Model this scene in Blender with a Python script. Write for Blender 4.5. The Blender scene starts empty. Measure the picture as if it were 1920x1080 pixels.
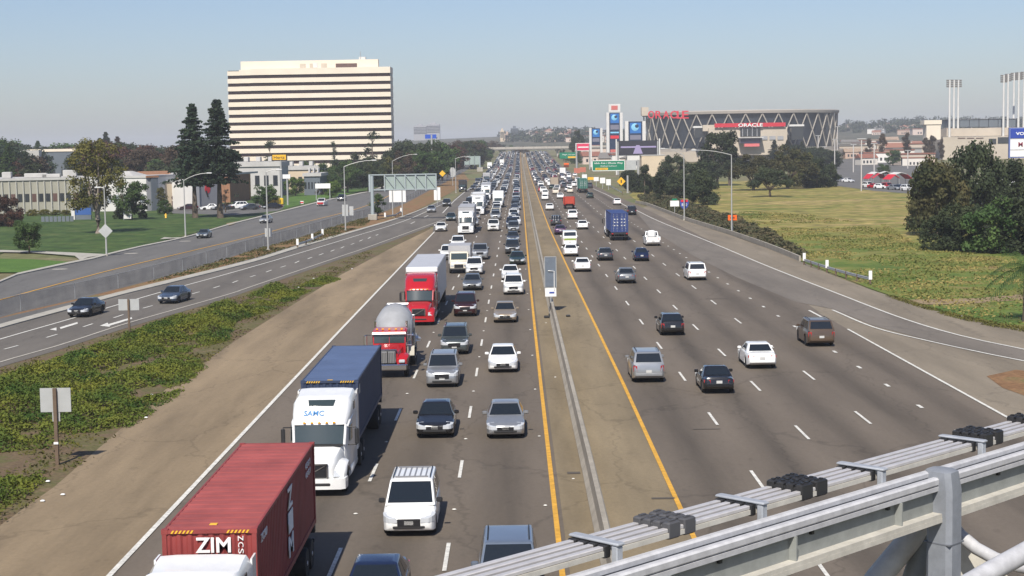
import bpy, math, random
from mathutils import Vector, Matrix

# ------------------------------------------------------------------ camera, world, sun, exposure
sc = bpy.context.scene
PI = math.pi
R_ = math.radians
FPX, HC = 3000.0, 13.8                      # focal length in photo pixels, eye height above the carriageway
VPX, VPY, ROLL = 960.0, 272.0, R_(0.9)      # where the road vanishes in the photo, camera roll

_k = (540.0 - VPY) / FPX
_pitch = math.atan(math.cos(ROLL) * _k)
_yaw = -math.atan(math.sin(ROLL) * _k * math.cos(_pitch))
_f0 = Vector((math.sin(_yaw) * math.cos(_pitch), math.cos(_yaw) * math.cos(_pitch), -math.sin(_pitch)))
_r0 = Vector((math.cos(_yaw), -math.sin(_yaw), 0))
_u0 = _r0.cross(_f0)
CAM_R = _r0 * math.cos(ROLL) - _u0 * math.sin(ROLL)
CAM_U = _r0 * math.sin(ROLL) + _u0 * math.cos(ROLL)
CAM_F = _f0
CAM_P = Vector((0, 0, HC))
cam_d = bpy.data.cameras.new('camera')
cam = bpy.data.objects.new('camera', cam_d)
sc.collection.objects.link(cam)
cam_d.sensor_width = 36.0
cam_d.lens = FPX / 1920.0 * 36.0
cam_d.clip_start, cam_d.clip_end = 0.5, 20000
cam.matrix_world = Matrix((
    (CAM_R.x, CAM_U.x, -CAM_F.x, CAM_P.x), (CAM_R.y, CAM_U.y, -CAM_F.y, CAM_P.y),
    (CAM_R.z, CAM_U.z, -CAM_F.z, CAM_P.z), (0, 0, 0, 1)))
sc.camera = cam

SUN_EL, SHADOW_AZ = R_(47), R_(13)          # shadows fall away from the camera and a little to the right
world = bpy.data.worlds.new('World')
sc.world = world
world.use_nodes = True
wn = world.node_tree
sky = wn.nodes.new('ShaderNodeTexSky')
sky.sky_type = 'NISHITA'
sky.sun_disc = False
sky.sun_elevation = SUN_EL
sky.sun_rotation = PI + SHADOW_AZ
sky.altitude = 0
sky.air_density, sky.dust_density, sky.ozone_density = 1.0, 0.8, 2.4
wn.nodes['Background'].inputs['Strength'].default_value = 0.074
tint = wn.nodes.new('ShaderNodeMix')
tint.data_type, tint.blend_type = 'RGBA', 'MULTIPLY'
tint.inputs[0].default_value = 1.0
tint.inputs[7].default_value = (0.965, 0.985, 1.14, 1)
wn.links.new(sky.outputs['Color'], tint.inputs[6])
wn.links.new(tint.outputs[2], wn.nodes['Background'].inputs['Color'])
sun_d = bpy.data.lights.new('sun', 'SUN')
sun_d.energy, sun_d.angle, sun_d.color = 4.6, R_(0.53), (1.0, 0.94, 0.85)
sun = bpy.data.objects.new('sun', sun_d)
sc.collection.objects.link(sun)
_sd = Vector((math.sin(SHADOW_AZ) * math.cos(SUN_EL), math.cos(SHADOW_AZ) * math.cos(SUN_EL), -math.sin(SUN_EL)))
sun.rotation_euler = _sd.to_track_quat('-Z', 'Y').to_euler()
vs = sc.view_settings
vs.view_transform, vs.look, vs.exposure, vs.gamma = 'Standard', 'None', 0.38, 1.0
vs.use_curve_mapping = False
sc.cycles.use_denoising = True
sc.cycles.max_bounces = 5
sc.cycles.diffuse_bounces = 2
sc.cycles.glossy_bounces = 2
sc.cycles.transmission_bounces = 3
sc.cycles.transparent_max_bounces = 12
sc.cycles.volume_bounces = 0
sc.cycles.caustics_reflective = False
sc.cycles.caustics_refractive = False

# ------------------------------------------------------------------ geometry of the place
def T(y):
    """height of the ground, which climbs gently towards the far overpass"""
    if y < 600: return 0.0
    if y < 1300: return 1.3e-5 * (y - 600) ** 2
    return 6.37 + 5.0 * (1 - math.exp(-(y - 1300) * 0.0182 / 5.0))
def BEND(y):
    """the freeway turns very slightly to the right"""
    return 0.0045 * 0.5 * (math.sqrt((y - 120) ** 2 + 6400) + (y - 120)) - 0.1
def ray(px, py):
    return (CAM_R * ((px - 960) / FPX) - CAM_U * ((py - 540) / FPX) + CAM_F)
def G(px, py, dz=0.0):
    """the point of the ground seen at a pixel of the 1920 x 1080 photograph"""
    d = ray(px, py)
    t = 4000.0 / d.y if d.z > -1e-5 else (dz - HC) / d.z
    for _ in range(40):
        y = min(d.y * t, 4000)
        z = T(y) + dz
        if d.z > -1e-5: t = 4000 / d.y; break
        tn = min((z - HC) / d.z, 4000 / d.y)
        if abs(tn - t) < 1e-3: t = tn; break
        t = t * 0.5 + tn * 0.5
    p = CAM_P + d * t
    return Vector((p.x, p.y, T(p.y) + dz))
def AT(px, py, y):
    """the point at depth y seen at a pixel"""
    d = ray(px, py)
    return CAM_P + d * (y / d.y)

rng = random.Random(7)
COL = sc.collection

# ------------------------------------------------------------------ materials
MATS = {}
def rgb(h):
    """linear colour from an sRGB hex string"""
    v = [int(h[i:i + 2], 16) / 255 for i in (0, 2, 4)]
    return tuple(c / 12.92 if c <= .04045 else ((c + .055) / 1.055) ** 2.4 for c in v)
def mat(name, col, rough=0.6, metal=0.0, spec=0.5, coat=0.0, emit=None, var=0.0, vscale=1.0, bump=0.0, bscale=30.0, objvar=0.0):
    """principled material; var: noise variation of the colour, objvar: variation from object to object"""
    if name in MATS: return MATS[name]
    m = bpy.data.materials.new(name)
    m.use_nodes = True
    nt = m.node_tree
    b = nt.nodes['Principled BSDF']
    b.inputs['Base Color'].default_value = (*col, 1)
    b.inputs['Roughness'].default_value = rough
    b.inputs['Metallic'].default_value = metal
    b.inputs['Specular IOR Level'].default_value = spec
    b.inputs['Coat Weight'].default_value = coat
    b.inputs['Coat Roughness'].default_value = 0.074
    m.diffuse_color = (*col, 1)
    if emit:
        b.inputs['Emission Color'].default_value = (*emit[0], 1)
        b.inputs['Emission Strength'].default_value = emit[1]
    if var or objvar:
        hsv = nt.nodes.new('ShaderNodeHueSaturation')
        hsv.inputs['Color'].default_value = (*col, 1)
        val = None
        if var:
            g = nt.nodes.new('ShaderNodeNewGeometry')
            n = nt.nodes.new('ShaderNodeTexNoise')
            n.inputs['Scale'].default_value = vscale
            n.inputs['Detail'].default_value = 5
            n.inputs['Roughness'].default_value = 0.65
            nt.links.new(g.outputs['Position'], n.inputs['Vector'])
            mr = nt.nodes.new('ShaderNodeMapRange')
            mr.inputs['From Min'].default_value, mr.inputs['From Max'].default_value = 0.3, 0.7
            mr.inputs['To Min'].default_value, mr.inputs['To Max'].default_value = 1 - var, 1 + var
            nt.links.new(n.outputs['Fac'], mr.inputs['Value'])
            val = mr.outputs['Result']
        if objvar:
            oi = nt.nodes.new('ShaderNodeObjectInfo')
            mr = nt.nodes.new('ShaderNodeMapRange')
            mr.inputs['To Min'].default_value, mr.inputs['To Max'].default_value = 1 - objvar, 1 + objvar
            nt.links.new(oi.outputs['Random'], mr.inputs['Value'])
            if val is None: val = mr.outputs['Result']
            else:
                mm = nt.nodes.new('ShaderNodeMath'); mm.operation = 'MULTIPLY'
                nt.links.new(val, mm.inputs[0]); nt.links.new(mr.outputs['Result'], mm.inputs[1])
                val = mm.outputs[0]
        nt.links.new(val, hsv.inputs['Value'])
        nt.links.new(hsv.outputs['Color'], b.inputs['Base Color'])
    if bump:
        g = nt.nodes.new('ShaderNodeNewGeometry')
        n = nt.nodes.new('ShaderNodeTexNoise')
        n.inputs['Scale'].default_value = bscale
        n.inputs['Detail'].default_value = 4
        nt.links.new(g.outputs['Position'], n.inputs['Vector'])
        bp = nt.nodes.new('ShaderNodeBump')
        bp.inputs['Strength'].default_value = bump
        bp.inputs['Distance'].default_value = 0.05
        nt.links.new(n.outputs['Fac'], bp.inputs['Height'])
        nt.links.new(bp.outputs['Normal'], b.inputs['Normal'])
    MATS[name] = m
    return m
def ramp_mat(name, stops, scale=(1, 1, 1), nscale=1.0, detail=6, rough=0.9, bump=0.3, bscale=8.0, bdist=0.1, second=None, dist=0.0):
    """colour ramp over world-space noise: grass, earth, asphalt"""
    m = bpy.data.materials.new(name)
    m.use_nodes = True
    nt = m.node_tree
    b = nt.nodes['Principled BSDF']
    b.inputs['Roughness'].default_value = rough
    b.inputs['Specular IOR Level'].default_value = 0.25
    g = nt.nodes.new('ShaderNodeNewGeometry')
    mp = nt.nodes.new('ShaderNodeMapping')
    mp.inputs['Scale'].default_value = scale
    nt.links.new(g.outputs['Position'], mp.inputs['Vector'])
    n = nt.nodes.new('ShaderNodeTexNoise')
    n.inputs['Scale'].default_value = nscale
    n.inputs['Detail'].default_value = detail
    n.inputs['Roughness'].default_value = 0.62
    n.inputs['Distortion'].default_value = dist
    nt.links.new(mp.outputs['Vector'], n.inputs['Vector'])
    r = nt.nodes.new('ShaderNodeValToRGB')
    el = r.color_ramp.elements
    while len(el) < len(stops): el.new(0.5)
    for e, (p, c) in zip(el, stops):
        e.position = p; e.color = (*c, 1)
    nt.links.new(n.outputs['Fac'], r.inputs['Fac'])
    out = r.outputs['Color']
    if second:                               # finer mottling multiplied in
        n2 = nt.nodes.new('ShaderNodeTexNoise')
        n2.inputs['Scale'].default_value = second[0]
        n2.inputs['Detail'].default_value = 4
        nt.links.new(g.outputs['Position'], n2.inputs['Vector'])
        mr = nt.nodes.new('ShaderNodeMapRange')
        mr.inputs['From Min'].default_value, mr.inputs['From Max'].default_value = 0.3, 0.7
        mr.inputs['To Min'].default_value, mr.inputs['To Max'].default_value = 1 - second[1], 1 + second[1]
        nt.links.new(n2.outputs['Fac'], mr.inputs['Value'])
        hsv = nt.nodes.new('ShaderNodeHueSaturation')
        nt.links.new(out, hsv.inputs['Color'])
        nt.links.new(mr.outputs['Result'], hsv.inputs['Value'])
        out = hsv.outputs['Color']
    nt.links.new(out, b.inputs['Base Color'])
    if bump:
        n3 = nt.nodes.new('ShaderNodeTexNoise')
        n3.inputs['Scale'].default_value = bscale
        n3.inputs['Detail'].default_value = 5
        nt.links.new(g.outputs['Position'], n3.inputs['Vector'])
        bp = nt.nodes.new('ShaderNodeBump')
        bp.inputs['Strength'].default_value = bump
        bp.inputs['Distance'].default_value = bdist
        nt.links.new(n3.outputs['Fac'], bp.inputs['Height'])
        nt.links.new(bp.outputs['Normal'], b.inputs['Normal'])
    MATS[name] = m
    return m

# ------------------------------------------------------------------ mesh building
class MB:
    def __init__(s):
        s.v, s.f, s.m, s.uv = [], [], [], None
    def add(s, vs, fs, mi=0, M=None):
        o = len(s.v)
        if M is None: s.v += [tuple(v) for v in vs]
        else: s.v += [tuple(M @ Vector(v)) for v in vs]
        s.f += [tuple(i + o for i in f) for f in fs]
        s.m += [mi] * len(fs)
        return s
    def box(s, x0, x1, y0, y1, z0, z1, mi=0, M=None):
        return s.add([(x0, y0, z0), (x1, y0, z0), (x1, y1, z0), (x0, y1, z0), (x0, y0, z1), (x1, y0, z1), (x1, y1, z1), (x0, y1, z1)],
                     [(3, 2, 1, 0), (4, 5, 6, 7), (0, 1, 5, 4), (1, 2, 6, 5), (2, 3, 7, 6), (3, 0, 4, 7)], mi, M)
    def hexa(s, b, t, mi=0, M=None):
        """box with free corners: b, t are four points each, counter-clockwise from above"""
        return s.add(list(b) + list(t), [(3, 2, 1, 0), (4, 5, 6, 7), (0, 1, 5, 4), (1, 2, 6, 5), (2, 3, 7, 6), (3, 0, 4, 7)], mi, M)
    def rbox(s, x0, x1, y0, y1, z0, z1, r, mi=0, M=None):
        """box whose vertical edges and top edges are chamfered"""
        def ring(x0, x1, y0, y1, z, r):
            return [(x0 + r, y0, z), (x1 - r, y0, z), (x1, y0 + r, z), (x1, y1 - r, z), (x1 - r, y1, z), (x0 + r, y1, z), (x0, y1 - r, z), (x0, y0 + r, z)]
        rings = [ring(x0 + r, x1 - r, y0 + r, y1 - r, z0, r), ring(x0, x1, y0, y1, z0 + r, r), ring(x0, x1, y0, y1, z1 - r, r), ring(x0 + r, x1 - r, y0 + r, y1 - r, z1, r)]
        return s.loft(rings, True, True, mi, M)
    def loft(s, rings, cap0=True, cap1=True, mi=0, M=None, closed=True):
        n = len(rings[0])
        vs = [p for r in rings for p in r]
        fs = []
        for i in range(len(rings) - 1):
            for j in range(n if closed else n - 1):
                k = (j + 1) % n
                fs.append((i * n + j, i * n + k, (i + 1) * n + k, (i + 1) * n + j))
        if cap0: fs.append(tuple(reversed(range(n))))
        if cap1: fs.append(tuple(range((len(rings) - 1) * n, len(rings) * n)))
        return s.add(vs, fs, mi, M)
    def tube(s, pts, rads, n=8, mi=0, M=None, caps=True):
        pts = [Vector(p) for p in pts]
        if not hasattr(rads, '__len__'): rads = [rads] * len(pts)
        rings = []
        for i, p in enumerate(pts):
            d = (pts[min(i + 1, len(pts) - 1)] - pts[max(i - 1, 0)]).normalized()
            a = d.cross(Vector((0, 0, 1)))
            if a.length < 1e-3: a = Vector((1, 0, 0))
            a.normalize(); b = d.cross(a)
            rings.append([p + (a * math.cos(2 * PI * k / n) + b * math.sin(2 * PI * k / n)) * rads[i] for k in range(n)])
        return s.loft(rings, caps, caps, mi, M)
    def lathe(s, prof, n=24, axis='x', c=(0, 0, 0), mi=0, M=None, caps=True):
        """prof: list of (position along the axis, radius)"""
        rings = []
        for a, r in prof:
            ring = []
            for k in range(n):
                t = 2 * PI * k / n
                u, w = math.cos(t) * r, math.sin(t) * r
                ring.append((c[0] + a, c[1] + u, c[2] + w) if axis == 'x' else (c[0] + u, c[1] + a, c[2] + w) if axis == 'y' else (c[0] + u, c[1] + w, c[2] + a))
            rings.append(ring)
        return s.loft(rings, caps, caps, mi, M)
    def quad(s, a, b, c, d, mi=0): return s.add([a, b, c, d], [(0, 1, 2, 3)], mi)
    def mesh(s, name, smooth=None):
        me = bpy.data.meshes.new(name)
        me.from_pydata(s.v, [], s.f)
        if any(s.m): me.polygons.foreach_set('material_index', s.m)
        if smooth:
            me.polygons.foreach_set('use_smooth', [True] * len(me.polygons))
            me.set_sharp_from_angle(angle=R_(smooth))
        if s.uv:
            lay = me.uv_layers.new(name='lane')
            for lp in me.loops: lay.data[lp.index].uv = s.uv[lp.vertex_index]
        me.update()
        return me
    def build(s, name, mats, parent=None, smooth=None):
        return obj(name, s.mesh(name, smooth), mats, parent)
def obj(name, me, mats, parent=None):
    if not isinstance(mats, (list, tuple)): mats = [mats]
    if me is not None and len(me.materials) == 0:
        for m in mats: me.materials.append(m)
    o = bpy.data.objects.new(name, me)
    COL.objects.link(o)
    if parent is not None: o.parent = parent
    return o
def paint(o, m, slot=0):
    o.material_slots[slot].link = 'OBJECT'
    o.material_slots[slot].material = m
    return o
def tag(o, label=None, cat=None, group=None, kind=None):
    if label: o['label'] = label
    if cat: o['category'] = cat
    if group: o['group'] = group
    if kind: o['kind'] = kind
    return o
def thing(name, label, cat, loc=(0, 0, 0), rz=0.0, group=None):
    o = bpy.data.objects.new(name, None)
    o.empty_display_size = 0.3
    COL.objects.link(o)
    o.location = loc; o.rotation_euler = (0, 0, rz)
    return tag(o, label, cat, group)
TEXTS = {}
def text_mesh(s, ext=0.01, bold=0.0, shear=0.0, font_w=1.0):
    key = (s, ext, bold, shear)
    if key in TEXTS: return TEXTS[key]
    cu = bpy.data.curves.new('lettering', 'FONT')
    cu.body = s; cu.extrude = ext; cu.offset = bold; cu.shear = shear
    cu.align_x, cu.align_y = 'CENTER', 'CENTER'
    cu.resolution_u = 3
    o = bpy.data.objects.new('lettering', cu)
    COL.objects.link(o)
    bpy.context.view_layer.update()
    me = bpy.data.meshes.new_from_object(o.evaluated_get(bpy.context.evaluated_depsgraph_get()))
    me.name = 'lettering'
    bpy.data.objects.remove(o)
    me.materials.clear()
    xs = [v.co.x for v in me.vertices]; ys = [v.co.y for v in me.vertices]
    cx, cy = (min(xs) + max(xs)) / 2, (min(ys) + max(ys)) / 2
    for v in me.vertices: v.co.x -= cx; v.co.y -= cy
    TEXTS[key] = (me, max(xs) - min(xs), max(ys) - min(ys))
    return TEXTS[key]
def text(s, loc, w, h, m, parent=None, rot=(PI / 2, 0, 0), ext=0.02, bold=0.0, name='lettering'):
    """lettering of a given width and height; the default rotation faces -y"""
    me, tw, th = text_mesh(s, ext, bold)
    o = bpy.data.objects.new(name, me.copy())
    COL.objects.link(o)
    o.data.materials.append(m)
    if parent is not None: o.parent = parent
    o.location = loc; o.rotation_euler = rot
    o.scale = (w / tw, h / th, 1)
    return o
def lerp(a, b, t): return a + (b - a) * t
def plin(pts, x):
    """piecewise linear"""
    if x <= pts[0][0]: return pts[0][1]
    for (x0, y0), (x1, y1) in zip(pts, pts[1:]):
        if x <= x1: return y0 + (y1 - y0) * (x - x0) / (x1 - x0)
    return pts[-1][1]
def resample(pts, n):
    """n points evenly along a polyline of vectors"""
    L = [0]
    for a, b in zip(pts, pts[1:]): L.append(L[-1] + (b - a).length)
    out, j = [], 0
    for i in range(n):
        d = L[-1] * i / (n - 1)
        while j < len(L) - 2 and L[j + 1] < d: j += 1
        t = (d - L[j]) / max(L[j + 1] - L[j], 1e-9)
        out.append(pts[j].lerp(pts[j + 1], t))
    return out
def smooth_line(pts, n=60):
    """Catmull-Rom through the points, then evenly spaced"""
    P = [pts[0] * 2 - pts[1]] + list(pts) + [pts[-1] * 2 - pts[-2]]
    o = []
    for i in range(1, len(P) - 2):
        for k in range(8):
            t = k / 8
            a, b, c, d = P[i - 1], P[i], P[i + 1], P[i + 2]
            o.append(0.5 * ((2 * b) + (c - a) * t + (2 * a - 5 * b + 4 * c - d) * t * t + (3 * b - a - 3 * c + d) * t ** 3))
    o.append(pts[-1].copy())
    return resample(o, n)
def pline(px, n=60, dz=0.0): return smooth_line([G(x, y, dz) for x, y in px], n)

# ------------------------------------------------------------------ ground, roads, markings
C_ = lambda *a: tuple(a)
M_ground = ramp_mat('dry_ground', [(0.3, (0.12, 0.10, 0.05)), (0.48, (0.17, 0.15, 0.075)), (0.62, (0.11, 0.13, 0.045)), (0.8, (0.20, 0.17, 0.11))], nscale=0.03, second=(0.6, 0.25), bump=0.4, bscale=1.5)
M_asph_l = None
def asphalt(name, base, lanes=None, dark=0.30, nvar=0.16):
    """worn asphalt; with lanes: oil-darkened strip down the middle of each lane (u of the lane map, in metres)"""
    m = bpy.data.materials.new(name)
    m.use_nodes = True
    nt = m.node_tree; N = nt.nodes.new; Lk = nt.links.new
    b = nt.nodes['Principled BSDF']
    b.inputs['Roughness'].default_value = 0.88
    b.inputs['Specular IOR Level'].default_value = 0.3
    g = N('ShaderNodeNewGeometry')
    def noise(scale, vec_scale, detail=5):
        mp = N('ShaderNodeMapping'); mp.inputs['Scale'].default_value = vec_scale
        Lk(g.outputs['Position'], mp.inputs['Vector'])
        n = N('ShaderNodeTexNoise'); n.inputs['Scale'].default_value = scale; n.inputs['Detail'].default_value = detail
        n.inputs['Roughness'].default_value = 0.6
        Lk(mp.outputs['Vector'], n.inputs['Vector'])
        return n.outputs['Fac']
    def math_(op, a, c):
        n = N('ShaderNodeMath'); n.operation = op
        for i, q in enumerate((a, c)):
            if isinstance(q, (int, float)): n.inputs[i].default_value = q
            else: Lk(q, n.inputs[i])
        return n.outputs[0]
    def rng_(v, a, c, lo, hi):
        n = N('ShaderNodeMapRange')
        for k, q in zip(('From Min', 'From Max', 'To Min', 'To Max'), (a, c, lo, hi)): n.inputs[k].default_value = q
        Lk(v, n.inputs['Value']); return n.outputs['Result']
    val = rng_(noise(0.35, (1, 0.12, 1)), 0.3, 0.7, 1 - nvar, 1 + nvar)
    val = math_('MULTIPLY', val, rng_(noise(6.0, (1, 0.6, 1), 3), 0.3, 0.7, 0.94, 1.06))
    val = math_('MULTIPLY', val, rng_(noise(55.0, (1, 1, 1), 2), 0.3, 0.7, 0.93, 1.07))
    spots = rng_(noise(1.7, (1, .45, 1), 4), .60, .74, 1.0, .80)
    val = math_('MULTIPLY', val, spots)
    vo = N('ShaderNodeTexVoronoi'); vo.feature = 'DISTANCE_TO_EDGE'; vo.inputs['Scale'].default_value = .16
    mpv = N('ShaderNodeMapping'); mpv.inputs['Scale'].default_value = (1, .35, 1); Lk(g.outputs['Position'], mpv.inputs['Vector'])
    wob = N('ShaderNodeVectorMath'); wob.operation = 'MULTIPLY_ADD'; nz = N('ShaderNodeTexNoise'); nz.inputs['Scale'].default_value = .8; nz.inputs['Detail'].default_value = 5
    Lk(g.outputs['Position'], nz.inputs['Vector']); Lk(nz.outputs['Color'], wob.inputs[0]); wob.inputs[1].default_value = (1.6, 1.6, 0); Lk(mpv.outputs['Vector'], wob.inputs[2]); Lk(wob.outputs[0], vo.inputs['Vector'])
    val = math_('MULTIPLY', val, rng_(vo.outputs['Distance'], 0.0, 0.012, .78, 1.0))
    if lanes:
        uv = N('ShaderNodeUVMap'); uv.uv_map = 'lane'
        sep = N('ShaderNodeSeparateXYZ'); Lk(uv.outputs['UV'], sep.inputs[0])
        tot = None
        for c, wdt in lanes:
            d = math_('DIVIDE', math_('SUBTRACT', sep.outputs['X'], c), wdt)
            e = math_('POWER', 2.718, math_('MULTIPLY', math_('MULTIPLY', d, d), -1.0))
            tot = e if tot is None else math_('ADD', tot, e)
        streak = rng_(noise(0.12, (6, 0.25, 1), 4), 0.25, 0.75, 0.35, 1.25)
        val = math_('MULTIPLY', val, math_('SUBTRACT', 1.0, math_('MULTIPLY', math_('MULTIPLY', tot, streak), dark)))
    hsv = N('ShaderNodeHueSaturation'); hsv.inputs['Color'].default_value = (*base, 1)
    Lk(val, hsv.inputs['Value']); Lk(hsv.outputs['Color'], b.inputs['Base Color'])
    bp = N('ShaderNodeBump'); bp.inputs['Strength'].default_value = 0.25; bp.inputs['Distance'].default_value = 0.01
    Lk(noise(90, (1, 1, 1), 2), bp.inputs['Height']); Lk(bp.outputs['Normal'], b.inputs['Normal'])
    MATS[name] = m
    return m

# lateral positions of the painted lines, metres from the camera's axis
XE, XA, XB, XYL, XBAR, XYR = -13.3, -6.1, -2.4, 1.42, 3.05, 6.15
XL = [9.8, 13.5, 17.2, 20.8]
XR = 24.2
LANES_OUT = [7.95, 11.6, 15.35, 19.0, 22.5]          # away from the camera
LANES_IN = [-0.5, -4.25, -7.75]                      # towards the camera
def DR(y):
    """the median narrows with distance, so the far carriageway closes in"""
    return plin([(100, 0.0), (270, -0.85), (1400, -0.85)], y)
ROAD = (0.136, 0.112, 0.087)
M_road = asphalt('freeway_asphalt', ROAD, [(c, 0.85) for c in LANES_OUT] + [(-0.5, 1.0), (-4.25, 1.0), (-7.75, 1.2)], 0.36)
M_ramp = asphalt('ramp_asphalt', (0.125, 0.112, 0.096), None, nvar=0.2)
M_exit = asphalt('exit_ramp_asphalt', (0.155, 0.135, 0.112), None, nvar=0.2)
M_front = asphalt('street_asphalt', (0.125, 0.120, 0.112), None, nvar=0.15)
M_should = asphalt('shoulder_paving', (0.225, 0.170, 0.105), None, nvar=0.3)
M_median = asphalt('median_paving', (0.20, 0.158, 0.098), None, nvar=0.28)
M_gore = asphalt('gore_paving', (0.20, 0.168, 0.124), None, nvar=0.22)
M_white = mat('road_paint_white', (0.60, 0.585, 0.53), 0.7, var=0.3, vscale=5.0)
M_yellow = mat('road_paint_yellow', (0.58, 0.31, 0.035), 0.7, var=0.25, vscale=3.0)
M_oldwhite = mat('road_paint_worn', (0.42, 0.39, 0.33), 0.8, var=0.2, vscale=3.0)
M_conc = mat('concrete', (0.33, 0.31, 0.265), 0.85, var=0.2, vscale=0.6, bump=0.15, bscale=12)
M_kerb = mat('kerb_concrete', (0.36, 0.34, 0.29), 0.85, var=0.18, vscale=0.8)
M_dirt = ramp_mat('bare_dirt', [(0.3, (0.085, 0.06, 0.036)), (0.46, (0.135, 0.095, 0.055)), (0.56, (0.10, 0.095, 0.035)), (0.66, (0.16, 0.115, 0.065)), (0.8, (0.20, 0.15, 0.09))], nscale=0.3, second=(5, 0.25), bump=0.5, bscale=4)
M_reddirt = ramp_mat('red_dirt', [(0.3, (0.16, 0.085, 0.04)), (0.5, (0.22, 0.125, 0.06)), (0.66, (0.12, 0.13, 0.045)), (0.8, (0.25, 0.18, 0.10))], nscale=0.35, second=(4, 0.25), bump=0.5, bscale=4)
M_lawn = ramp_mat('lawn_grass', [(0.32, (0.026, 0.052, 0.012)), (0.46, (0.042, 0.078, 0.016)), (0.58, (0.06, 0.095, 0.022)), (0.7, (0.10, 0.11, 0.038))], nscale=0.16, detail=10, second=(0.5, 0.4), bump=0.5, bscale=6)
M_lawn2 = ramp_mat('bright_lawn', [(0.3, (0.055, 0.115, 0.018)), (0.6, (0.08, 0.15, 0.025)), (0.8, (0.12, 0.15, 0.04))], nscale=0.2, second=(3, 0.2), bump=0.5, bscale=6)
def field_mat():
    """meadow: straw yellow far off, greener and patchier towards the road"""
    m = ramp_mat('field_grass', [(0.36, (0.085, 0.12, 0.022)), (0.43, (0.17, 0.17, 0.038)), (0.49, (0.28, 0.22, 0.07)), (0.54, (0.17, 0.17, 0.04)), (0.6, (0.36, 0.26, 0.11)), (0.68, (0.19, 0.17, 0.045))], scale=(0.55, 1, 1), nscale=0.075, detail=11, second=(0.35, 0.45), bump=0.7, bscale=2.5, bdist=.25, dist=0.8)
    nt = m.node_tree; N = nt.nodes.new; Lk = nt.links.new
    b = nt.nodes['Principled BSDF']
    old = b.inputs['Base Color'].links[0].from_socket
    g = N('ShaderNodeNewGeometry'); sep = N('ShaderNodeSeparateXYZ'); Lk(g.outputs['Position'], sep.inputs[0])
    n = N('ShaderNodeTexNoise'); n.inputs['Scale'].default_value = .045; n.inputs['Detail'].default_value = 7; Lk(g.outputs['Position'], n.inputs['Vector'])
    n2 = N('ShaderNodeTexNoise'); n2.inputs['Scale'].default_value = .11; n2.inputs['Detail'].default_value = 10; n2.inputs['Roughness'].default_value = .74; n2.inputs['Distortion'].default_value = .5; Lk(g.outputs['Position'], n2.inputs['Vector'])
    ma = N('ShaderNodeMath'); ma.operation = 'MULTIPLY_ADD'; Lk(n.outputs['Fac'], ma.inputs[0]); ma.inputs[1].default_value = 190; Lk(sep.outputs['Y'], ma.inputs[2])
    mr = N('ShaderNodeMapRange'); mr.interpolation_type = 'SMOOTHSTEP'
    for k, q in zip(('From Min', 'From Max', 'To Min', 'To Max'), (262, 365, 1, 0)): mr.inputs[k].default_value = q
    Lk(ma.outputs[0], mr.inputs['Value'])
    r = N('ShaderNodeValToRGB'); el = r.color_ramp.elements; el.new(.5); el.new(.5)
    for e, (p, c) in zip(el, [(.34, (.055, .095, .016)), (.47, (.105, .15, .026)), (.55, (.16, .165, .036)), (.64, (.25, .17, .075))]): e.position = p; e.color = (*c, 1)
    Lk(n2.outputs['Fac'], r.inputs['Fac'])
    mx = N('ShaderNodeMix'); mx.data_type = 'RGBA'; Lk(mr.outputs['Result'], mx.inputs[0]); Lk(old, mx.inputs[6]); Lk(r.outputs['Color'], mx.inputs[7])
    Lk(mx.outputs[2], b.inputs['Base Color'])
    return m
M_field = field_mat()
M_green = ramp_mat('verge_grass', [(0.35, (0.055, 0.105, 0.016)), (0.5, (0.095, 0.15, 0.024)), (0.6, (0.15, 0.155, 0.04)), (0.7, (0.22, 0.16, 0.075))], scale=(0.6, 1, 1), nscale=0.2, detail=9, second=(2.5, 0.25), bump=0.6, bscale=4)
M_path = ramp_mat('dirt_path', [(0.3, (0.20, 0.145, 0.08)), (0.55, (0.27, 0.20, 0.12)), (0.7, (0.15, 0.13, 0.045))], nscale=0.4, second=(3, 0.15), bump=0.3)

# one sheet of terrain that reaches the horizon
g = MB()
ys = [-60, -20, 20, 60, 100, 150, 200, 300, 400, 500, 600, 700, 800, 900, 1000, 1100, 1200, 1300, 1400, 1600, 1900, 2300, 2800, 3400, 4200, 5200, 7000]
xs = [-4500, -2500, -1500, -900, -500, -250, -100, 0, 100, 250, 500, 900, 1500, 2500, 4500]
g.add([(x, y, T(y) - 0.06) for y in ys for x in xs],
      [(j * len(xs) + i, j * len(xs) + i + 1, (j + 1) * len(xs) + i + 1, (j + 1) * len(xs) + i) for j in range(len(ys) - 1) for i in range(len(xs) - 1)])
ground = tag(g.build('ground', M_ground), 'dry grass and earth of the plain around the freeway', kind='structure')

YS = [8, 20, 35, 50, 70, 90, 120, 150, 180, 220, 260, 300, 350, 400, 460, 520, 580, 640, 700, 760, 820, 880, 940, 1000, 1060, 1120, 1180, 1240, 1300, 1360, 1420]
def band(name, x0, x1, dz, m, y0=8, y1=1420, parent=None, nx=1):
    """longitudinal sheet of the freeway; x0, x1 may be functions of y"""
    b = MB(); b.uv = []
    yy = [y0] + [y for y in YS if y0 < y < y1] + [y1]
    for y in yy:
        a = x0(y) if callable(x0) else x0
        c = x1(y) if callable(x1) else x1
        for i in range(nx + 1):
            x = lerp(a, c, i / nx)
            b.v.append((x + BEND(y), y, T(y) + dz)); b.uv.append((x, y))
    n = nx + 1
    for j in range(len(yy) - 1):
        for i in range(nx):
            b.f.append((j * n + i, j * n + i + 1, (j + 1) * n + i + 1, (j + 1) * n + i)); b.m.append(0)
    return b.build(name, m, parent)
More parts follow.
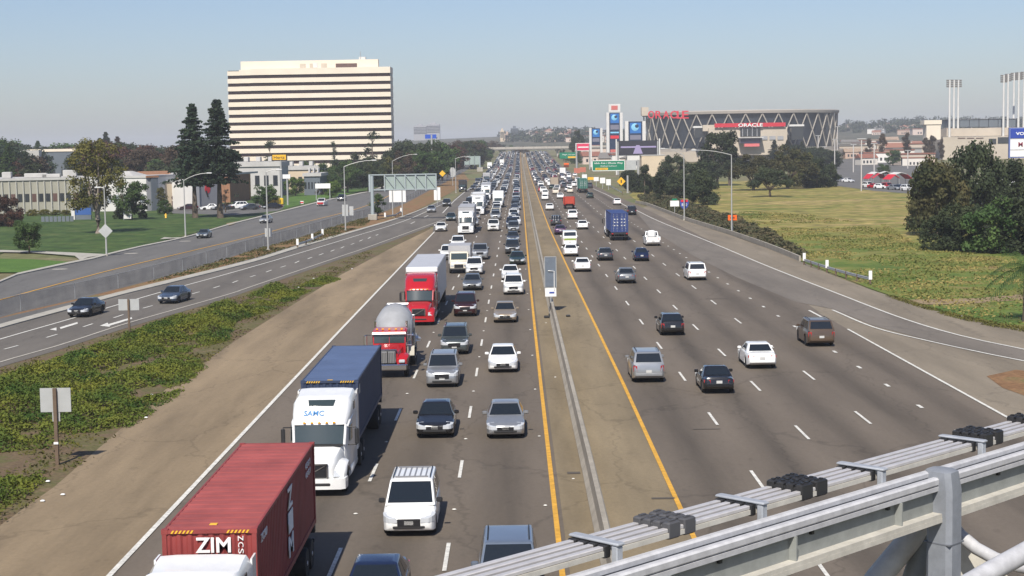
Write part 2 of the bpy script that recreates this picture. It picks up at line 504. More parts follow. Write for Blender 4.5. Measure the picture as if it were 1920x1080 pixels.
def sheet(name, left, right, dz, m, n=50, parent=None, raw=False):
    """sheet between two polylines given in photo pixels"""
    a = left if raw else pline(left, n)
    c = right if raw else pline(right, n)
    b = MB()
    for p, q in zip(a, c):
        b.v += [(p.x, p.y, T(p.y) + dz), (q.x, q.y, T(q.y) + dz)]
    for i in range(len(a) - 1):
        b.f.append((2 * i, 2 * i + 1, 2 * i + 3, 2 * i + 2)); b.m.append(0)
    return b.build(name, m, parent)
def patch(name, px, dz, m, parent=None):
    """flat patch of ground outlined in photo pixels"""
    b = MB()
    pts = [G(x, y) for x, y in px]
    b.add([(p.x, p.y, T(p.y) + dz) for p in pts], [tuple(range(len(pts)))])
    me = b.mesh(name)
    import bmesh
    bm = bmesh.new(); bm.from_mesh(me)
    bmesh.ops.triangulate(bm, faces=bm.faces[:])
    for f in bm.faces:
        if f.normal.z < 0: f.normal_flip()
    bm.to_mesh(me); bm.free()
    return obj(name, me, m, parent)

freeway = tag(band('freeway', -13.3, 24.25, 0.03, M_road, nx=10), 'worn brown grey freeway asphalt with dark streaks along the lanes', kind='structure')
band('added_lane', lambda y: plin([(255, -13.4), (300, -15.6), (420, -16.6), (700, -15.5), (1420, -14.5)], y), -13.25, 0.025, M_ramp, 255, 1420, freeway)
band('outer_lane', 24.2, lambda y: plin([(128, 24.4), (200, 27.2), (330, 27.0), (480, 25.4), (1420, 25.0)], y), 0.025, M_road, 128, 1420, freeway)
median = tag(band('median_shoulder', XYL + 0.25, lambda y: XYR - 0.1 + DR(y), 0.045, M_median, nx=4), 'tan paved shoulder on both sides of the median barrier', kind='structure')

# painted lines; each line is one piece of paint along the carriageway
def line(name, x, w, m, y0=10, y1=1400, dz=0.062): return band(name, x - w / 2 if not callable(x) else (lambda y: x(y) - w / 2), x + w / 2 if not callable(x) else (lambda y: x(y) + w / 2), dz, m, y0, y1, freeway)
line('edge_line', XE, 0.2, M_white, 10, 258)
line('edge_line', XYL, 0.19, M_yellow)
line('edge_line', lambda y: XYR + DR(y), 0.19, M_yellow)
line('edge_line', XR, 0.17, M_white, 10, 116)
line('edge_line', lambda y: plin([(250, -14.8), (300, -15.2), (420, -16.1), (700, -15.0), (1420, -14.0)], y), 0.2, M_white, 330, 1000)
BEND0 = BEND
def dashes(name, x, y0, y1, m=M_white, period=14.63, length=3.66, w=0.14, phase=0.0):
    b = MB()
    BEND = (lambda q: BEND0(q) + DR(q)) if x > 4 else BEND0
    y = y0 + phase
    while y < y1:
        a, c = y, y + length
        b.quad((x - w / 2 + BEND(a), a, T(a) + 0.062), (x + w / 2 + BEND(a), a, T(a) + 0.062), (x + w / 2 + BEND(c), c, T(c) + 0.062), (x - w / 2 + BEND(c), c, T(c) + 0.062))
        y += period
    return b.build(name, m, freeway)
dots_b = MB()
def dots(x, y0, y1, step, r=0.06):
    y = y0
    while y < y1:
        n = 6
        vs = [(x + BEND(y) + math.cos(2 * PI * k / n) * r, y + math.sin(2 * PI * k / n) * r, T(y) + 0.062) for k in range(n)] + [(x + BEND(y) + math.cos(2 * PI * k / n) * r * .6, y + math.sin(2 * PI * k / n) * r * .6, T(y) + 0.085) for k in range(n)]
        dots_b.add(vs, [(k, (k + 1) % n, n + (k + 1) % n, n + k) for k in range(n)] + [tuple(range(n, 2 * n))])
        y += step
def phase(px, py): return G(px, py).y
ph1 = phase(1340, 799) % 14.63; ph2 = phase(1512, 826) % 14.63; ph3 = phase(1621, 797) % 14.63
phA = phase(697, 905) % 14.63; phB = phase(864, 898) % 14.63
for x, ph in ((XA, phA), (XB, phB)): dashes('lane_line', x, 14.63, 900, phase=ph - 14.63)
for x, ph in zip(XL[:3], (ph1, ph2, ph3)): dashes('lane_line', x, 14.63, 900, phase=ph - 14.63)
dashes('lane_line', XL[3], 30, 700, period=7.3, length=1.0, w=0.2)
for x, ph in ((XA, phA), (XB, phB)): dots(x, ph + 8.8, 150, 14.63, 0.09)
dots(XYL - 0.35, 31, 200, 14.6, 0.08)
dots(XYL + 0.9, 36, 180, 29, 0.07)
dots_b.build('reflector_studs', M_white, freeway)
# thin seams and tar patches in the paving
b = MB()
for (x, y, dx, dy) in ((5.2, 61, 0.9, .25), (8.5, 76, 1.3, .1), (2.1, 66, .55, .4), (-1.0, 110, 1.2, .12), (16.8, 140, 2.0, .2), (11.3, 181, 3.0, .3)):
    b.box(x, x + dx, y, y + dy, 0.063, 0.066)
b.build('tar_patch', mat('tar', (0.085, 0.072, 0.058), 0.8), freeway)

# ---- left: shoulder, ivy bank, ramp, fence strip, street
L_SH_OUT = [(-330, 1250), (0, 985), (100, 915), (200, 828), (320, 722), (440, 640), (560, 565), (640, 515), (740, 462), (806, 430)]
_y = [G(*p).y for p in L_SH_OUT]
sh_in = [Vector((XE + BEND(y) + 0.02, y, 0)) for y in _y]
tag(sheet('left_shoulder', resample([G(*p) for p in L_SH_OUT], 60), resample(sh_in, 60), 0.018, M_should, raw=True), 'wide tan paved shoulder left of the white edge line', kind='structure')
RAMP_R = [(-260, 762), (0, 680), (115, 647), (245, 605), (420, 555), (480, 535), (630, 484), (695, 462), (810, 420), (842, 408)]
RAMP_L = [(-260, 715), (0, 637), (125, 601), (225, 571), (307, 547), (420, 516), (545, 480), (670, 442), (765, 412), (836, 380)]
RAMP_GUT = [(-260, 694), (0, 617), (120, 584), (232, 553), (330, 529), (480, 491), (560, 466), (670, 434), (760, 406), (832, 376)]
RAMP_KERB = [(-260, 684), (0, 610), (120, 577), (232, 547), (330, 523), (480, 486), (560, 461), (670, 431), (760, 404), (832, 375)]
bank = tag(sheet('left_bank', [(-260, 760), (0, 678), (115, 645), (245, 603), (420, 553), (480, 533), (630, 482), (695, 460), (808, 418)], L_SH_OUT, 0.004, M_dirt, 60), 'brown earth bank between the ramp and the freeway shoulder', kind='structure')
ramp = tag(sheet('ramp', RAMP_GUT, [(-260, 772), (0, 689), (115, 655), (245, 613), (420, 562), (480, 541), (630, 489), (695, 467), (810, 424), (845, 411)], 0.022, M_ramp, 70), 'two lane ramp running beside the freeway on the left', kind='structure')
def pxline(name, px, w, m, parent, n=70, dz=0.05):
    p = pline(px, n)
    b = MB()
    for i, q in enumerate(p):
        d = (p[min(i + 1, n - 1)] - p[max(i - 1, 0)]); d.z = 0; d.normalize()
        s = Vector((d.y, -d.x, 0)) * (w / 2)
        b.v += [(q.x - s.x, q.y - s.y, T(q.y) + dz), (q.x + s.x, q.y + s.y, T(q.y) + dz)]
    for i in range(n - 1): b.f.append((2 * i, 2 * i + 1, 2 * i + 3, 2 * i + 2)); b.m.append(0)
    return b.build(name, m, parent)
pxline('edge_line', RAMP_L, 0.2, M_white, ramp)
pxline('edge_line', RAMP_R, 0.2, M_oldwhite, ramp)
b = MB()
for (x0, y0, x1, y1) in ((87, 634, 107, 628), (156, 614, 174, 608), (213, 597, 231, 591), (268, 579, 286, 574), (360, 552, 374, 548), (400, 541, 412, 537), (436, 531, 446, 527), (469, 520, 479, 517), (499, 511, 509, 507), (526, 502, 536, 499), (553, 494, 561, 490), (577, 486, 585, 483), (598, 479, 606, 476), (620, 472, 627, 469), (639, 466, 645, 463), (658, 459, 664, 457), (674, 453, 680, 450), (690, 448, 695, 445), (705, 442, 709, 440), (8, 656, 34, 649), (770, 420, 778, 416), (795, 408, 803, 404)):
    p, q = G(x0, y0), G(x1, y1)
    d = (q - p).normalized(); s = Vector((d.y, -d.x, 0)) * 0.09
    b.quad(*[(v.x, v.y, 0.052) for v in (p - s, p + s, q + s, q - s)][::-1])
b.build('lane_line', M_white, ramp)
# turn arrows and a stop of paint on the ramp
b = MB()
for pts in ([(187, 612), (202, 606), (203, 609), (247, 596), (248, 599), (206, 612), (206, 614)], [(93, 619), (106, 615), (106, 621)], [(112, 615), (145, 605), (146, 608), (114, 618)]):
    P = [G(*q) for q in pts]
    b.add([(p.x, p.y, 0.053) for p in P], [tuple(range(len(P)))])
b.build('turn_arrow', M_white, ramp)
# low concrete gutter kerb along the ramp
def kerb(name, px0, px1, h, m, parent=None, n=60, dz=0.0):
    a, c = pline(px0, n), pline(px1, n)
    b = MB()
    for p, q in zip(a, c):
        b.v += [(p.x, p.y, T(p.y) + dz), (p.x, p.y, T(p.y) + h), (q.x, q.y, T(q.y) + h), (q.x, q.y, T(q.y) + dz)]
    for i in range(n - 1):
        for k in range(3): b.f.append((4 * i + k, 4 * i + k + 1, 4 * i + 5 + k, 4 * i + 4 + k)); b.m.append(0)
    return b.build(name, m, parent)
kerb('ramp_kerb', RAMP_KERB, RAMP_GUT, 0.12, M_kerb, ramp)
FENCE = [(-200, 642), (0, 592), (140, 560), (260, 530), (350, 505), (480, 465), (560, 443), (640, 418), (700, 401), (760, 378), (815, 350), (850, 332), (868, 322)]
FENCE_B = [(-200, 668), (0, 598), (140, 566), (260, 541), (350, 515), (480, 482), (560, 458), (640, 434), (700, 414), (760, 402), (815, 376), (850, 352), (872, 335)]
verge = tag(sheet('fence_verge', FENCE, RAMP_KERB[:-1] + [(862, 352), (880, 338)], 0.006, M_reddirt, 60), 'red earth verge between the fence and the ramp', kind='structure')
patch('paved_strip', [(-200, 690), (-200, 655), (0, 597), (140, 565), (260, 541), (350, 518), (480, 483), (560, 458), (600, 448), (560, 462), (480, 487), (330, 524), (232, 548), (120, 578), (0, 611)], 0.016, M_front, verge)
ST_L = [(-300, 640), (-40, 548), (35, 516), (160, 490), (200, 480), (260, 465), (350, 446), (432, 422), (480, 410), (612, 377), (670, 365), (715, 353), (795, 321), (837, 305), (858, 297)]
street = tag(sheet('street', ST_L, [(-300, 700), (-40, 604), (0, 594), (140, 562), (260, 532), (350, 508), (480, 468), (560, 446), (640, 421), (700, 404), (760, 381), (815, 352), (850, 334), (868, 324), (884, 312)], 0.012, M_front, 70), 'grey frontage street left of the chain link fence', kind='structure')
pxline('edge_line', [(-100, 590), (0, 563), (125, 529), (245, 498), (480, 442), (560, 420), (690, 385), (760, 352), (830, 315)], 0.25, M_yellow, street)
b = MB()
for (x, y) in ((112, 505), (246, 475.5), (347, 452.5)):
    p = G(x, y)
    b.add([(p.x + 1.0 * math.cos(k * PI / 4), p.y + .7 * math.sin(k * PI / 4), 0.03) for k in range(8)], [tuple(range(8))])
b.build('drain_inlet', M_oldwhite, street)  # pale storm drain inlets at the kerb
kerb('street_kerb', [(-300, 637), (-40, 545), (35, 513), (160, 487), (200, 477), (260, 463), (350, 444), (432, 420), (480, 408), (612, 375), (670, 363), (715, 351), (795, 319.5)], [(-300, 640), (-40, 548), (35, 516), (160, 490), (200, 480), (260, 465), (350, 446), (432, 422), (480, 410), (612, 377), (670, 365), (715, 353), (795, 321)], 0.14, M_kerb, street)
lawn = tag(patch('lawn', [(-300, 560), (-100, 508), (20, 470), (150, 483), (196, 477), (255, 463), (345, 443), (432, 419), (478, 407), (612, 374), (668, 362), (713, 350), (790, 319), (740, 312), (640, 322), (520, 352), (430, 372), (330, 385), (200, 394), (0, 402), (-300, 420)], 0.05, M_lawn), 'mown green lawn in front of the low buildings on the left', kind='structure')
patch('bright_lawn', [(-100, 520), (0, 486), (60, 487), (118, 491), (130, 492), (60, 508), (36, 512), (0, 512), (-80, 540)], 0.085, M_lawn2, lawn)
patch('bright_grass', [(540, 372), (570, 362), (640, 357), (690, 357), (612, 372), (560, 385), (530, 392)], 0.09, M_lawn2, lawn)  # stretch of lawn in a brighter green
patch('footpath', [(-100, 474), (0, 470), (60, 472), (140, 475), (200, 478), (165, 484), (150, 489), (140, 481), (60, 475), (0, 474), (-100, 480)], 0.12, M_kerb, lawn)
patch('driveway', [(300, 450), (345, 447), (372, 440), (345, 446), (322, 447), (308, 446)], 0.13, M_kerb, lawn)
patch('driveway', [(424, 420), (458, 414), (452, 416), (430, 424)], 0.13, M_path, lawn)
patch('parking_apron', [(300, 400), (440, 404), (520, 396), (545, 386), (470, 381), (380, 384), (300, 390)], 0.07, M_front, lawn)
patch('footpath', [(590, 357), (640, 349), (690, 346), (720, 340), (690, 349), (640, 353)], 0.1, M_kerb, lawn)

# ---- right: gore, ramp, shoulder, field
R_RIM = [(1192, 380), (1215, 386), (1282, 413), (1370, 441), (1440, 466), (1502, 491), (1570, 520), (1632, 543), (1700, 566), (1780, 590), (1850, 606), (1960, 624), (2200, 660)]
tag(patch('gore', [(1192, 395), (1235, 416), (1440, 508), (1520, 580), (1575, 615), (1745, 710), (1880, 788), (2080, 900), (2300, 880), (2300, 700), (2200, 660), (1960, 625), (1850, 606), (1780, 590), (1700, 566), (1632, 543), (1570, 520), (1502, 491), (1440, 466), (1370, 441), (1282, 413), (1215, 386)], 0.012, M_gore), 'tan paving of the gore and shoulder beside the right hand ramp', kind='structure')
RR_OUT = [(1192, 394), (1235, 415), (1340, 458), (1440, 500), (1575, 553), (1690, 597), (1800, 630), (1920, 656), (2150, 705)]
RR_IN = [(1490, 567), (1561, 582), (1640, 615), (1740, 640), (1850, 664), (1920, 678), (2150, 725)]
rramp = tag(patch('exit_ramp', [(1192, 396), (1235, 417), (1340, 460), (1440, 502), (1575, 555), (1690, 599), (1800, 632), (1920, 657), (2150, 706), (2150, 724), (1920, 677), (1850, 663), (1740, 638), (1640, 612), (1561, 580), (1490, 566), (1380, 520), (1300, 480), (1220, 430)], 0.034, M_exit), 'single lane exit ramp curving off to the right', kind='structure')
pxline('edge_line', RR_OUT, 0.2, M_white, rramp)
pxline('edge_line', RR_IN[1:], 0.2, M_white, rramp)
pxline('edge_line', [(1517, 583), (1541, 596)], 0.2, M_white, rramp, 4, 0.06)
pxline('edge_line', [(1112, 354), (1145, 369), (1172, 386), (1192, 394)], 0.2, M_white, rramp, 12, 0.06)
tag(patch('dirt_bank', [(1850, 706), (1905, 694), (2000, 705), (2000, 790), (1920, 742), (1880, 728)], 0.03, M_reddirt), 'patch of reddish earth inside the exit ramp', kind='structure')
field = tag(patch('field', [(1200, 381), (1282, 411), (1370, 439), (1440, 464), (1502, 489), (1570, 516), (1632, 541), (1700, 564), (1780, 588), (1850, 604), (1960, 622), (2400, 680), (2400, 420), (1920, 395), (1730, 362), (1640, 358), (1540, 344), (1430, 338), (1300, 342), (1200, 350), (1180, 366)], 0.0, M_field), 'grass field turning straw yellow, right of the freeway', kind='structure')
patch('green_verge', [(1730, 576), (1780, 588), (1850, 604), (1960, 622), (2100, 640), (2100, 570), (1920, 562), (1830, 568)], 0.03, M_green, field)
patch('dirt_path', [(1690, 563), (1760, 562), (1830, 560), (1920, 552), (2050, 540), (2050, 556), (1920, 563), (1820, 570), (1750, 572), (1720, 571)], 0.045, M_path, field)

# ------------------------------------------------------------------ vehicles
M_glass = mat('car_glass', (0.012, 0.016, 0.02), 0.06, spec=0.8)
M_tglass = mat('truck_glass', (0.035, 0.05, 0.052), 0.08, spec=0.8)
M_tyre = mat('tyre_rubber', (0.018, 0.017, 0.016), 0.85)
M_rim = mat('wheel_rim', (0.42, 0.42, 0.43), 0.3, metal=0.8)
M_trim = mat('black_trim', (0.02, 0.02, 0.021), 0.5)
M_grille = mat('dark_grille', (0.03, 0.03, 0.033), 0.35, metal=0.4)
M_chrome = mat('chrome', (0.75, 0.75, 0.76), 0.14, metal=1.0)
M_lamp = mat('headlamp_lens', (0.50, 0.52, 0.54), 0.12, spec=0.9, coat=0.6)
M_tail = mat('tail_lamp_lens', (0.42, 0.02, 0.02), 0.12, spec=0.8, coat=0.5)
M_amber = mat('amber_lens', (0.75, 0.32, 0.03), 0.2)
M_plate = mat('licence_plate', (0.50, 0.50, 0.48), 0.5)
M_alu = mat('aluminium', (0.55, 0.55, 0.56), 0.32, metal=0.85)
PAINTS = {
    'white': ((0.76, 0.76, 0.74), 0.25, 0.0), 'silver': ((0.34, 0.35, 0.36), 0.28, 0.55), 'grey': ((0.13, 0.14, 0.15), 0.28, 0.4),
    'dark grey': ((0.05, 0.055, 0.06), 0.25, 0.3), 'black': ((0.011, 0.011, 0.012), 0.18, 0.0), 'dark blue': ((0.013, 0.022, 0.06), 0.22, 0.2),
    'blue grey': ((0.07, 0.095, 0.14), 0.26, 0.45), 'tan': ((0.33, 0.27, 0.20), 0.3, 0.4), 'brown': ((0.10, 0.068, 0.045), 0.28, 0.3),
    'red': ((0.40, 0.012, 0.018), 0.2, 0.0), 'dark red': ((0.040, 0.010, 0.011), 0.25, 0.2), 'dark green': ((0.014, 0.035, 0.026), 0.22, 0.2),
    'grey green': ((0.085, 0.10, 0.10), 0.26, 0.4), 'orange red': ((0.42, 0.045, 0.02), 0.35, 0.0), 'cream': ((0.62, 0.57, 0.46), 0.35, 0.0),
    'silver blue': ((0.20, 0.24, 0.30), 0.28, 0.5), 'purple': ((0.06, 0.025, 0.07), 0.25, 0.2), 'yellow': ((0.75, 0.48, 0.02), 0.4, 0.0), 'teal': ((0.03, 0.14, 0.13), 0.5, 0.0)}
def paint_mat(c):
    col, r, me = PAINTS[c]
    return mat('paint_' + c.replace(' ', '_'), col, r, metal=me, coat=0.5, var=0.05, vscale=3.0)

KINDS = {
 # L, half width, height, wheel y front/rear (from the nose), wheel r, hood/top profile, cabin: base front, roof front, roof rear, base rear; belt z
 'sedan': dict(L=4.75, w=0.905, H=1.45, wf=0.95, wr=3.68, r=0.325, top=[(0, .56), (.08, .66), (.35, .74), (1.45, .93), (1.7, .95), (3.8, .99), (4.05, 1.01), (4.62, .98), (4.75, .80)], cab=(1.38, 2.15, 3.28, 4.02), belt=.93, tuck=.27),
 'coupe': dict(L=4.4, w=0.88, H=1.36, wf=0.9, wr=3.45, r=0.32, top=[(0, .54), (.1, .64), (.4, .72), (1.4, .88), (1.7, .9), (3.7, .94), (4.3, .92), (4.4, .74)], cab=(1.38, 2.15, 2.85, 3.75), belt=.88, tuck=.27),
 'hatchback': dict(L=4.35, w=0.875, H=1.5, wf=0.88, wr=3.5, r=0.315, top=[(0, .58), (.08, .68), (.3, .76), (1.15, .97), (1.5, 1.0), (3.9, 1.04), (4.25, 1.02), (4.35, .75)], cab=(1.05, 1.95, 3.5, 4.22), belt=.98, tuck=.24),
 'beetle': dict(L=4.1, w=0.86, H=1.5, wf=0.85, wr=3.3, r=0.33, top=[(0, .55), (.2, .72), (.6, .85), (1.2, .96), (3.3, 1.0), (3.8, .92), (4.1, .68)], cab=(1.15, 1.75, 2.75, 3.7), belt=.95, tuck=.3),
 'suv': dict(L=4.75, w=0.94, H=1.76, wf=0.95, wr=3.68, r=0.37, top=[(0, .72), (.08, .86), (.3, .96), (1.25, 1.08), (1.6, 1.12), (4.2, 1.16), (4.66, 1.14), (4.75, .85)], cab=(1.2, 1.88, 4.15, 4.66), belt=1.08, tuck=.2),
 'minivan': dict(L=4.8, w=0.95, H=1.74, wf=0.92, wr=3.72, r=0.34, top=[(0, .62), (.08, .74), (.35, .84), (1.0, 1.0), (1.4, 1.05), (4.3, 1.08), (4.7, 1.05), (4.8, .75)], cab=(.88, 1.85, 4.3, 4.7), belt=1.02, tuck=.18),
 'pickup': dict(L=5.6, w=0.98, H=1.86, wf=1.0, wr=4.4, r=0.39, top=[(0, .78), (.06, .98), (.25, 1.06), (1.3, 1.16), (1.7, 1.2), (3.25, 1.2), (3.3, .86), (5.5, .86), (5.6, .86)], cab=(1.3, 2.0, 2.95, 3.3), belt=1.16, tuck=.18, bed=(3.32, 5.58, 1.24)),
 'van': dict(L=5.4, w=1.0, H=2.15, wf=.95, wr=4.1, r=0.36, top=[(0, .75), (.1, .95), (.3, 1.05), (.9, 1.2), (1.3, 1.25), (5.0, 1.27), (5.36, 1.25), (5.4, .9)], cab=(.8, 1.4, 5.2, 5.34), belt=1.2, tuck=.1),
}
def car_parts(kind):
    """meshes of one kind of car, nose at -y, centred on its length: list of (part, mesh, material key, parent part)"""
    K = KINDS[kind]
    L, w, H, r = K['L'], K['w'], K['H'], K['r']
    top = K['top']
    wid = [(0, w * .72), (.07, w * .84), (.25, w * .93), (.6, w * .985), (1.1, w), (L - 1.0, w), (L - .4, w * .97), (L - .1, w * .9), (L, w * .82)]
    bot = [(0, .36), (.1, .25), (.4, .2), (L - .5, .22), (L - .1, .32), (L, .42)]
    st = {0.0, L}
    for p in top + wid + bot: st.add(round(p[0], 3))
    ra = r + 0.07
    for wy in (K['wf'], K['wr']):
        st = {s for s in st if not (wy - ra * 1.02 < s < wy + ra * 1.02)}
        for a in (-1.0, -.999, -.8, -.4, 0, .4, .8, .999, 1.0): st.add(wy + a * ra)
    st = sorted(s for s in st if 0 <= s <= L)
    rings = []
    for y in st:
        ww, zb, zt = plin(wid, y), plin(bot, y), plin(top, y)
        za = zb + .01
        for wy in (K['wf'], K['wr']):
            d = abs(y - wy)
            if d < ra * .9995: za = max(za, r + math.sqrt(max(ra * ra - d * d, 0)))
        if 'bed' in K and y >= 3.3: zs = zt - .06
        else: zs = min(zt - .07, K['belt'] - .05)
        za = min(za, zs - .12)
        zm = max(za + .06, lerp(zb, zs, .62))
        half = [(0.0, zb), (ww - .28, zb), (ww - .27, za), (ww - .03, za), (ww, za + .03), (ww + .005, zm), (ww - .035, zs), (ww - .13, max(zt - .015, zs + .02)), (ww * .5, zt + .015), (0.0, zt + .022)]
        ring = [(x, y - L / 2, z) for x, z in half] + [(-x, y - L / 2, z) for x, z in half[-2:0:-1]]
        rings.append(ring[::-1])
    body = MB().loft(rings)
    # cabin shell, body coloured, with the panes set on it
    a0, a1, a2, a3 = K['cab']
    zb = K['belt'] - .03
    wb, wr_ = w - .05, w - K['tuck']
    B = [(-wb, a0, zb), (wb, a0, zb), (wb, a3, zb + .03), (-wb, a3, zb + .03)]
    Tt = [(-wr_, a1, H - .03), (wr_, a1, H - .03), (wr_, a2, H - .03), (-wr_, a2, H - .03)]
    B = [Vector((x, y - L / 2, z)) for x, y, z in B]; Tt = [Vector((x, y - L / 2, z)) for x, y, z in Tt]
    me = bpy.data.meshes.new('x')
    import bmesh
    bm = bmesh.new()
    vb = [bm.verts.new(p) for p in B]; vt = [bm.verts.new(p) for p in Tt]
    cr = [bm.verts.new(Vector((lerp(-wr_, wr_, u) * .86, lerp(a1, a2, v) - L / 2, H))) for v in (.12, .88) for u in (.04, .96)]
    bm.faces.new((vb[3], vb[2], vb[1], vb[0]))
    for i in range(4): bm.faces.new((vb[i], vb[(i + 1) % 4], vt[(i + 1) % 4], vt[i]))
    bm.faces.new((cr[0], cr[1], cr[3], cr[2]))
    bm.faces.new((vt[0], vt[1], cr[1], cr[0])); bm.faces.new((vt[1], vt[2], cr[3], cr[1]))
    bm.faces.new((vt[2], vt[3], cr[2], cr[3])); bm.faces.new((vt[3], vt[0], cr[0], cr[2]))
    bm.normal_update()
    ed = [e for e in bm.edges if any(v in vt for v in e.verts) and not (any(v in vb for v in e.verts) and False)]
    bmesh.ops.bevel(bm, geom=ed, offset=.045, segments=2, affect='EDGES', profile=.6)
    o = len(body.v)
    bm.verts.index_update()
    body.v += [tuple(v.co) for v in bm.verts]
    body.f += [tuple(v.index + o for v in f.verts) for f in bm.faces]
    body.m += [0] * len(bm.faces)
    bm.free(); bpy.data.meshes.remove(me)
    def pane(P, u0, u1, v0, v1, off=.012, shear=(0, 0)):
        """pane on the face with corners P (bottom left, bottom right, top right, top left)"""
        n = (P[1] - P[0]).cross(P[3] - P[0]).normalized() * off
        def at(u, v): return P[0].lerp(P[1], u).lerp(P[3].lerp(P[2], u), v) + n
        b = MB()
        k = 3
        vs = [at(lerp(u0 + shear[0] * j / k, u1 + shear[1] * j / k, i / k), lerp(v0, v1, j / k)) for j in range(k + 1) for i in range(k + 1)]
        vs2 = [p - n * 1.5 for p in vs]
        q = (k + 1)
        fs = [(j * q + i, j * q + i + 1, (j + 1) * q + i + 1, (j + 1) * q + i) for j in range(k) for i in range(k)]
        rim = [i for i in range(q)] + [i * q + k for i in range(1, q)] + [k * q + i for i in range(k - 1, -1, -1)] + [i * q for i in range(k - 1, 0, -1)]
        m = len(vs)
        fs += [(rim[i], rim[i - 1], rim[i - 1] + m, rim[i] + m) for i in range(len(rim))]
        return b.add(vs + vs2, fs)
    out = [('body', body.mesh('body', 38), 'paint', None)]
    front = [B[0], B[1], Tt[1], Tt[0]]; rear = [B[2], B[3], Tt[3], Tt[2]]
    rs = [B[1], B[2], Tt[2], Tt[1]]; ls = [B[3], B[0], Tt[0], Tt[3]]
    out.append(('windshield', pane(front, .045, .955, .1, .93).mesh('windshield'), 'glass', None))
    out.append(('rear_window', pane(rear, .07, .93, .2 if kind not in ('van',) else .35, .9).mesh('rear_window'), 'glass', None))
    spl = {'sedan': [(.13, .47), (.51, .80)], 'coupe': [(.16, .62)], 'hatchback': [(.13, .47), (.51, .86)], 'beetle': [(.14, .68)], 'suv': [(.07, .36), (.39, .66), (.69, .93)], 'minivan': [(.12, .38), (.41, .68), (.71, .95)], 'pickup': [(.1, .5), (.54, .9)], 'van': [(.05, .26)]}[kind]
    for u0, u1 in spl:
        s0 = .06 if u0 < .2 else 0.0
        out.append(('side_window', pane(rs, u0, u1, .13, .9, shear=(s0, 0 if u1 < .75 else -.03)).mesh('side_window'), 'glass', None))
        out.append(('side_window', pane(ls, 1 - u1, 1 - u0, .13, .9, shear=(0 if u1 < .75 else .03, -s0)).mesh('side_window'), 'glass', None))
    # wheels
    tyre = MB().lathe([(-.1, r * .8), (-.1, r * .93), (-.07, r), (.07, r), (.1, r * .93), (.1, r * .8)], 18, 'x').mesh('tyre', 40)
    rim = MB().lathe([(-.085, r * .66), (.085, r * .66), (.09, r * .6), (.06, r * .5), (.075, r * .16), (.075, 0.01)], 10, 'x').mesh('rim')
    rim2 = MB().lathe([(.085, r * .66), (-.085, r * .66), (-.09, r * .6), (-.06, r * .5), (-.075, r * .16), (-.075, 0.01)], 10, 'x').mesh('rim')
    for wy in (K['wf'], K['wr']):
        for s in (1, -1):
            out.append(('wheel', tyre, 'tyre', None, (s * (w - .115), wy - L / 2, r), ('rim', rim if s > 0 else rim2, 'rim')))
    # lamps, grille, plates, mirrors
    zf = plin(top, .1) - .06
    lw, lh = (.36, .13) if kind in ('suv', 'pickup', 'van', 'minivan') else (.40, .12)
    for s in (-1, 1):
        plan = [(.44, -.028), (.74, .0), (.86, .09), (.955, .26), (.985, .46), (.60, .46)]
        r0_ = [(s * w * a, y - L / 2, zf - lh) for a, y in plan]
        r1_ = [(s * w * a, y + .012 - L / 2, plin(top, max(y, .05)) + (-.03 if a > .9 else .012)) for a, y in plan]
        b = MB().loft([r0_, r1_] if s > 0 else [r0_[::-1], r1_[::-1]])
        out.append(('headlight', b.mesh('headlight'), 'lamp', None))
        zr = plin(top, L - .15) - .12 if 'bed' not in K else 1.12
        th = .16 if kind in ('sedan', 'coupe', 'beetle') else .34
        xo, xi = s * w * .93, s * (w * .93 - (.34 if th < .2 else .2))
        b = MB().box(min(xo, xi), max(xo, xi), L - .36, L + .006, zr - th, zr)
        b.v = [(x, (y if not (abs(x - xo) < 1e-6 and y > L - .1) else y - .14) - L / 2, z) for x, y, z in b.v]
        out.append(('taillight', b.mesh('taillight'), 'tail', None))
        b = MB().rbox(w - .03, w + .2, a0 + .32 - L / 2, a0 + .44 - L / 2, zb + .03, zb + .2, .035)
        if s < 0: b.v = [(-x, y, z) for x, y, z in b.v]; b.f = [f[::-1] for f in b.f]
        out.append(('mirror', b.mesh('mirror', 40), 'trim' if kind in ('minivan', 'pickup') else 'paint', None))
    out.append(('grille', MB().rbox(-w * .43, w * .43, -.03 - L / 2, .2 - L / 2, zf - lh - (.05 if kind in ('sedan', 'coupe', 'beetle', 'hatchback') else .14), zf - .0, .02).mesh('grille'), 'grille', None))
    out.append(('air_intake', MB().rbox(-w * .6, w * .6, -.02 - L / 2, .25 - L / 2, .34, .44, .02).mesh('air_intake'), 'trim', None))
    out.append(('licence_plate', MB().box(-.16, .16, -.03 - L / 2, .0 - L / 2, .48, .62).mesh('licence_plate'), 'plate', None))
    out.append(('licence_plate', MB().box(-.16, .16, L / 2 - .01, L / 2 + .02, .62, .77).mesh('licence_plate'), 'plate', None))
    out.append(('rear_bumper', MB().rbox(-w * .84, w * .84, L / 2 - .25, L / 2 + .035, .4, .58, .04).mesh('rear_bumper', 40), 'paint' if kind not in ('pickup',) else 'chrome', None))
    if 'bed' in K:
        y0, y1, z1 = K['bed']
        y0 -= L / 2; y1 -= L / 2
        for s in (-1, 1):
            b = MB().box(min(s * (w - .12), s * (w + .002)), max(s * (w - .12), s * (w + .002)), y0, y1, .8, z1)
            out.append(('bed_side', b.mesh('bed_side'), 'paint', None))
        out.append(('tailgate', MB().box(-w + .12, w - .12, y1 - .07, y1, .62, z1 - .01).mesh('tailgate'), 'paint', None))
        out.append(('bed_liner', MB().box(-w + .12, w - .12, y0, y1 - .07, .86, .9).mesh('bed_liner'), 'trim', None))
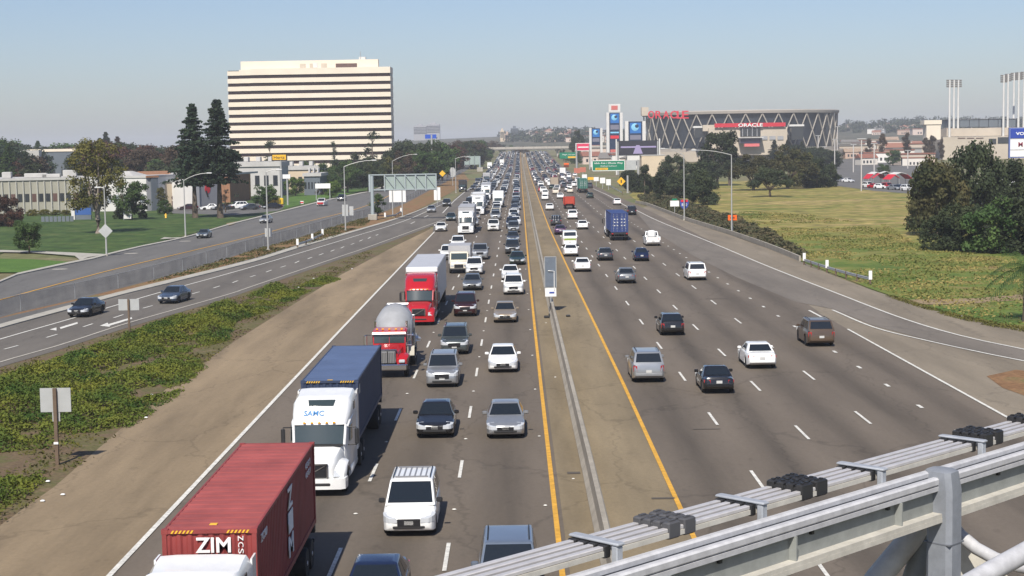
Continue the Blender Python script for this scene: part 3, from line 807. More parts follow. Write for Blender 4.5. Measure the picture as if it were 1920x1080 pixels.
    if kind in ('suv', 'minivan'):
        for s in (-1, 1):
            out.append(('roof_rail', MB().tube([(s * (wr_ - .1), a1 + .25 - L / 2, H - .01), (s * (wr_ - .1), a1 + .35 - L / 2, H + .05), (s * (wr_ - .1), a2 - .35 - L / 2, H + .05), (s * (wr_ - .1), a2 - .25 - L / 2, H - .01)], .02, 5).mesh('roof_rail'), 'trim', None))
    return out
KEYMAT = {'glass': M_glass, 'tyre': M_tyre, 'rim': M_rim, 'lamp': M_lamp, 'tail': M_tail, 'trim': M_trim, 'grille': M_grille, 'plate': M_plate, 'chrome': M_chrome}
CARS = {}
def car(kind, color, loc, rz, label, group=None, name=None):
    """a car with all its parts; every car of a kind shares the part meshes"""
    if kind not in CARS: CARS[kind] = car_parts(kind)
    pm = paint_mat(color)
    cat = {'suv': 'suv', 'minivan': 'minivan', 'pickup': 'pickup truck', 'van': 'van'}.get(kind, 'car')
    t = thing(name or {'suv': 'suv', 'minivan': 'minivan', 'pickup': 'pickup_truck', 'van': 'van', 'beetle': 'compact_car'}.get(kind, kind if kind != 'coupe' else 'coupe_car'), label, cat, loc, rz, group)
    for p in CARS[kind]:
        o = obj(p[0], p[1], KEYMAT.get(p[2], pm), t)
        if p[2] == 'paint': paint(o, pm)
        if len(p) > 4:
            o.location = p[4]
            obj(p[5][0], p[5][1], KEYMAT[p[5][2]], o)
    return t
FARS = {}
def far_mesh(kind):
    """the same car as one light mesh, for the distance"""
    if kind in FARS: return FARS[kind]
    if kind not in CARS: CARS[kind] = car_parts(kind)
    order = ['paint', 'glass', 'tyre', 'lamp', 'tail', 'trim']
    b = MB()
    for p in CARS[kind]:
        if p[0] in ('mirror', 'roof_rail', 'licence_plate', 'air_intake'): continue
        key = p[2] if p[2] in order else 'trim'
        off = Vector(p[4]) if len(p) > 4 else Vector((0, 0, 0))
        b.v_off = len(b.v)
        o = len(b.v)
        b.v += [tuple(v.co + off) for v in p[1].vertices]
        b.f += [tuple(i + o for i in f.vertices) for f in p[1].polygons]
        b.m += [order.index(key)] * len(p[1].polygons)
    del b.v_off
    me = b.mesh('far_' + kind, 38)
    for k in order: me.materials.append(KEYMAT.get(k, paint_mat('white')))
    FARS[kind] = me
    return me
def far_car(kind, color, loc, rz, label, group):
    o = obj({'suv': 'suv', 'minivan': 'minivan', 'pickup': 'pickup_truck', 'van': 'van'}.get(kind, 'sedan' if kind == 'sedan' else 'hatchback'), far_mesh(kind), paint_mat(color))
    paint(o, paint_mat(color))
    o.location, o.rotation_euler = loc, (0, 0, rz)
    return tag(o, label, {'suv': 'suv', 'minivan': 'minivan', 'pickup': 'pickup truck', 'van': 'van'}.get(kind, 'car'), group)

# ---- lorries
def wheel_set(t, x, y, r=.5, wd=.28, dual=False, rimm=None, key='wheel'):
    for s in (-1, 1):
        w2 = wd * (2.1 if dual else 1)
        if (r, w2) not in CARS:
            CARS[(r, w2)] = (MB().lathe([(-w2 / 2, r * .7), (-w2 / 2, r * .93), (-w2 / 2 + .05, r), (w2 / 2 - .05, r), (w2 / 2, r * .93), (w2 / 2, r * .7)], 20, 'x').mesh('tyre', 40),
                             [MB().lathe([(-q * w2 / 2 * .9, r * .58), (q * w2 / 2 * .9, r * .58), (q * w2 / 2 * .5, r * .45), (q * w2 / 2 * .55, r * .2), (q * w2 / 2 * 1.05, r * .16), (q * w2 / 2 * 1.05, .01)], 12, 'x').mesh('rim') for q in (1, -1)])
        ty, ri = CARS[(r, w2)]
        o = obj(key, ty, M_tyre, t); o.location = (s * x, y, r)
        obj('rim', ri[0 if s > 0 else 1], M_alu, o)
def tractor(loc, rz, color, label, near=True, tall=3.85, name='semi_truck', flat_box=None):
    """long-nose sleeper tractor with roof fairing; nose at -y, bumper at y = 0"""
    pm = paint_mat(color)
    t = thing(name, label, 'truck', loc, rz)
    def P(n, b, m, sm=None, par=None): return b.build(n, m, par or t, sm)
    hr = []
    for y, ww, z0, z1 in ((.12, .62, .78, 1.22), (.2, .72, .7, 1.38), (.5, .82, .68, 1.52), (1.2, .93, .7, 1.66), (1.85, 1.0, .75, 1.80)):
        hr.append([(-ww, y, z0), (ww, y, z0), (ww, y, lerp(z0, z1, .72)), (ww * .9, y, z1 - .06), (ww * .6, y, z1), (-ww * .6, y, z1), (-ww * .9, y, z1 - .06), (-ww, y, lerp(z0, z1, .72))])
    P('hood', MB().loft(hr), pm, 45)
    bp = MB()
    bp.loft([[(-1.0, -.02, z), (1.0, -.02, z), (1.2, .12, z), (1.24, .5, z), (1.24, .75, z), (-1.24, .75, z), (-1.24, .5, z), (-1.2, .12, z)] for z in (.32, .74)])
    P('bumper', bp, pm, 45)
    P('air_intake', MB().rbox(-.62, .62, -.045, .3, .45, .58, .03), M_trim)
    P('grille', MB().rbox(-.5, .5, .06, .4, .76, 1.3, .05), M_grille)
    gb = MB()
    gb.hexa([(-.46, .035, .8), (-.38, .035, .8), (-.38, .07, .8), (-.46, .07, .8)], [(.38, .035, 1.26), (.46, .035, 1.26), (.46, .07, 1.26), (.38, .07, 1.26)])
    for q in ((-.52, -.47), (.47, .52)): gb.box(q[0], q[1], .03, .12, .76, 1.3)
    gb.box(-.52, .52, .03, .12, 1.28, 1.34)
    P('grille_trim', gb, M_chrome)
    for s in (-1, 1):
        fr = []
        for y, z1, xo in ((.28, .95, 1.12), (.5, 1.14, 1.2), (.9, 1.28, 1.23), (1.35, 1.3, 1.23), (1.8, 1.14, 1.23), (1.95, .95, 1.23)):
            fr.append([(s * .68, y, .72 if not .7 < y < 1.75 else 1.05), (s * xo, y, .72 if not .7 < y < 1.75 else 1.05), (s * xo, y, z1 - .08), (s * (xo - .1), y, z1), (s * .68, y, z1 + .06)])
        b = MB().loft(fr)
        if s < 0: b.f = [f[::-1] for f in b.f]
        P('fender', b, pm, 50)
        b = MB().hexa([(s * .72, .18, .78), (s * 1.1, .3, .78), (s * 1.16, .6, .78), (s * .72, .6, .78)], [(s * .72, .26, 1.02), (s * 1.08, .38, 1.02), (s * 1.16, .62, 1.05), (s * .72, .6, 1.02)])
        P('headlight', b, M_lamp)
    # cab with doors, sleeper
    cr = []
    for y, ww, z0, z1 in ((1.8, 1.02, .95, 1.86), (2.0, 1.12, .8, 2.5), (2.45, 1.2, .72, 2.75), (3.3, 1.22, .72, 2.85), (4.9, 1.22, .72, 2.85)):
        cr.append([(-ww, y, z0), (ww, y, z0), (ww, y, z1 - .12), (ww - .12, y, z1), (-ww + .12, y, z1), (-ww, y, z1 - .12)])
    P('cab', MB().loft(cr), pm, 40)
    ws = MB()
    ws.loft([[(-.98, 1.70, 1.82), (-.5, 1.62, 1.84), (.5, 1.62, 1.84), (.98, 1.70, 1.82), (.98, 2.1, 1.82), (-.98, 2.1, 1.82)], [(-1.02, 2.02, 2.56), (-.5, 1.94, 2.58), (.5, 1.94, 2.58), (1.02, 2.02, 2.56), (1.02, 2.3, 2.56), (-1.02, 2.3, 2.56)]])
    P('windshield', ws, M_tglass, 30)
    P('wiper_cowl', MB().box(-.95, .95, 1.55, 1.75, 1.76, 1.83), M_trim)
    for s in (-1, 1):
        P('pillar', MB().tube([(s * 1.02, 1.68, 1.8), (s * 1.06, 2.0, 2.58)], .055, 6), pm)
    fa = []
    for y, ww, z1 in ((1.92, .98, 2.62), (2.1, 1.08, 2.82), (2.6, 1.16, 3.15), (3.2, 1.2, 3.5), (3.9, 1.22, tall - .12), (4.5, 1.24, tall), (4.95, 1.24, tall + .02)):
        fa.append([(-ww, y, 2.58), (ww, y, 2.58), (ww, y, max(z1 - .25, 2.6)), (ww * .88, y, z1 - .03), (ww * .55, y, z1), (-ww * .55, y, z1), (-ww * .88, y, z1 - .03), (-ww, y, max(z1 - .25, 2.6))])
    P('roof_fairing', MB().loft(fa), pm, 50)
    P('roof_window', MB().hexa([(-.5, 2.68, 3.225), (.5, 2.68, 3.225), (.42, 2.72, 3.19), (-.42, 2.72, 3.19)], [(-.56, 3.02, 3.43), (.56, 3.02, 3.43), (.5, 3.0, 3.38), (-.5, 3.0, 3.38)]), M_tglass)
    for x in (-.6, -.3, 0, .3, .6): P('marker_lamp', MB().rbox(x - .06, x + .06, 1.86, 1.96, 2.63, 2.7, .015), M_amber)
    for s in (-1, 1):
        P('side_window', MB().hexa([(s * 1.205, 2.2, 1.85), (s * 1.225, 2.2, 1.85), (s * 1.225, 3.0, 1.85), (s * 1.205, 3.0, 1.85)], [(s * 1.205, 2.35, 2.5), (s * 1.225, 2.35, 2.5), (s * 1.225, 3.0, 2.5), (s * 1.205, 3.0, 2.5)]), M_tglass)
        P('sleeper_window', MB().box(min(s * 1.21, s * 1.235), max(s * 1.21, s * 1.235), 3.7, 4.2, 2.9, 3.25), M_tglass)
        P('side_fairing', MB().box(min(s * 1.2, s * 1.25), max(s * 1.2, s * 1.25), 4.9, 5.5, 1.0, tall - .1), pm)
        P('fuel_tank', MB().lathe([(2.4, .02), (2.4, .32), (2.45, .36), (4.7, .36), (4.75, .32), (4.75, .02)], 14, 'y', (s * .9, 0, .62)), pm if color == 'white' else M_alu, 40)
        m = P('mirror', MB().rbox(min(s * 1.42, s * 1.58), max(s * 1.42, s * 1.58), 1.95, 2.12, 1.75, 2.42, .04), M_trim if color != 'cream' else pm)
        for za, zc in ((2.45, 2.46), (1.72, 1.74)): P('mirror_arm', MB().tube([(s * 1.1, 2.1, za), (s * 1.5, 2.03, zc)], .025, 5), M_trim, par=m)
    ch = MB()
    for s in (-1, 1): ch.box(s * .42 - .05, s * .42 + .05, .6, 8.2, .75, 1.0)
    ch.box(-.6, .6, 6.1, 7.1, 1.0, 1.15)
    P('chassis', ch, M_trim)
    wheel_set(t, 1.04, 1.25)
    wheel_set(t, .95, 6.35, dual=True)
    wheel_set(t, .95, 7.55, dual=True)
    return t
def trailer_chassis(t, y0, y1, zt):
    b = MB()
    for s in (-1, 1): b.box(s * .45 - .06, s * .45 + .06, y0 + .2, y1 - .1, zt - .4, zt - .05)
    b.box(-1.2, 1.2, y0 + .1, y0 + .35, zt - .2, zt - .02); b.box(-1.2, 1.2, y1 - .25, y1, zt - .3, zt - .02)
    for k in range(4): yy = lerp(y0 + 1, y1 - 1, k / 3); b.box(-1.1, 1.1, yy, yy + .12, zt - .25, zt - .05)
    b.build('trailer_frame', M_trim, t)
    for s in (-1, 1):
        lg = MB(); lg.box(s * .75 - .07, s * .75 + .07, y0 + 3.4, y0 + 3.55, .2, zt - .2); lg.box(s * .75 - .14, s * .75 + .14, y0 + 3.33, y0 + 3.62, .15, .2)
        lg.build('landing_leg', M_trim, t)
    wheel_set(t, .95, y1 - 2.6, dual=True); wheel_set(t, .95, y1 - 1.35, dual=True)
    b = MB().box(-1.15, 1.15, y1 - .02, y1 + .06, .55, .67)
    for s in (-1, 1): b.box(s * .7 - .05, s * .7 + .05, y1 - .02, y1 + .05, .6, zt - .2)
    b.build('rear_guard', M_trim, t)
    for s in (-1, 1): MB().rbox(s * 1.02 - .12, s * 1.02 + .12, y1 - .02, y1 + .07, zt - .28, zt - .12, .02).build('taillight', M_tail, t)
def corrugated(b, x0, y0, x1, y1, z0, z1, pitch, depth, nx, ny):
    """corrugated wall from (x0,y0) to (x1,y1), ribs pushed along the normal (nx, ny)"""
    L = math.hypot(x1 - x0, y1 - y0)
    n = max(int(L / pitch), 2)
    pr = []
    for k in range(n):
        for f, d in ((0, 0), (.30, 0), (.5, 1), (.8, 1)):
            pr.append(((k + f) / n, d))
    pr.append((1, 0))
    vs = []
    for t_, d in pr:
        x, y = lerp(x0, x1, t_) - nx * depth * d, lerp(y0, y1, t_) - ny * depth * d
        vs += [(x, y, z0), (x, y, z1)]
    b.add(vs, [(2 * i, 2 * i + 2, 2 * i + 3, 2 * i + 1) for i in range(len(pr) - 1)])
def container(loc, rz, m, m2, label, L=12.19, h=2.74, near=True, stripes=True):
    """corrugated container; front wall at y = 0 faces -y"""
    t = thing('shipping_container', label, 'container', loc, rz)
    w = 1.22
    b = MB()
    corrugated(b, w - .03, .08, w - .03, L - .08, .14, h - .08, .28, .035, 1, 0)
    b.build('side_wall', m, t)
    b = MB(); corrugated(b, -w + .03, L - .08, -w + .03, .08, .14, h - .08, .28, .035, -1, 0)
    b.build('side_wall', m, t)
    b = MB(); corrugated(b, -w + .1, .03, w - .1, .03, .14, h - .08, .27, .04, 0, -1)
    b.build('front_wall', m, t)
    # roof panel with shallow cross corrugations
    b = MB()
    n = int(L / .55)
    vs = []
    for k in range(n):
        for f, d in ((.05, 0), (.4, 0), (.5, 1), (.9, 1)):
            y = lerp(.06, L - .06, (k + f) / n)
            vs += [(-w + .05, y, h - .03 + d * .012), (w - .05, y, h - .03 + d * .012)]
    b.add(vs, [(2 * i, 2 * i + 1, 2 * i + 3, 2 * i + 2) for i in range(len(vs) // 2 - 1)])
    b.build('roof', m2, t)
    b = MB()
    for s in (-1, 1):
        b.box(min(s * w, s * (w - .06)), max(s * w, s * (w - .06)), .1, L - .1, h - .1, h - .012)
        b.box(min(s * w, s * (w - .06)), max(s * w, s * (w - .06)), .1, L - .1, 0, .16)
    for y0, y1 in ((0, .08), (L - .08, L)):
        b.box(-w + .1, w - .1, y0, y1, h - .11, h - .014); b.box(-w + .1, w - .1, y0, y1, .0, .15)
    b.build('rails', m, t)
    for s in (-1, 1):
        for y0 in (0, L - .16):
            p = MB().box(s * (w - .05) - .06, s * (w - .05) + .06, y0 - .004, y0 + .164, 0, h - .1).box(s * (w - .06) - .085, s * (w - .06) + .085, y0 - .01, y0 + .17, h - .12, h + .004)
            p.build('corner_post', m, t)
    d = MB()
    for s in (-1, 1):
        d.box(min(s * .02, s * 1.1), max(s * .02, s * 1.1), L - .06, L - .02, .15, h - .12)
    d.build('rear_door', m, t)
    bars = MB()
    for x in (-.85, -.35, .35, .85): bars.tube([(x, L + .01, .1), (x, L + .01, h - .1)], .022, 6)
    for x in (-.85, -.35, .35, .85): bars.box(x - .1, x + .18, L, L + .03, 1.0, 1.06)
    for x in (-.85, -.35, .35, .85):
        for z in (.5, 1.5, 2.2): bars.box(x - .07, x + .07, L - .01, L + .035, z, z + .06)
    bars.build('lock_rods', M_alu, t)
    if stripes:
        for x0 in (-1.0, .45):
            b = MB()
            for k in range(6): b.hexa([(x0 + k * .1, -.016, h - .1), (x0 + k * .1 + .05, -.016, h - .1), (x0 + k * .1 + .05, -.002, h - .1), (x0 + k * .1, -.002, h - .1)], [(x0 + k * .1 + .05, -.016, h - .02), (x0 + k * .1 + .1, -.016, h - .02), (x0 + k * .1 + .1, -.002, h - .02), (x0 + k * .1 + .05, -.002, h - .02)])
            b.build('hazard_stripes', mat('hazard_yellow', (0.72, 0.42, 0.03), 0.6), t)
    return t
def box_body(t, y0, y1, z0, z1, m, mr, w=1.28, front=None):
    """smooth van body of a trailer"""
    MB().box(-w, w, y0, y1, z0, z1 - .03).build('cargo_box', m, t)
    MB().box(-w + .03, w - .03, y0 + .03, y1 - .03, z1 - .03, z1).build('box_roof', mr, t)
    b = MB()
    for s in (-1, 1): b.box(s * w - .02, s * w + .02, y0, y1, z1 - .14, z1 - .02); b.box(s * w - .02, s * w + .02, y0, y1, z0, z0 + .12)
    b.box(-w, w, y0 - .02, y0 + .02, z1 - .14, z1 - .01)
    b.build('box_rails', M_alu, t)

# ------------------------------------------------------------------ traffic
def spot(px, py, L, away=False):
    p = G(px, py)
    return Vector((p.x, p.y + L / 2, T(p.y + L / 2) + 0.03))
ALLV = []                                   # (lane x, y) of the vehicles placed by hand, so the filled-in ones keep clear
def put(kind, color, px, py, label, away=False, rz=None, group=None, lane=True):
    p = spot(px, py, KINDS[kind]['L'])
    if rz is None: rz = PI if away else 0.0
    if lane: ALLV.append((p.x - BEND(p.y), p.y, KINDS[kind]['L']))
    if p.y > 330: return far_car(kind, color, p, rz, label, group)
    return car(kind, color, p, rz, label, group)
GI, GO = 'vehicles queueing towards the camera', 'vehicles driving away from the camera'

# ---- the container lorries nearest the camera
Z0 = 0.03
cred = mat('container_red', (0.235, 0.040, 0.036), 0.6, var=0.2, vscale=0.9)
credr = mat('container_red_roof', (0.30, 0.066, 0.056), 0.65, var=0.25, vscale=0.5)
cblue = mat('container_blue', (0.028, 0.042, 0.085), 0.55, var=0.12, vscale=0.9)
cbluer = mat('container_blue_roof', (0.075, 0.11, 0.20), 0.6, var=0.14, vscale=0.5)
white_ink = mat('white_lettering', (0.78, 0.78, 0.76), 0.6)
blue_ink = mat('blue_lettering', (0.09, 0.25, 0.50), 0.5)
HB = 1.22
def container_truck(xc, ybump, color, cm, cmr, tlabel, clabel, L=12.19, h=2.74, tall=3.5):
    t = tractor((xc, ybump, Z0), 0, color, tlabel, tall=tall)
    trailer_chassis(t, 5.75, 5.8 + L, HB)
    c = container((xc, ybump + 5.8, Z0 + HB), 0, cm, cmr, clabel, L, h)
    ALLV.append((xc - BEND(ybump + 9), ybump + 9, 19))
    return t, c
t1, c1 = container_truck(-8.02, 35.0, 'white', cred, credr, 'white sleeper truck hauling the red container, cut off by the bottom edge of the view', 'red corrugated shipping container with white lettering, nearest in the slow lane')
text('ZIM', (.1, -.02, 2.33), .92, .4, white_ink, c1, bold=.02, ext=.012)
for k, ch in enumerate('ZCSU'): text(ch, (.82, -.02, 2.5 - k * .17), .13, .14, white_ink, c1, ext=.012, rot=(PI / 2, PI / 2, 0))
for k, ch in enumerate('ZIM'): text(ch, (1.232, 6.2, 2.2 - k * .72), .95, .62, white_ink, c1, ext=.012, bold=.02, rot=(PI / 2, 0, PI / 2))
text('ZCSU', (1.232, 1.2, 2.3), 1.0, .22, white_ink, c1, ext=.012, rot=(PI / 2, 0, PI / 2))
for k in range(2): text('4 5 G 1', (1.232, 10.4, 2.35 - k * .3), 1.1, .2, white_ink, c1, ext=.012, rot=(PI / 2, 0, PI / 2))
b = MB().rbox(-.1, .1, .55, .75, 2.72, 2.735, .005); b.build('roof_label', mat('hazard_yellow', (0.72, 0.42, 0.03)), c1)
t2, c2 = container_truck(-8.0, 62.3, 'white', cblue, cbluer, 'white sleeper truck with blue lettering above its windshield, hauling the blue container', 'blue corrugated shipping container just behind the red one', h=2.6, tall=3.62)
text('SAMC', (-.25, 2.32, 2.985), .82, .30, blue_ink, t2, rot=(R_(33.4), 0, 0), ext=.02, bold=.004)
b = MB().rbox(-.12, .12, .2, .3, 2.58, 2.595, .005); b.build('roof_label', mat('hazard_yellow', (0.72, 0.42, 0.03)), c2)
MB().box(1.225, 1.235, .35, .8, 1.95, 2.35).build('side_label', mat('label_grey', (0.35, 0.35, 0.33)), c2)
b = MB(); b.box(-.55, .35, .0, .01, 0, .05)

# ---- red sleeper truck with a long white trailer
t3 = tractor((-7.4, 122.5, Z0), 0, 'red', 'red sleeper truck pulling a long white box trailer', tall=3.75)
M_trailw = mat('trailer_white', (0.52, 0.52, 0.53), 0.45, var=0.06, vscale=0.5)
M_trailr = mat('trailer_roof', (0.42, 0.43, 0.46), 0.55, var=0.08, vscale=0.6)
trailer_chassis(t3, 5.7, 21.5, 1.2)
box_body(t3, 5.7, 21.6, 1.15, 4.1, M_trailw, M_trailr)
MB().rbox(-1.27, 1.27, 5.45, 5.72, 3.7, 4.13, .06).build('trailer_nose', mat('trailer_nose_white', (0.74, 0.74, 0.73), 0.35), t3)
ALLV.append((-7.4, 132, 24))

# ---- concrete mixer
def mixer(loc, label):
    t = thing('concrete_mixer', label, 'mixer truck', loc)
    pm = paint_mat('red')
    def P(n, b, m, sm=None, par=None): return b.build(n, m, par or t, sm)
    P('bumper', MB().rbox(-1.18, 1.18, -.05, .3, .5, .86, .06), M_chrome)
    P('grille', MB().rbox(-.48, .48, .1, .4, .9, 1.62, .04), mat('grille_silver', (0.5, 0.5, 0.49), 0.3, metal=.8))
    gs = MB()
    for k in range(9): x = -.42 + k * .105; gs.box(x - .012, x + .012, .085, .12, .95, 1.56)
    gs.box(-.035, .035, .075, .12, .92, 1.6)
    P('grille_bars', gs, M_trim)
    P('grille_crown', MB().rbox(-.56, .56, .08, .34, 1.62, 1.74, .03), M_chrome)
    hr = []
    for y, ww, z1 in ((.25, .6, 1.68), (.8, .68, 1.78), (1.7, .85, 1.92)):
        hr.append([(-ww, y, .95), (ww, y, .95), (ww, y, z1 - .18), (ww * .72, y, z1), (-ww * .72, y, z1), (-ww, y, z1 - .18)])
    P('hood', MB().loft(hr), pm, 40)
    for s in (-1, 1):
        fr = []
        for y, z1, xo in ((.2, 1.15, 1.1), (.45, 1.32, 1.2), (.95, 1.42, 1.22), (1.5, 1.36, 1.22), (1.9, 1.1, 1.22)):
            z0 = .85 if y < .5 or y > 1.8 else 1.15
            fr.append([(s * .55, y, z0), (s * xo, y, z0), (s * xo, y, z1 - .08), (s * (xo - .12), y, z1), (s * .55, y, z1)])
        b = MB().loft(fr)
        if s < 0: b.f = [f[::-1] for f in b.f]
        P('fender', b, pm, 45)
        P('headlight', MB().rbox(s * .85 - .18, s * .85 + .18, .08, .3, .92, 1.12, .04), M_lamp)
    cab = []
    for y, ww, z1 in ((1.65, .98, 1.95), (1.72, 1.0, 2.55), (1.85, 1.02, 2.68), (3.2, 1.04, 2.74), (3.3, 1.02, 2.6)):
        cab.append([(-ww, y, 1.0), (ww, y, 1.0), (ww, y, z1 - .1), (ww - .1, y, z1), (-ww + .1, y, z1), (-ww, y, z1 - .1)])
    P('cab', MB().loft(cab), pm, 40)
    for x0, x1 in ((-.92, -.02), (.02, .92)):
        P('windshield', MB().hexa([(x0, 1.62, 1.95), (x1, 1.62, 1.95), (x1, 1.7, 1.95), (x0, 1.7, 1.95)], [(x0, 1.68, 2.5), (x1, 1.68, 2.5), (x1, 1.75, 2.5), (x0, 1.75, 2.5)]), M_tglass)
    P('visor', MB().hexa([(-1.02, 1.5, 2.5), (1.02, 1.5, 2.5), (1.02, 1.75, 2.5), (-1.02, 1.75, 2.5)], [(-1.0, 1.56, 2.62), (1.0, 1.56, 2.62), (1.0, 1.8, 2.66), (-1.0, 1.8, 2.66)]), pm)
    for x in (-.75, -.4, 0, .4, .75): P('marker_lamp', MB().rbox(x - .07, x + .07, 1.9, 2.05, 2.7, 2.8, .02), M_amber)
    for s in (-1, 1):
        P('side_window', MB().box(min(s * 1.03, s * 1.05), max(s * 1.03, s * 1.05), 1.95, 2.8, 1.95, 2.45), M_tglass)
        m = P('mirror', MB().rbox(s * 1.45 - .1, s * 1.45 + .1, 1.75, 1.86, 1.75, 2.4, .03), M_chrome)
        for za, zc in ((2.4, 2.42), (1.8, 1.78)): P('mirror_arm', MB().tube([(s * 1.0, 1.85, za), (s * 1.45, 1.8, zc)], .025, 5), M_chrome, par=m)
        P('exhaust_stack', MB().tube([(s * .95, 3.42, 1.0), (s * .95, 3.42, 3.1)], .08, 8), M_chrome, 40)
        P('rear_fender', MB().loft([[(s * .62, y, z), (s * 1.28, y, z), (s * 1.28, y, z + .05), (s * .62, y, z + .05)] for y, z in ((5.2, .7), (5.3, 1.15), (5.8, 1.3), (7.6, 1.3), (8.1, 1.15), (8.2, .7))]), mat('fender_cream', (0.5, 0.47, 0.4), 0.5))
    dm = mat('drum_grey', (0.33, 0.335, 0.34), 0.5, var=0.12, vscale=1.2)
    M = Matrix.Translation((0, 3.75, 2.05)) @ Matrix.Rotation(R_(11), 4, 'X')
    prof = [(0, .02), (0, .55), (.12, .62), (.9, .95), (1.7, 1.17), (2.4, 1.22), (3.2, 1.15), (4.2, .85), (5.0, .6), (5.15, .58), (5.15, .02)]
    P('drum', MB().lathe(prof, 28, 'y', M=M), dm, 35)
    P('drum_band', MB().lathe([(3.5, .9), (3.5, 1.1), (3.68, 1.1), (3.68, .9)], 28, 'y', M=M), M_alu, 35)
    P('hopper', MB().loft([[(-.35, 8.9, 3.0), (.35, 8.9, 3.0), (.35, 9.4, 3.0), (-.35, 9.4, 3.0)], [(-.7, 8.6, 3.6), (.7, 8.6, 3.6), (.7, 9.6, 3.6), (-.7, 9.6, 3.6)]], cap1=False), M_alu)
    P('chute', MB().loft([[(-.3, 9.3, 2.5), (.3, 9.3, 2.5), (.22, 9.35, 2.3), (-.22, 9.35, 2.3)], [(1.0, 9.0, 1.3), (1.5, 9.2, 1.3), (1.45, 9.2, 1.15), (1.05, 9.0, 1.15)]]), M_alu)
    P('support_arch', MB().tube([(-1.1, 8.5, 1.1), (-1.1, 8.5, 2.9), (1.1, 8.5, 2.9), (1.1, 8.5, 1.1)], .07, 6), M_alu)
    P('hand_rail', MB().tube([(1.15, 3.6, 1.2), (1.22, 3.8, 3.1), (1.22, 5.0, 3.2)], .03, 5), M_alu)
    ch = MB()
    for s in (-1, 1): ch.box(s * .42 - .06, s * .42 + .06, .5, 9.2, .8, 1.1)
    ch.box(-.9, .9, 3.4, 4.2, 1.0, 1.6); ch.box(-.6, .6, 7.8, 8.8, 1.1, 2.4)
    P('chassis', ch, M_trim)
    P('water_tank', MB().lathe([(0, .02), (0, .3), (1.3, .3), (1.3, .02)], 12, 'y', (-.95, 3.6, 1.4)), M_alu, 40)
    wheel_set(t, 1.05, 1.2); wheel_set(t, .98, 6.1, dual=True); wheel_set(t, .98, 7.35, dual=True)
    return t
mixer((-7.62, 94.6, Z0), 'red concrete mixer truck with a grey drum, between the blue container and the red truck')
ALLV.append((-7.4, 99, 11))

# ---- more lorries up the slow lane and across the median
def box_truck(loc, rz, color, m, mr, label, L=8.0, h=3.5, w=1.2, cat='truck', name='box_truck', open_top=False, sedl=False):
    """short cab and box body; nose at -y"""
    t = thing(name, label, cat, loc, rz)
    pm = paint_mat(color)
    cr = []
    for y, ww, z0, z1 in ((0, .85, .5, 1.1), (.1, .95, .42, 1.25), (.75, 1.0, .42, 1.42), (1.35, 1.02, .42, 2.25), (2.2, 1.04, .42, 2.32)):
        cr.append([(-ww, y, z0), (ww, y, z0), (ww, y, z1 - .12), (ww - .14, y, z1), (-ww + .14, y, z1), (-ww, y, z1 - .12)])
    MB().loft(cr).build('cab', pm, t, 40)
    MB().hexa([(-.86, .76, 1.5), (.86, .76, 1.5), (.86, .9, 1.5), (-.86, .9, 1.5)], [(-.86, 1.22, 2.14), (.86, 1.22, 2.14), (.86, 1.36, 2.14), (-.86, 1.36, 2.14)]).build('windshield', M_tglass, t)
    for s in (-1, 1):
        MB().box(min(s * 1.0, s * 1.06), max(s * 1.0, s * 1.06), 1.2, 2.0, 1.5, 2.05).build('side_window', M_tglass, t)
        MB().rbox(s * .72 - .17, s * .72 + .17, -.03, .2, .75, .98, .03).build('headlight', M_lamp, t)
        MB().rbox(s * .95 - .1, s * .95 + .1, L - .02, L + .03, .85, 1.05, .02).build('taillight', M_tail, t)
        MB().rbox(s * 1.3 - .07, s * 1.3 + .07, .95, 1.05, 1.5, 1.95, .03).build('mirror', M_trim, t)
    MB().rbox(-.5, .5, -.03, .15, .62, 1.02, .03).build('grille', M_grille, t)
    MB().rbox(-1.0, 1.0, -.06, .2, .4, .6, .04).build('bumper', M_trim, t)
    if open_top:
        b = MB()
        b.box(-w, -w + .08, 2.4, L, 1.0, h); b.box(w - .08, w, 2.4, L, 1.0, h); b.box(-w, w, 2.4, 2.48, 1.0, h); b.box(-w, w, L - .08, L, 1.0, h); b.box(-w, w, 2.4, L, 1.0, 1.1)
        b.build('cargo_bed', m, t)
        b = MB()
        for k in range(5):
            yy = lerp(2.6, L - .15, k / 4)
            for s in (-1, 1): b.box(s * w - .04, s * w + .04, yy - .05, yy + .05, 1.0, h)
        b.build('stakes', m, t)
    else:
        MB().box(-w, w, 2.35, L, .95, h - .03).build('cargo_box', m, t)
        MB().box(-w + .03, w - .03, 2.38, L - .03, h - .03, h).build('box_roof', mr, t)
        b = MB()
        for k in range(-2, 3): b.box(k * .42 - .02, k * .42 + .02, L, L + .02, 1.0, h - .1)
        for z in (1.2, 1.9, 2.6): b.box(-w + .1, w - .1, L, L + .025, z, z + .04)
        b.build('rear_door', m, t)
        b = MB()
        for s in (-1, 1): b.box(s * w - .02, s * w + .02, 2.35, L, h - .12, h - .02); b.box(s * w - .025, s * w + .025, L - .1, L + .03, .95, h)
        b.build('box_rails', M_alu, t)
    MB().box(-.5, .5, 1.2, L, .6, .9).build('chassis', M_trim, t)
    wheel_set(t, .95, 1.05, r=.42, wd=.24); wheel_set(t, .9, L - 1.9, r=.42, wd=.24, dual=True)
    return t
def along(px, py, z=0.03):
    p = G(px, py); return Vector((p.x, p.y, T(p.y) + z))
M_boxw = mat('box_white', (0.70, 0.70, 0.68), 0.5, var=0.06, vscale=0.7)
M_boxg = mat('box_grey', (0.36, 0.36, 0.37), 0.5, var=0.08, vscale=0.7)
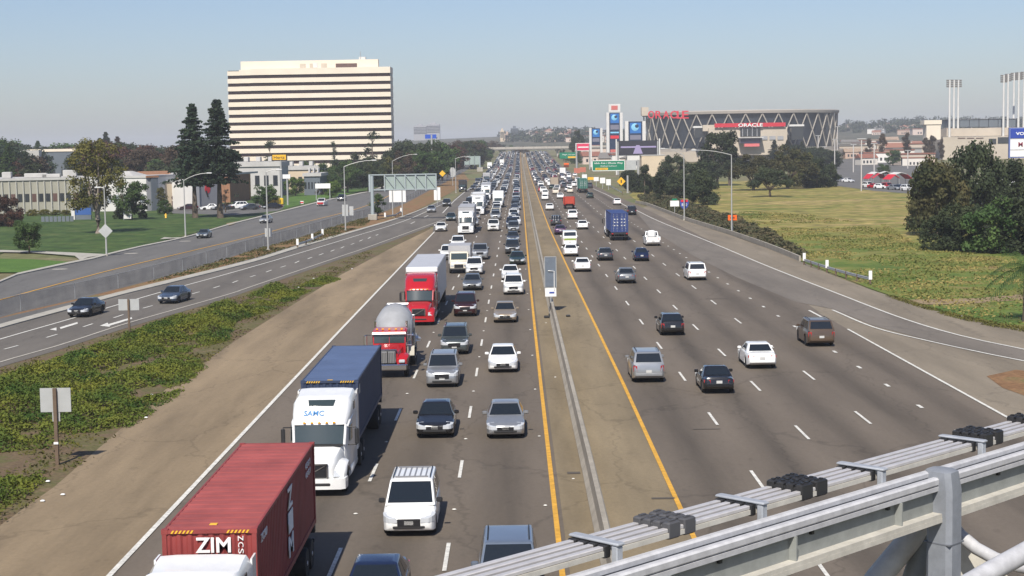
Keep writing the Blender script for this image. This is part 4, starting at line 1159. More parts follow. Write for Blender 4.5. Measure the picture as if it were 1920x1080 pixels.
# white truck half hidden behind the red one
p = along(836, 517); box_truck((-5.95, p.y + 2, Z0), 0, 'cream', M_boxg, M_boxg, 'cream fronted truck mostly hidden behind the red sleeper truck', 7.5, 2.9); ALLV.append((-6.2, p.y + 5, 9))
p = along(873, 440); tt = tractor(p, 0, 'white', 'white sleeper truck with a grey trailer, behind two white suvs', tall=3.5); trailer_chassis(tt, 5.7, 20, 1.2); box_body(tt, 5.7, 20, 1.15, 4.1, M_boxg, M_boxg); ALLV.append((p.x - BEND(p.y), p.y + 10, 23))
p = along(896, 404); tt = tractor(p, 0, 'white', 'white sleeper truck with a white trailer, second behind the white suvs', tall=3.8); trailer_chassis(tt, 5.7, 20, 1.2); box_body(tt, 5.7, 20, 1.15, 4.1, M_boxw, M_boxw); ALLV.append((p.x - BEND(p.y), p.y + 10, 23))
p = along(934, 390); box_truck(p, 0, 'white', M_boxw, M_boxw, 'white box truck with red bumper in the middle oncoming lane', 8.5, 3.6); ALLV.append((p.x - BEND(p.y), p.y + 4, 10))
p = along(911, 375); tt = tractor(p, 0, 'white', 'white truck with a dark trailer, third in the row of white trucks', tall=3.7); trailer_chassis(tt, 5.7, 19, 1.2); box_body(tt, 5.7, 19, 1.15, 4.0, M_boxg, M_boxg); ALLV.append((p.x - BEND(p.y), p.y + 10, 22))
p = along(867, 360); box_truck(p, 0, 'black', mat('box_black', (.03, .028, .028), .5), mat('box_black', (.03, .028, .028), .5), 'black truck at the left edge of the oncoming lanes beside the lamp post', 8.0, 3.4); ALLV.append((p.x - BEND(p.y), p.y + 4, 10))
p = along(912, 342); box_truck(p, 0, 'grey', M_boxg, M_boxw, 'grey truck with a pale flat roof among distant oncoming vehicles', 11, 3.4, 1.3); ALLV.append((p.x - BEND(p.y), p.y + 5, 12))
p = along(918, 318); box_truck(p, 0, 'white', M_boxw, M_boxw, 'tall white box truck in the distant oncoming queue', 9, 3.8, 1.25); ALLV.append((p.x - BEND(p.y), p.y + 5, 12))
p = along(941, 312); box_truck(p, 0, 'white', M_boxw, M_boxw, 'farthest tall white box truck in the oncoming queue', 9, 4.0, 1.25); ALLV.append((p.x - BEND(p.y), p.y + 5, 12))
# away: blue container, red stake truck, green container, tan dump truck, white box truck
cb2 = mat('container_navy', (0.028, 0.05, 0.16), 0.5, var=0.12, vscale=0.9)
cg = mat('container_green', (0.035, 0.13, 0.10), 0.55, var=0.12, vscale=0.9)
def away_container(px, py, cm, l1, l2):
    p = along(px, py)
    ye = p.y                                  # tail end
    t = tractor((p.x, ye + 18.0, p.z), PI, 'white', l1)
    trailer_chassis(t, 5.75, 18.0, HB)
    c = container((p.x, ye + 12.2, p.z + HB), PI, cm, cm, l2)
    b = MB()
    for x in (-.7, -.3, .3, .7):
        for z in (.9, 1.35, 1.8): b.box(x - .09, x + .09, 12.19, 12.205, z, z + .1)
    b.build('door_labels', white_ink, c)
    ALLV.append((p.x - BEND(ye + 9), ye + 9, 20))
away_container(1162, 452, cb2, 'white truck ahead of the navy container, driving away', 'navy blue container with white door labels, driving away on the right')
away_container(1094, 362, cg, 'truck ahead of the green container, driving away in the distance', 'green container driving away, small in the right lanes')
p = along(1068, 392); box_truck((p.x, p.y + 7.5, p.z), PI, 'orange red', mat('bed_orange_red', (.40, .045, .02), .5, var=.1), None, 'orange red stake bed truck driving away', 7.5, 2.5, 1.15, open_top=True); ALLV.append((p.x - BEND(p.y), p.y + 4, 9))
p = along(1040, 353); box_truck((p.x, p.y + 8, p.z), PI, 'cream', mat('bed_tan', (.34, .28, .21), .6, var=.1), None, 'tan dump truck with slatted sides driving away', 8, 3.3, 1.25, open_top=True); ALLV.append((p.x - BEND(p.y), p.y + 4, 9))
p = along(1055, 330); box_truck((p.x, p.y + 8, p.z), PI, 'white', M_boxw, M_boxw, 'white box truck driving away near the far exit', 8, 3.5, 1.25); ALLV.append((p.x - BEND(p.y), p.y + 4, 9))

# ---- cars coming towards the camera
mv = put('minivan', 'white', 767, 1011, 'white minivan with a slatted roof rack, nearest in the middle oncoming lane')
b = MB()
for k in range(6): x = -.5 + k * .2; b.box(x - .025, x + .025, -.2, 1.5, 1.735, 1.765)
for y in (-.25, 1.5): b.box(-.6, .6, y - .03, y + .03, 1.75, 1.79)
b.build('roof_rack', mat('rack_grey', (.2, .2, .21), .4), mv)
dbs = car('sedan', 'dark blue', (-4.25, 47.0, Z0), 0, 'dark blue sedan cut off by the bottom edge, beside the red container'); ALLV.append((-4.2, 47, 5))
car('suv', 'silver blue', (-.3, 48.3, Z0), 0, 'blue grey wagon at the bottom edge, behind the foreground rails'); ALLV.append((-.3, 49.5, 5))
put('sedan', 'black', 815, 825, 'black sedan beside the white truck with blue lettering')
put('sedan', 'silver', 948, 826, 'silver sedan with a sunroof in the oncoming lane by the yellow line')
put('suv', 'silver', 829, 729, 'silver suv with a roof rack beside the blue container')
put('sedan', 'white', 943, 701, 'white rounded sedan behind the silver sedan, by the yellow line')
put('suv', 'grey green', 852, 667, 'grey green wagon just behind the silver suv')
put('suv', 'dark red', 872, 595, 'dark red suv with a bright grille beside the red truck')
put('sedan', 'tan', 947, 607, 'tan sedan third from the camera beside the yellow line')
put('sedan', 'grey', 885, 546, 'grey sedan close behind the dark red suv')
put('suv', 'white', 963, 554, 'white suv behind the tan sedan, by the yellow line')
put('suv', 'white', 889, 516, 'white low suv behind the grey sedan in the middle lane')
put('sedan', 'white', 957, 527, 'white sedan half hidden behind the white suv by the yellow line')
put('pickup', 'silver', 900, 488, 'silver pickup truck behind the white low suv')
put('sedan', 'dark green', 970, 498, 'dark green sedan tight against the yellow line')
put('suv', 'dark grey', 961, 477, 'dark grey suv behind the dark green sedan')
put('suv', 'white', 839, 489, 'white suv nearest behind the red truck trailer')
put('suv', 'white', 858, 469, 'second white suv behind the red truck trailer')
put('pickup', 'white', 925, 434, 'white pickup truck alone in the middle oncoming lane')
put('suv', 'silver', 929, 413, 'silver suv behind the white pickup truck')
put('sedan', 'white', 826, 435, 'white sedan at the tip of the tan gore')
put('sedan', 'dark green', 845, 415, 'dark green sedan next to the white sedan at the gore')
put('sedan', 'silver', 887, 424, 'silver car half hidden beside the white sleeper truck')
put('suv', 'black', 837, 388, 'black suv where the ramp joins the freeway')
put('sedan', 'silver', 808, 399, 'silver sedan where the ramp joins the freeway')
put('sedan', 'white', 871, 397, 'white car ahead of the white trucks at the left')
for i, (px, py, c) in enumerate(((962, 455, 'dark grey'), (963, 437, 'grey'), (965, 416, 'dark blue'), (965, 401, 'dark blue'), (966, 391, 'dark grey'), (967, 381, 'blue grey'), (968, 364, 'dark green'))):
    put(['sedan', 'suv', 'hatchback'][i % 3], c, px, py, ['dark grey car', 'grey suv', 'dark blue hatchback', 'dark blue sedan', 'dark grey suv', 'blue grey hatchback', 'dark green sedan'][i] + ' in the dark queue by the yellow line, ' + ['first', 'second', 'third', 'fourth', 'fifth', 'sixth', 'seventh'][i] + ' of seven')

# ---- cars driving away
put('suv', 'silver', 1217, 720, 'silver suv driving away, nearest to the yellow line', True)
put('coupe', 'black', 1349, 741, 'black sedan driving away, nearest of the right hand traffic', True)
put('hatchback', 'black', 1262, 631, 'black hatchback driving away beyond the silver suv', True)
put('sedan', 'white', 1430, 694, 'white sedan driving away beside the black sedan', True)
put('suv', 'brown', 1541, 652, 'brown suv driving away by the gore of the exit ramp', True)
put('sedan', 'grey', 1176, 533, 'grey sedan with a glinting rear window driving away', True)
put('minivan', 'white', 1308, 527, 'white minivan driving away in the right lanes', True)
put('sedan', 'white', 1093, 511, 'white sedan driving away nearest the median sign', True)
put('sedan', 'dark grey', 1136, 490, 'dark grey sedan driving away left of the small rounded car', True)
put('beetle', 'dark blue', 1204, 491, 'small rounded dark blue car driving away', True)
put('sedan', 'white', 1071, 482, 'white sedan driving away behind the white van', True)
vn = put('van', 'white', 1069, 464, 'white van with dark rear window and green print driving away', True)
MB().box(-.8, .8, 2.7, 2.72, .95, 1.2).build('rear_print', mat('green_print', (.22, .30, .04), .5), vn)
pk = put('pickup', 'white', 1225, 462, 'white pickup truck carrying a white load, driving away', True)
MB().rbox(-.5, .6, -.1, 1.2, 1.0, 2.0, .2).build('load', mat('load_white', (.7, .7, .68), .6), pk)
put('sedan', 'purple', 1051, 441, 'dark purple car partly hidden left of the white van', True)
put('suv', 'black', 1185, 404, 'black suv driving away beyond the navy container', True)
put('sedan', 'white', 1093, 431, 'white sedan driving away left of the navy container', True)
bk = put('suv', 'dark grey', 1043, 424, 'dark suv with bicycles on its rear rack', True)
b = MB()
for k, x in enumerate((-.35, .1, .45)):
    for zc in (1.0, 1.5): b.lathe([(-.02, .24), (.02, .24), (.02, .3), (-.02, .3)], 12, 'x', (x, 2.5 + .08 * k, zc), caps=False)
    b.box(x - .03, x + .03, 2.42 + .08 * k, 2.5 + .08 * k, .9, 1.65)
b.build('bicycle_rack', M_alu, bk)
put('suv', 'white', 1074, 412, 'white suv driving away in line with the orange red truck', True)
put('sedan', 'white', 1031, 395, 'white car driving away in the inner lane beyond the dark suv', True)
put('sedan', 'white', 1022, 376, 'white car driving away in the inner lane, farther on', True)
put('pickup', 'white', 1019, 363, 'white pickup driving away in the inner lane, farther on', True)
put('hatchback', 'white', 1158, 385, 'white hatchback driving away alone by the right edge line', True)
put('sedan', 'dark green', 1107, 372, 'dark green sedan driving away behind the green container', True)
put('suv', 'dark grey', 1106, 353, 'dark car hidden beside the green container', True)
put('sedan', 'white', 1051, 373, 'white sedan driving away beyond the orange red truck', True)
put('suv', 'white', 1045, 358, 'white suv driving away right behind the tan dump truck', True)
put('sedan', 'white', 1068, 355, 'white sedan driving away right of the tan dump truck', True)
put('sedan', 'black', 1055, 346, 'black sedan driving away beside the tan dump truck', True)
put('suv', 'white', 1067, 334, 'white suv driving away behind the distant white box truck', True)
put('sedan', 'white', 1078, 331, 'white sedan driving away right of the distant white box truck', True)

# ---- ramp, street, parking
def head(px0, px1):
    a, b_ = G(*px0), G(*px1)
    d = a - b_                                # nose towards the first point
    return math.atan2(d.y, d.x) + PI / 2
def put2(kind, color, px, py, label, hd, group=None):
    p = G(px, py); p.z += 0.03
    if p.y > 420: return far_car(kind, color, p, hd, label, group)
    return car(kind, color, p, hd, label, group)
put2('sedan', 'black', 163, 591, 'black sedan on the ramp at the left', head((100, 612), (245, 570)))
put2('sedan', 'blue grey', 328, 566, 'blue grey sedan on the ramp behind the back of a small sign', head((277, 576), (441, 529)))
put2('coupe', 'grey green', 383, 446, 'grey green car on the street beyond the fence', head((330, 462), (430, 435)))
put2('sedan', 'silver', 499, 418, 'silver sedan on the street behind a lamp post', head((465, 426), (560, 402)))
sp = put2('pickup', 'white', 604, 386, 'white pickup with a red nose on the street', head((560, 400), (660, 374)))
MB().rbox(-.75, .75, -2.84, -2.6, .45, .95, .05).build('red_bumper', paint_mat('red'), sp)
put2('suv', 'black', 641, 377, 'black car on the street behind the white pickup', head((600, 388), (690, 366)))
put2('suv', 'white', 446, 392, 'white suv parked at the kerb in front of the brown building', R_(-60))
put2('sedan', 'dark grey', 468, 394, 'dark grey car parked beside the white suv', R_(-60))
put2('sedan', 'white', 394, 394, 'white car parked in front of the grey wall', R_(-70))
put2('sedan', 'dark grey', 415, 394, 'dark car parked behind a brown tree trunk', R_(-60))
put2('sedan', 'dark red', 352, 394, 'dark red car parked before the cream building', R_(-70))
put2('sedan', 'black', 510, 392, 'black sedan parked beside the yellow loader', R_(-60))
put2('sedan', 'silver', 810, 317, 'silver car far along the street', head((790, 325), (830, 309)))
put2('suv', 'dark grey', 829, 311, 'dark car far along the street', head((790, 325), (830, 309)))
put2('van', 'white', 845, 297, 'white van far along the street', head((790, 325), (850, 300)))
put2('suv', 'white', 709, 341, 'white suv crossing behind the sign gantry', R_(80))

# ---- the rest of both queues, filled in lane by lane
COLS = ['white'] * 9 + ['silver'] * 5 + ['grey'] * 3 + ['dark grey'] * 4 + ['black'] * 5 + ['dark blue'] * 2 + ['red'] * 1 + ['tan'] + ['blue grey'] + ['dark green'] + ['cream'] * 2
KND = ['sedan'] * 6 + ['suv'] * 5 + ['minivan', 'pickup', 'pickup', 'hatchback', 'hatchback', 'van']
r2 = random.Random(21)
mass = MB()
mass_order = ['white', 'silver', 'grey', 'black', 'red', 'cream']
def add_mass(kind, color, p):
    me = far_mesh(kind)
    o = len(mass.v)
    mass.v += [(v.co.x + p.x, v.co.y + p.y, v.co.z + p.z) for v in me.vertices]
    mass.f += [tuple(i + o for i in f.vertices) for f in me.polygons]
    ci = mass_order.index(color if color in mass_order else ('black' if color.startswith('dark') else 'grey'))
    mass.m += [ci if f.material_index == 0 else len(mass_order) + f.material_index - 1 for f in me.polygons]
LANE_NAMES = [(-.5, 'oncoming lane beside the yellow line'), (-4.25, 'second oncoming lane from the median'), (-7.75, 'third oncoming lane from the median'), (-11.3, 'fourth oncoming lane from the median'), (-14.2, 'outermost oncoming lane'),
              (7.95, 'innermost lane driving away'), (11.6, 'second lane driving away'), (15.35, 'third lane driving away'), (19.0, 'fourth lane driving away'), (22.5, 'outermost lane driving away')]
UNITS = ['', 'first', 'second', 'third', 'fourth', 'fifth', 'sixth', 'seventh', 'eighth', 'ninth', 'tenth', 'eleventh', 'twelfth', 'thirteenth', 'fourteenth', 'fifteenth', 'sixteenth', 'seventeenth', 'eighteenth', 'nineteenth']
def ordinal(n):
    if n < 20: return UNITS[n]
    t_ = ['', '', 'twent', 'thirt', 'fort', 'fift', 'sixt', 'sevent', 'eight', 'ninet'][n // 10]
    return t_ + 'ieth' if n % 10 == 0 else t_ + 'y-' + UNITS[n % 10]
FILLED = []
def fill(x, y0, y1, gap, away):
    y = y0 + r2.uniform(0, gap)
    while y < y1:
        k, c = r2.choice(KND), r2.choice(COLS)
        if not away and x > -2 and r2.random() < .5: c = r2.choice(['dark grey', 'black', 'dark blue', 'grey', 'silver'])
        L = KINDS[k]['L']
        xx = x + r2.uniform(-.35, .35)
        xw = xx + (DR(y) if away else 0)
        if not any(abs(xw - a) < 2.3 and abs(y - b_) < (L + l) / 2 + 2.0 for a, b_, l in ALLV):
            p = Vector((xw + BEND(y), y, T(y) + .03))
            if y < 720:
                o = far_car(k, c, p, PI if away else 0, 'x', 'distant traffic driving away' if away else 'distant oncoming queue')
                FILLED.append((o, x, y, c, {'suv': 'suv', 'pickup': 'pickup', 'van': 'van', 'minivan': 'minivan'}.get(k, 'car'), away))
            else: add_mass(k, c, p)
            ALLV.append((xw, y, L))
        y += L + gap * r2.uniform(.45, 1.6)
fill(-.5, 235, 1350, 5.5, False)
fill(-4.25, 300, 1350, 8, False)
fill(-7.75, 300, 1350, 9, False)
fill(-11.3, 330, 1350, 13, False)
fill(-14.2, 480, 1350, 22, False)
fill(7.95, 420, 1350, 11, True)
fill(11.6, 440, 1350, 12, True)
fill(15.35, 440, 1350, 15, True)
fill(19.0, 480, 1350, 18, True)
fill(22.5, 520, 1350, 24, True)
for o, x, y, c, k, away in FILLED:
    n = sum(1 for a, b_, l in ALLV if abs(a - (DR(b_) if away else 0) - x) < 1.8 and b_ <= y)
    o['label'] = '%s %s, %s vehicle from the camera in the %s' % (c, k, ordinal(n), dict(LANE_NAMES)[x])
mo = mass.build('distant_traffic', [paint_mat(c) for c in mass_order] + [M_glass, M_tyre, M_lamp, M_tail, M_trim], None, 38)
tag(mo, 'mass of tiny cars packed together below the far overpass', kind='stuff')

# ------------------------------------------------------------------ median barrier, fences, rails, posts and signs
M_galv = mat('galvanised_steel', (0.36, 0.37, 0.37), 0.5, metal=0.35, var=0.1, vscale=1.5)
M_pole = mat('lamp_post_steel', (0.40, 0.40, 0.385), 0.5, metal=0.25)
M_wood = mat('weathered_timber', (0.13, 0.09, 0.06), 0.85, var=0.2, vscale=2)
M_signback = mat('sign_back_aluminium', (0.46, 0.47, 0.46), 0.45, metal=0.3, var=0.08, vscale=1.2)
M_sgreen = mat('sign_green', (0.0, 0.17, 0.085), 0.45)
M_swhite = mat('sign_white', (0.74, 0.74, 0.72), 0.45)
M_syel = mat('sign_yellow', (0.75, 0.42, 0.02), 0.45)
M_sora = mat('sign_orange', (0.80, 0.13, 0.01), 0.45)
M_sdull = mat('sign_dull_red', (0.42, 0.13, 0.08), 0.6)
M_sblue = mat('sign_blue', (0.03, 0.06, 0.30), 0.45)
M_sred = mat('sign_red', (0.60, 0.02, 0.03), 0.45)
M_bar = mat('barrier_concrete', (0.30, 0.27, 0.22), 0.85, var=0.22, vscale=0.7, bump=0.2, bscale=10)

# concrete median barrier in cast lengths
def barrier_lengths(t, xf, y0, y1, step, prof, m):
    y = y0
    while y < y1:
        a, c = y, min(y + step - 0.03, y1)
        b = MB()
        b.loft([[(x + xf(q) + BEND(q), q, z + T(q) + 0.03) for x, z in prof] for q in (a, c)])
        b.build('barrier_length', m, t)
        y += step
mb = thing('median_barrier', 'long concrete barrier along the middle of the freeway', 'barrier', (0, 0, 0))
PROF = [(-.3, 0), (-.3, .08), (-.14, .3), (-.09, .82), (.09, .82), (.14, .3), (.3, .08), (.3, 0)]
XM = lambda y: plin([(20, XBAR - .2), (60, XBAR), (270, XBAR - .15), (1400, XBAR - .3)], y)
barrier_lengths(mb, XM, 18, 330, 12.0, PROF, M_bar)
barrier_lengths(mb, XM, 330, 1350, 60.0, PROF, M_bar)

# solar powered sign standing in the median: long panel on a post, small white plate, lamp arm
p = G(1042, 585); p.x = XM(p.y) + BEND(p.y)
sg = thing('solar_sign', 'tall grey solar panel sign with a white plate, on the median barrier', 'sign', (p.x - .1, p.y, -0.45))
MB().tube([(0, 0, .6), (0, 0, 1.8)], .06, 8).build('post', M_galv, sg)
MB().rbox(-.46, .46, -.05, .05, 2.55, 5.0, .02).build('panel', mat('solar_panel', (0.16, 0.19, 0.23), 0.35, metal=.3, var=.1, vscale=3), sg)
fr = MB()
for x in (-.47, .47): fr.box(x - .03, x + .03, -.07, .07, 2.5, 5.03)
for z in (2.5, 5.03): fr.box(-.5, .5, -.07, .07, z - .03, z + .03)
fr.build('frame', M_galv, sg)
MB().box(-.46, .46, -.06, .04, 1.75, 2.45).build('white_plate', M_swhite, sg)
MB().box(-.12, .3, -.075, -.06, 2.0, 2.14).build('dark_print', M_sblue, sg)
MB().tube([(0, .12, .7), (0, .12, 5.0)], .05, 6).build('back_post', M_galv, sg)
MB().tube([(.3, -.12, 2.3), (.3, -.14, 3.85), (-.2, -.14, 3.9)], .035, 6).build('lamp_arm', M_swhite, sg)
MB().tube([(0, 0, 1.2), (-.15, -1.6, .52)], .05, 6).build('cable', M_trim, sg)
db = MB()
for dx, dy, sx, sy in ((-.55, -4.6, .22, .5), (-.25, -3.6, .12, 1.0)):
    db.rbox(p.x + dx - sx, p.x + dx + sx, p.y + dy - sy, p.y + dy + sy, .05, .17, .05)
tag(db.build('tyre_scrap', M_tyre), 'shredded black tyre tread lying beside the median barrier', 'tyre scrap')
tag(MB().rbox(p.x + 1.0, p.x + 1.35, p.y - 4.4, p.y - 4.0, .05, .2, .05).build('rubble_lump', M_trim), 'small dark lump of rubble right of the median barrier', 'rubble')

# chain link fence along the street: posts, rail, wire panels
def wire_mat():
    m = bpy.data.materials.new('chain_link'); m.use_nodes = True
    nt = m.node_tree
    b = nt.nodes['Principled BSDF']
    b.inputs['Base Color'].default_value = (0.17, 0.18, 0.19, 1); b.inputs['Roughness'].default_value = .6; b.inputs['Metallic'].default_value = .2
    g = nt.nodes.new('ShaderNodeNewGeometry'); n = nt.nodes.new('ShaderNodeTexNoise')
    n.inputs['Scale'].default_value = .5
    nt.links.new(g.outputs['Position'], n.inputs['Vector'])
    mr = nt.nodes.new('ShaderNodeMapRange')
    mr.inputs['From Min'].default_value, mr.inputs['From Max'].default_value, mr.inputs['To Min'].default_value, mr.inputs['To Max'].default_value = .35, .65, .16, .36
    nt.links.new(n.outputs['Fac'], mr.inputs['Value']); nt.links.new(mr.outputs['Result'], b.inputs['Alpha'])
    return m
M_wire = wire_mat()
fl = pline(FENCE, 64)
fn = thing('chain_link_fence', 'long grey chain link fence between the street and the ramp', 'fence', (0, 0, 0))
FH = 1.45
for i in range(63):
    a, c = fl[i], fl[i + 1]
    MB().quad((a.x, a.y, T(a.y) + .05), (c.x, c.y, T(c.y) + .05), (c.x, c.y, T(c.y) + FH), (a.x, a.y, T(a.y) + FH)).build('wire_panel', M_wire, fn)
    MB().tube([(a.x, a.y, T(a.y)), (a.x, a.y, T(a.y) + FH + .04)], .035, 5).build('post', M_galv, fn)
    MB().tube([(a.x, a.y, T(a.y) + FH), (c.x, c.y, T(c.y) + FH)], .022, 4, caps=False).build('top_rail', M_galv, fn)

# lamp posts
def lamp_post(base, h, arm, rise, label, group='tall street lamp posts', dirx=1, extra=None):
    t = thing('lamp_post', label, 'lamp post', base, 0, group)
    MB().tube([(0, 0, 0), (0, 0, .25)], .22, 8).build('foot', M_kerb, t)
    MB().tube([(0, 0, .2), (0, 0, h * .5), (0, 0, h)], [.13, .1, .075], 8).build('pole', M_pole, t, 50)
    pts = [(0, 0, h - .05)] + [(dirx * arm * q, 0, h - .05 + rise * (1 - (1 - q) ** 2)) for q in (.25, .5, .75, 1.0)]
    MB().tube(pts, [.065, .06, .055, .05, .045], 6).build('arm', M_pole, t, 50)
    MB().rbox(min(dirx * (arm - .1), dirx * (arm + .75)), max(dirx * (arm - .1), dirx * (arm + .75)), -.16, .16, h - .15 + rise, h + .05 + rise, .06).build('lamp_head', mat('lamp_head_grey', (0.55, 0.55, 0.54), 0.4), t)
    return t
def hgt(bx, by, ty):
    """height of an upright whose foot is seen at by and whose top at ty"""
    p = G(bx, by); q = AT(bx, ty, p.y)
    return q.z - p.z
for (bx, by, ty, hx, hy, lab) in ((648, 433, 312, 702, 300, 'lamp post with white sign backs on it, beside the ramp'), (503, 470, 322, 524, 318, 'lamp post at the ramp fence carrying a small plate'),
        (348, 445, 338, 393, 324, 'lamp post on the lawn before the cream building'), (737, 372, 302, 780, 289, 'lamp post behind the sign gantry'), (855, 362, 297, 878, 293, 'thin lamp post beside the black truck'),
        (1372, 438, 290, 1300, 281, 'lamp post with the orange sign, right of the freeway'), (1283, 413, 291, 1242, 278, 'lamp post with the blue shield sign, right of the freeway')):
    p = G(bx, by); h = hgt(bx, by, ty)
    hp = AT(hx, hy, p.y)
    d = hp.x - p.x
    lamp_post(p, h, abs(d) - .4, max(hp.z - p.z - h, .3), lab, dirx=1 if d > 0 else -1)
p = G(200, 480); h = hgt(200, 480, 352)
t = lamp_post(p, h, .5, .1, 'slim post with a pale diamond sign on the lawn corner', dirx=-1)
# signs fixed to posts
def plate(t, pts, y, m, th=.03, name='sign_plate'):
    b = MB(); n = len(pts)
    b.loft([[(x, y, z) for x, z in pts], [(x, y + th, z) for x, z in pts]])
    return b.build(name, m, t)
zc = hgt(200, 480, 433)
plate(t, [(0, zc - .95), (.95, zc), (0, zc + .95), (-.95, zc)], -.16, M_signback)
def post_sign(px, py, w, h, z0, m, label, posts=(0,), pm=None, back=False, cat='sign', name='road_sign', shape=None, trim=None, pw=.05, group=None):
    """sign on one or more posts; z0 is the lower edge of the plate"""
    p = G(px, py)
    t = thing(name, label, cat, p, 0, group)
    for x in posts:
        MB().box(x - pw, x + pw, -pw, pw, 0, z0 + h * (1 if back else .92)).build('post', pm or M_galv, t)
    pts = shape or [(-w / 2, z0), (w / 2, z0), (w / 2, z0 + h), (-w / 2, z0 + h)]
    plate(t, pts, (.055 if back else -.1) * (pw / .05), m)
    if trim: plate(t, [(-w / 2 - .06, z0 - .06), (w / 2 + .06, z0 - .06), (w / 2 + .06, z0 + h + .06), (-w / 2 - .06, z0 + h + .06)], (-.06) * (pw / .05), trim, name='sign_border')
    return t
p = G(108, 872); hh = hgt(108, 872, 773); h2 = hgt(108, 872, 728)
t = post_sign(108, 872, 1.35, h2 - hh, hh, M_signback, 'back of a grey sign on a timber post beside the ivy', pm=M_wood, back=True, pw=.075)
MB().box(-.17, .17, .09, .13, hh - .42, hh - .02).build('small_plate', M_signback, t)
MB().box(-.1, .1, -.12, -.08, .95, 1.05).build('band', M_swhite, t)
t = post_sign(243, 628, 1.55, .85, hgt(243, 628, 582), M_signback, 'back of a white sign on a timber post between the ivy and the ramp', pm=M_wood, back=True, pw=.07)
t = post_sign(746, 406, 3.3, hgt(746, 406, 357) - hgt(746, 406, 379), hgt(746, 406, 379), M_swhite, 'white sign on two posts below the gantry', posts=(-1.0, .9), back=True, pw=.09)
t = post_sign(648, 432, 1.0, 1.9, hgt(648, 432, 405), M_signback, 'pair of white sign backs on the ramp lamp post', back=True, cat='sign')
MB().box(.72, 1.4, -.1, -.05, hgt(648, 432, 404), hgt(648, 432, 387)).build('second_plate', M_signback, t)
t = post_sign(504, 469, .95, hgt(504, 469, 428) - hgt(504, 469, 444), hgt(504, 469, 444), M_signback, 'grey plate low on the ramp fence lamp post', back=True)
t = post_sign(820, 385, 1.5, 3.0, 1.2, M_swhite, 'white plate at the end of the sign gantry', back=True)
t = post_sign(830, 350, 0, 0, 0, M_syel, 'small yellow warning sign beyond the sign gantry', shape=[(0, 3.4), (1.1, 4.5), (0, 5.6), (-1.1, 4.5)], pw=.08)
t = post_sign(849, 348, 2.0, 3.3, 3.0, M_signback, 'tall white sign back near the thin lamp post', back=True, pw=.08, shape=[(-.6, 3.0), (.6, 3.0), (1.0, 4), (1.0, 5.4), (.5, 6.3), (-.5, 6.3), (-1, 5.4), (-1, 4)])
t = post_sign(696, 366, 3.4, 1.0, 2.2, M_swhite, 'low white board sign on the lawn beyond the street', posts=(-1.5, 1.5), pw=.08) if False else None
p = G(718, 372)
t = post_sign(606, 376, 4.0, 1.3, 3.2, M_swhite, 'white board sign on two posts beside the street', posts=(-1.8, 1.8), pw=.09)

# cantilever sign gantry at the ramp, seen from behind
p = G(699, 413)
gh = hgt(699, 413, 328)
gt = thing('sign_gantry', 'grey overhead sign gantry seen from behind, on a concrete block beside the ramp', 'gantry', p)
MB().rbox(-.85, .85, -.7, .7, 0, 1.15, .1).build('concrete_base', M_conc, gt)
MB().tube([(0, 0, 1.1), (0, 0, gh - .2)], .33, 12).build('post', mat('gantry_steel', (0.34, 0.39, 0.40), .5, metal=.2), gt, 50)
gs = MATS['gantry_steel']
W = (AT(818, 350, p.y).x - p.x); zb = hgt(699, 413, 356)
for z in (zb, gh): MB().box(-.5, W, -.12, .12, z - .1, z + .1).build('chord', gs, gt)
for k in range(6):
    x = lerp(2.4, W, k / 5)
    MB().box(x - .09, x + .09, -.2, .2, zb - .3, gh + .1).build('upright', gs, gt)
for k in range(5):
    a, c = lerp(2.4, W, k / 5), lerp(2.4, W, (k + 1) / 5)
    MB().box(a + .1, c - .1, .14, .2, zb - .2, gh - .1).build('sign_panel', mat('sign_panel_back', (0.27, 0.33, 0.305), .5, var=.1, vscale=1.5), gt)
    MB().tube([(a, -.1, gh - .1), (c, -.1, zb + .1)], .07, 5).build('brace', gs, gt)
MB().box(-.6, -.25, -.3, .3, zb - .4, gh + .1).build('end_frame', gs, gt)
# second, farther gantry
p = G(900, 322)
g2 = thing('sign_gantry', 'small far sign gantry left of the oncoming queue', 'gantry', p)
q = AT(871, 293, p.y); W = p.x - q.x; z1 = q.z - p.z; z0 = AT(871, 309, p.y).z - p.z
MB().tube([(0, 0, 0), (0, 0, z1)], .4, 8).build('post', gs, g2)
for k in range(3):
    MB().box(-W + k * W / 3, -W + (k + 1) * W / 3 - .25, -.15, .15, z0, z1).build('sign_panel', MATS['sign_panel_back'], g2)
    MB().box(-W + k * W / 3 - .1, -W + k * W / 3 + .1, -.4, -.16, z0 - .5, z1 + .3).build('upright', gs, g2)
MB().rbox(-1.5, 1.5, -1, 1, 0, 2.2, .1).build('concrete_base', M_conc, g2)
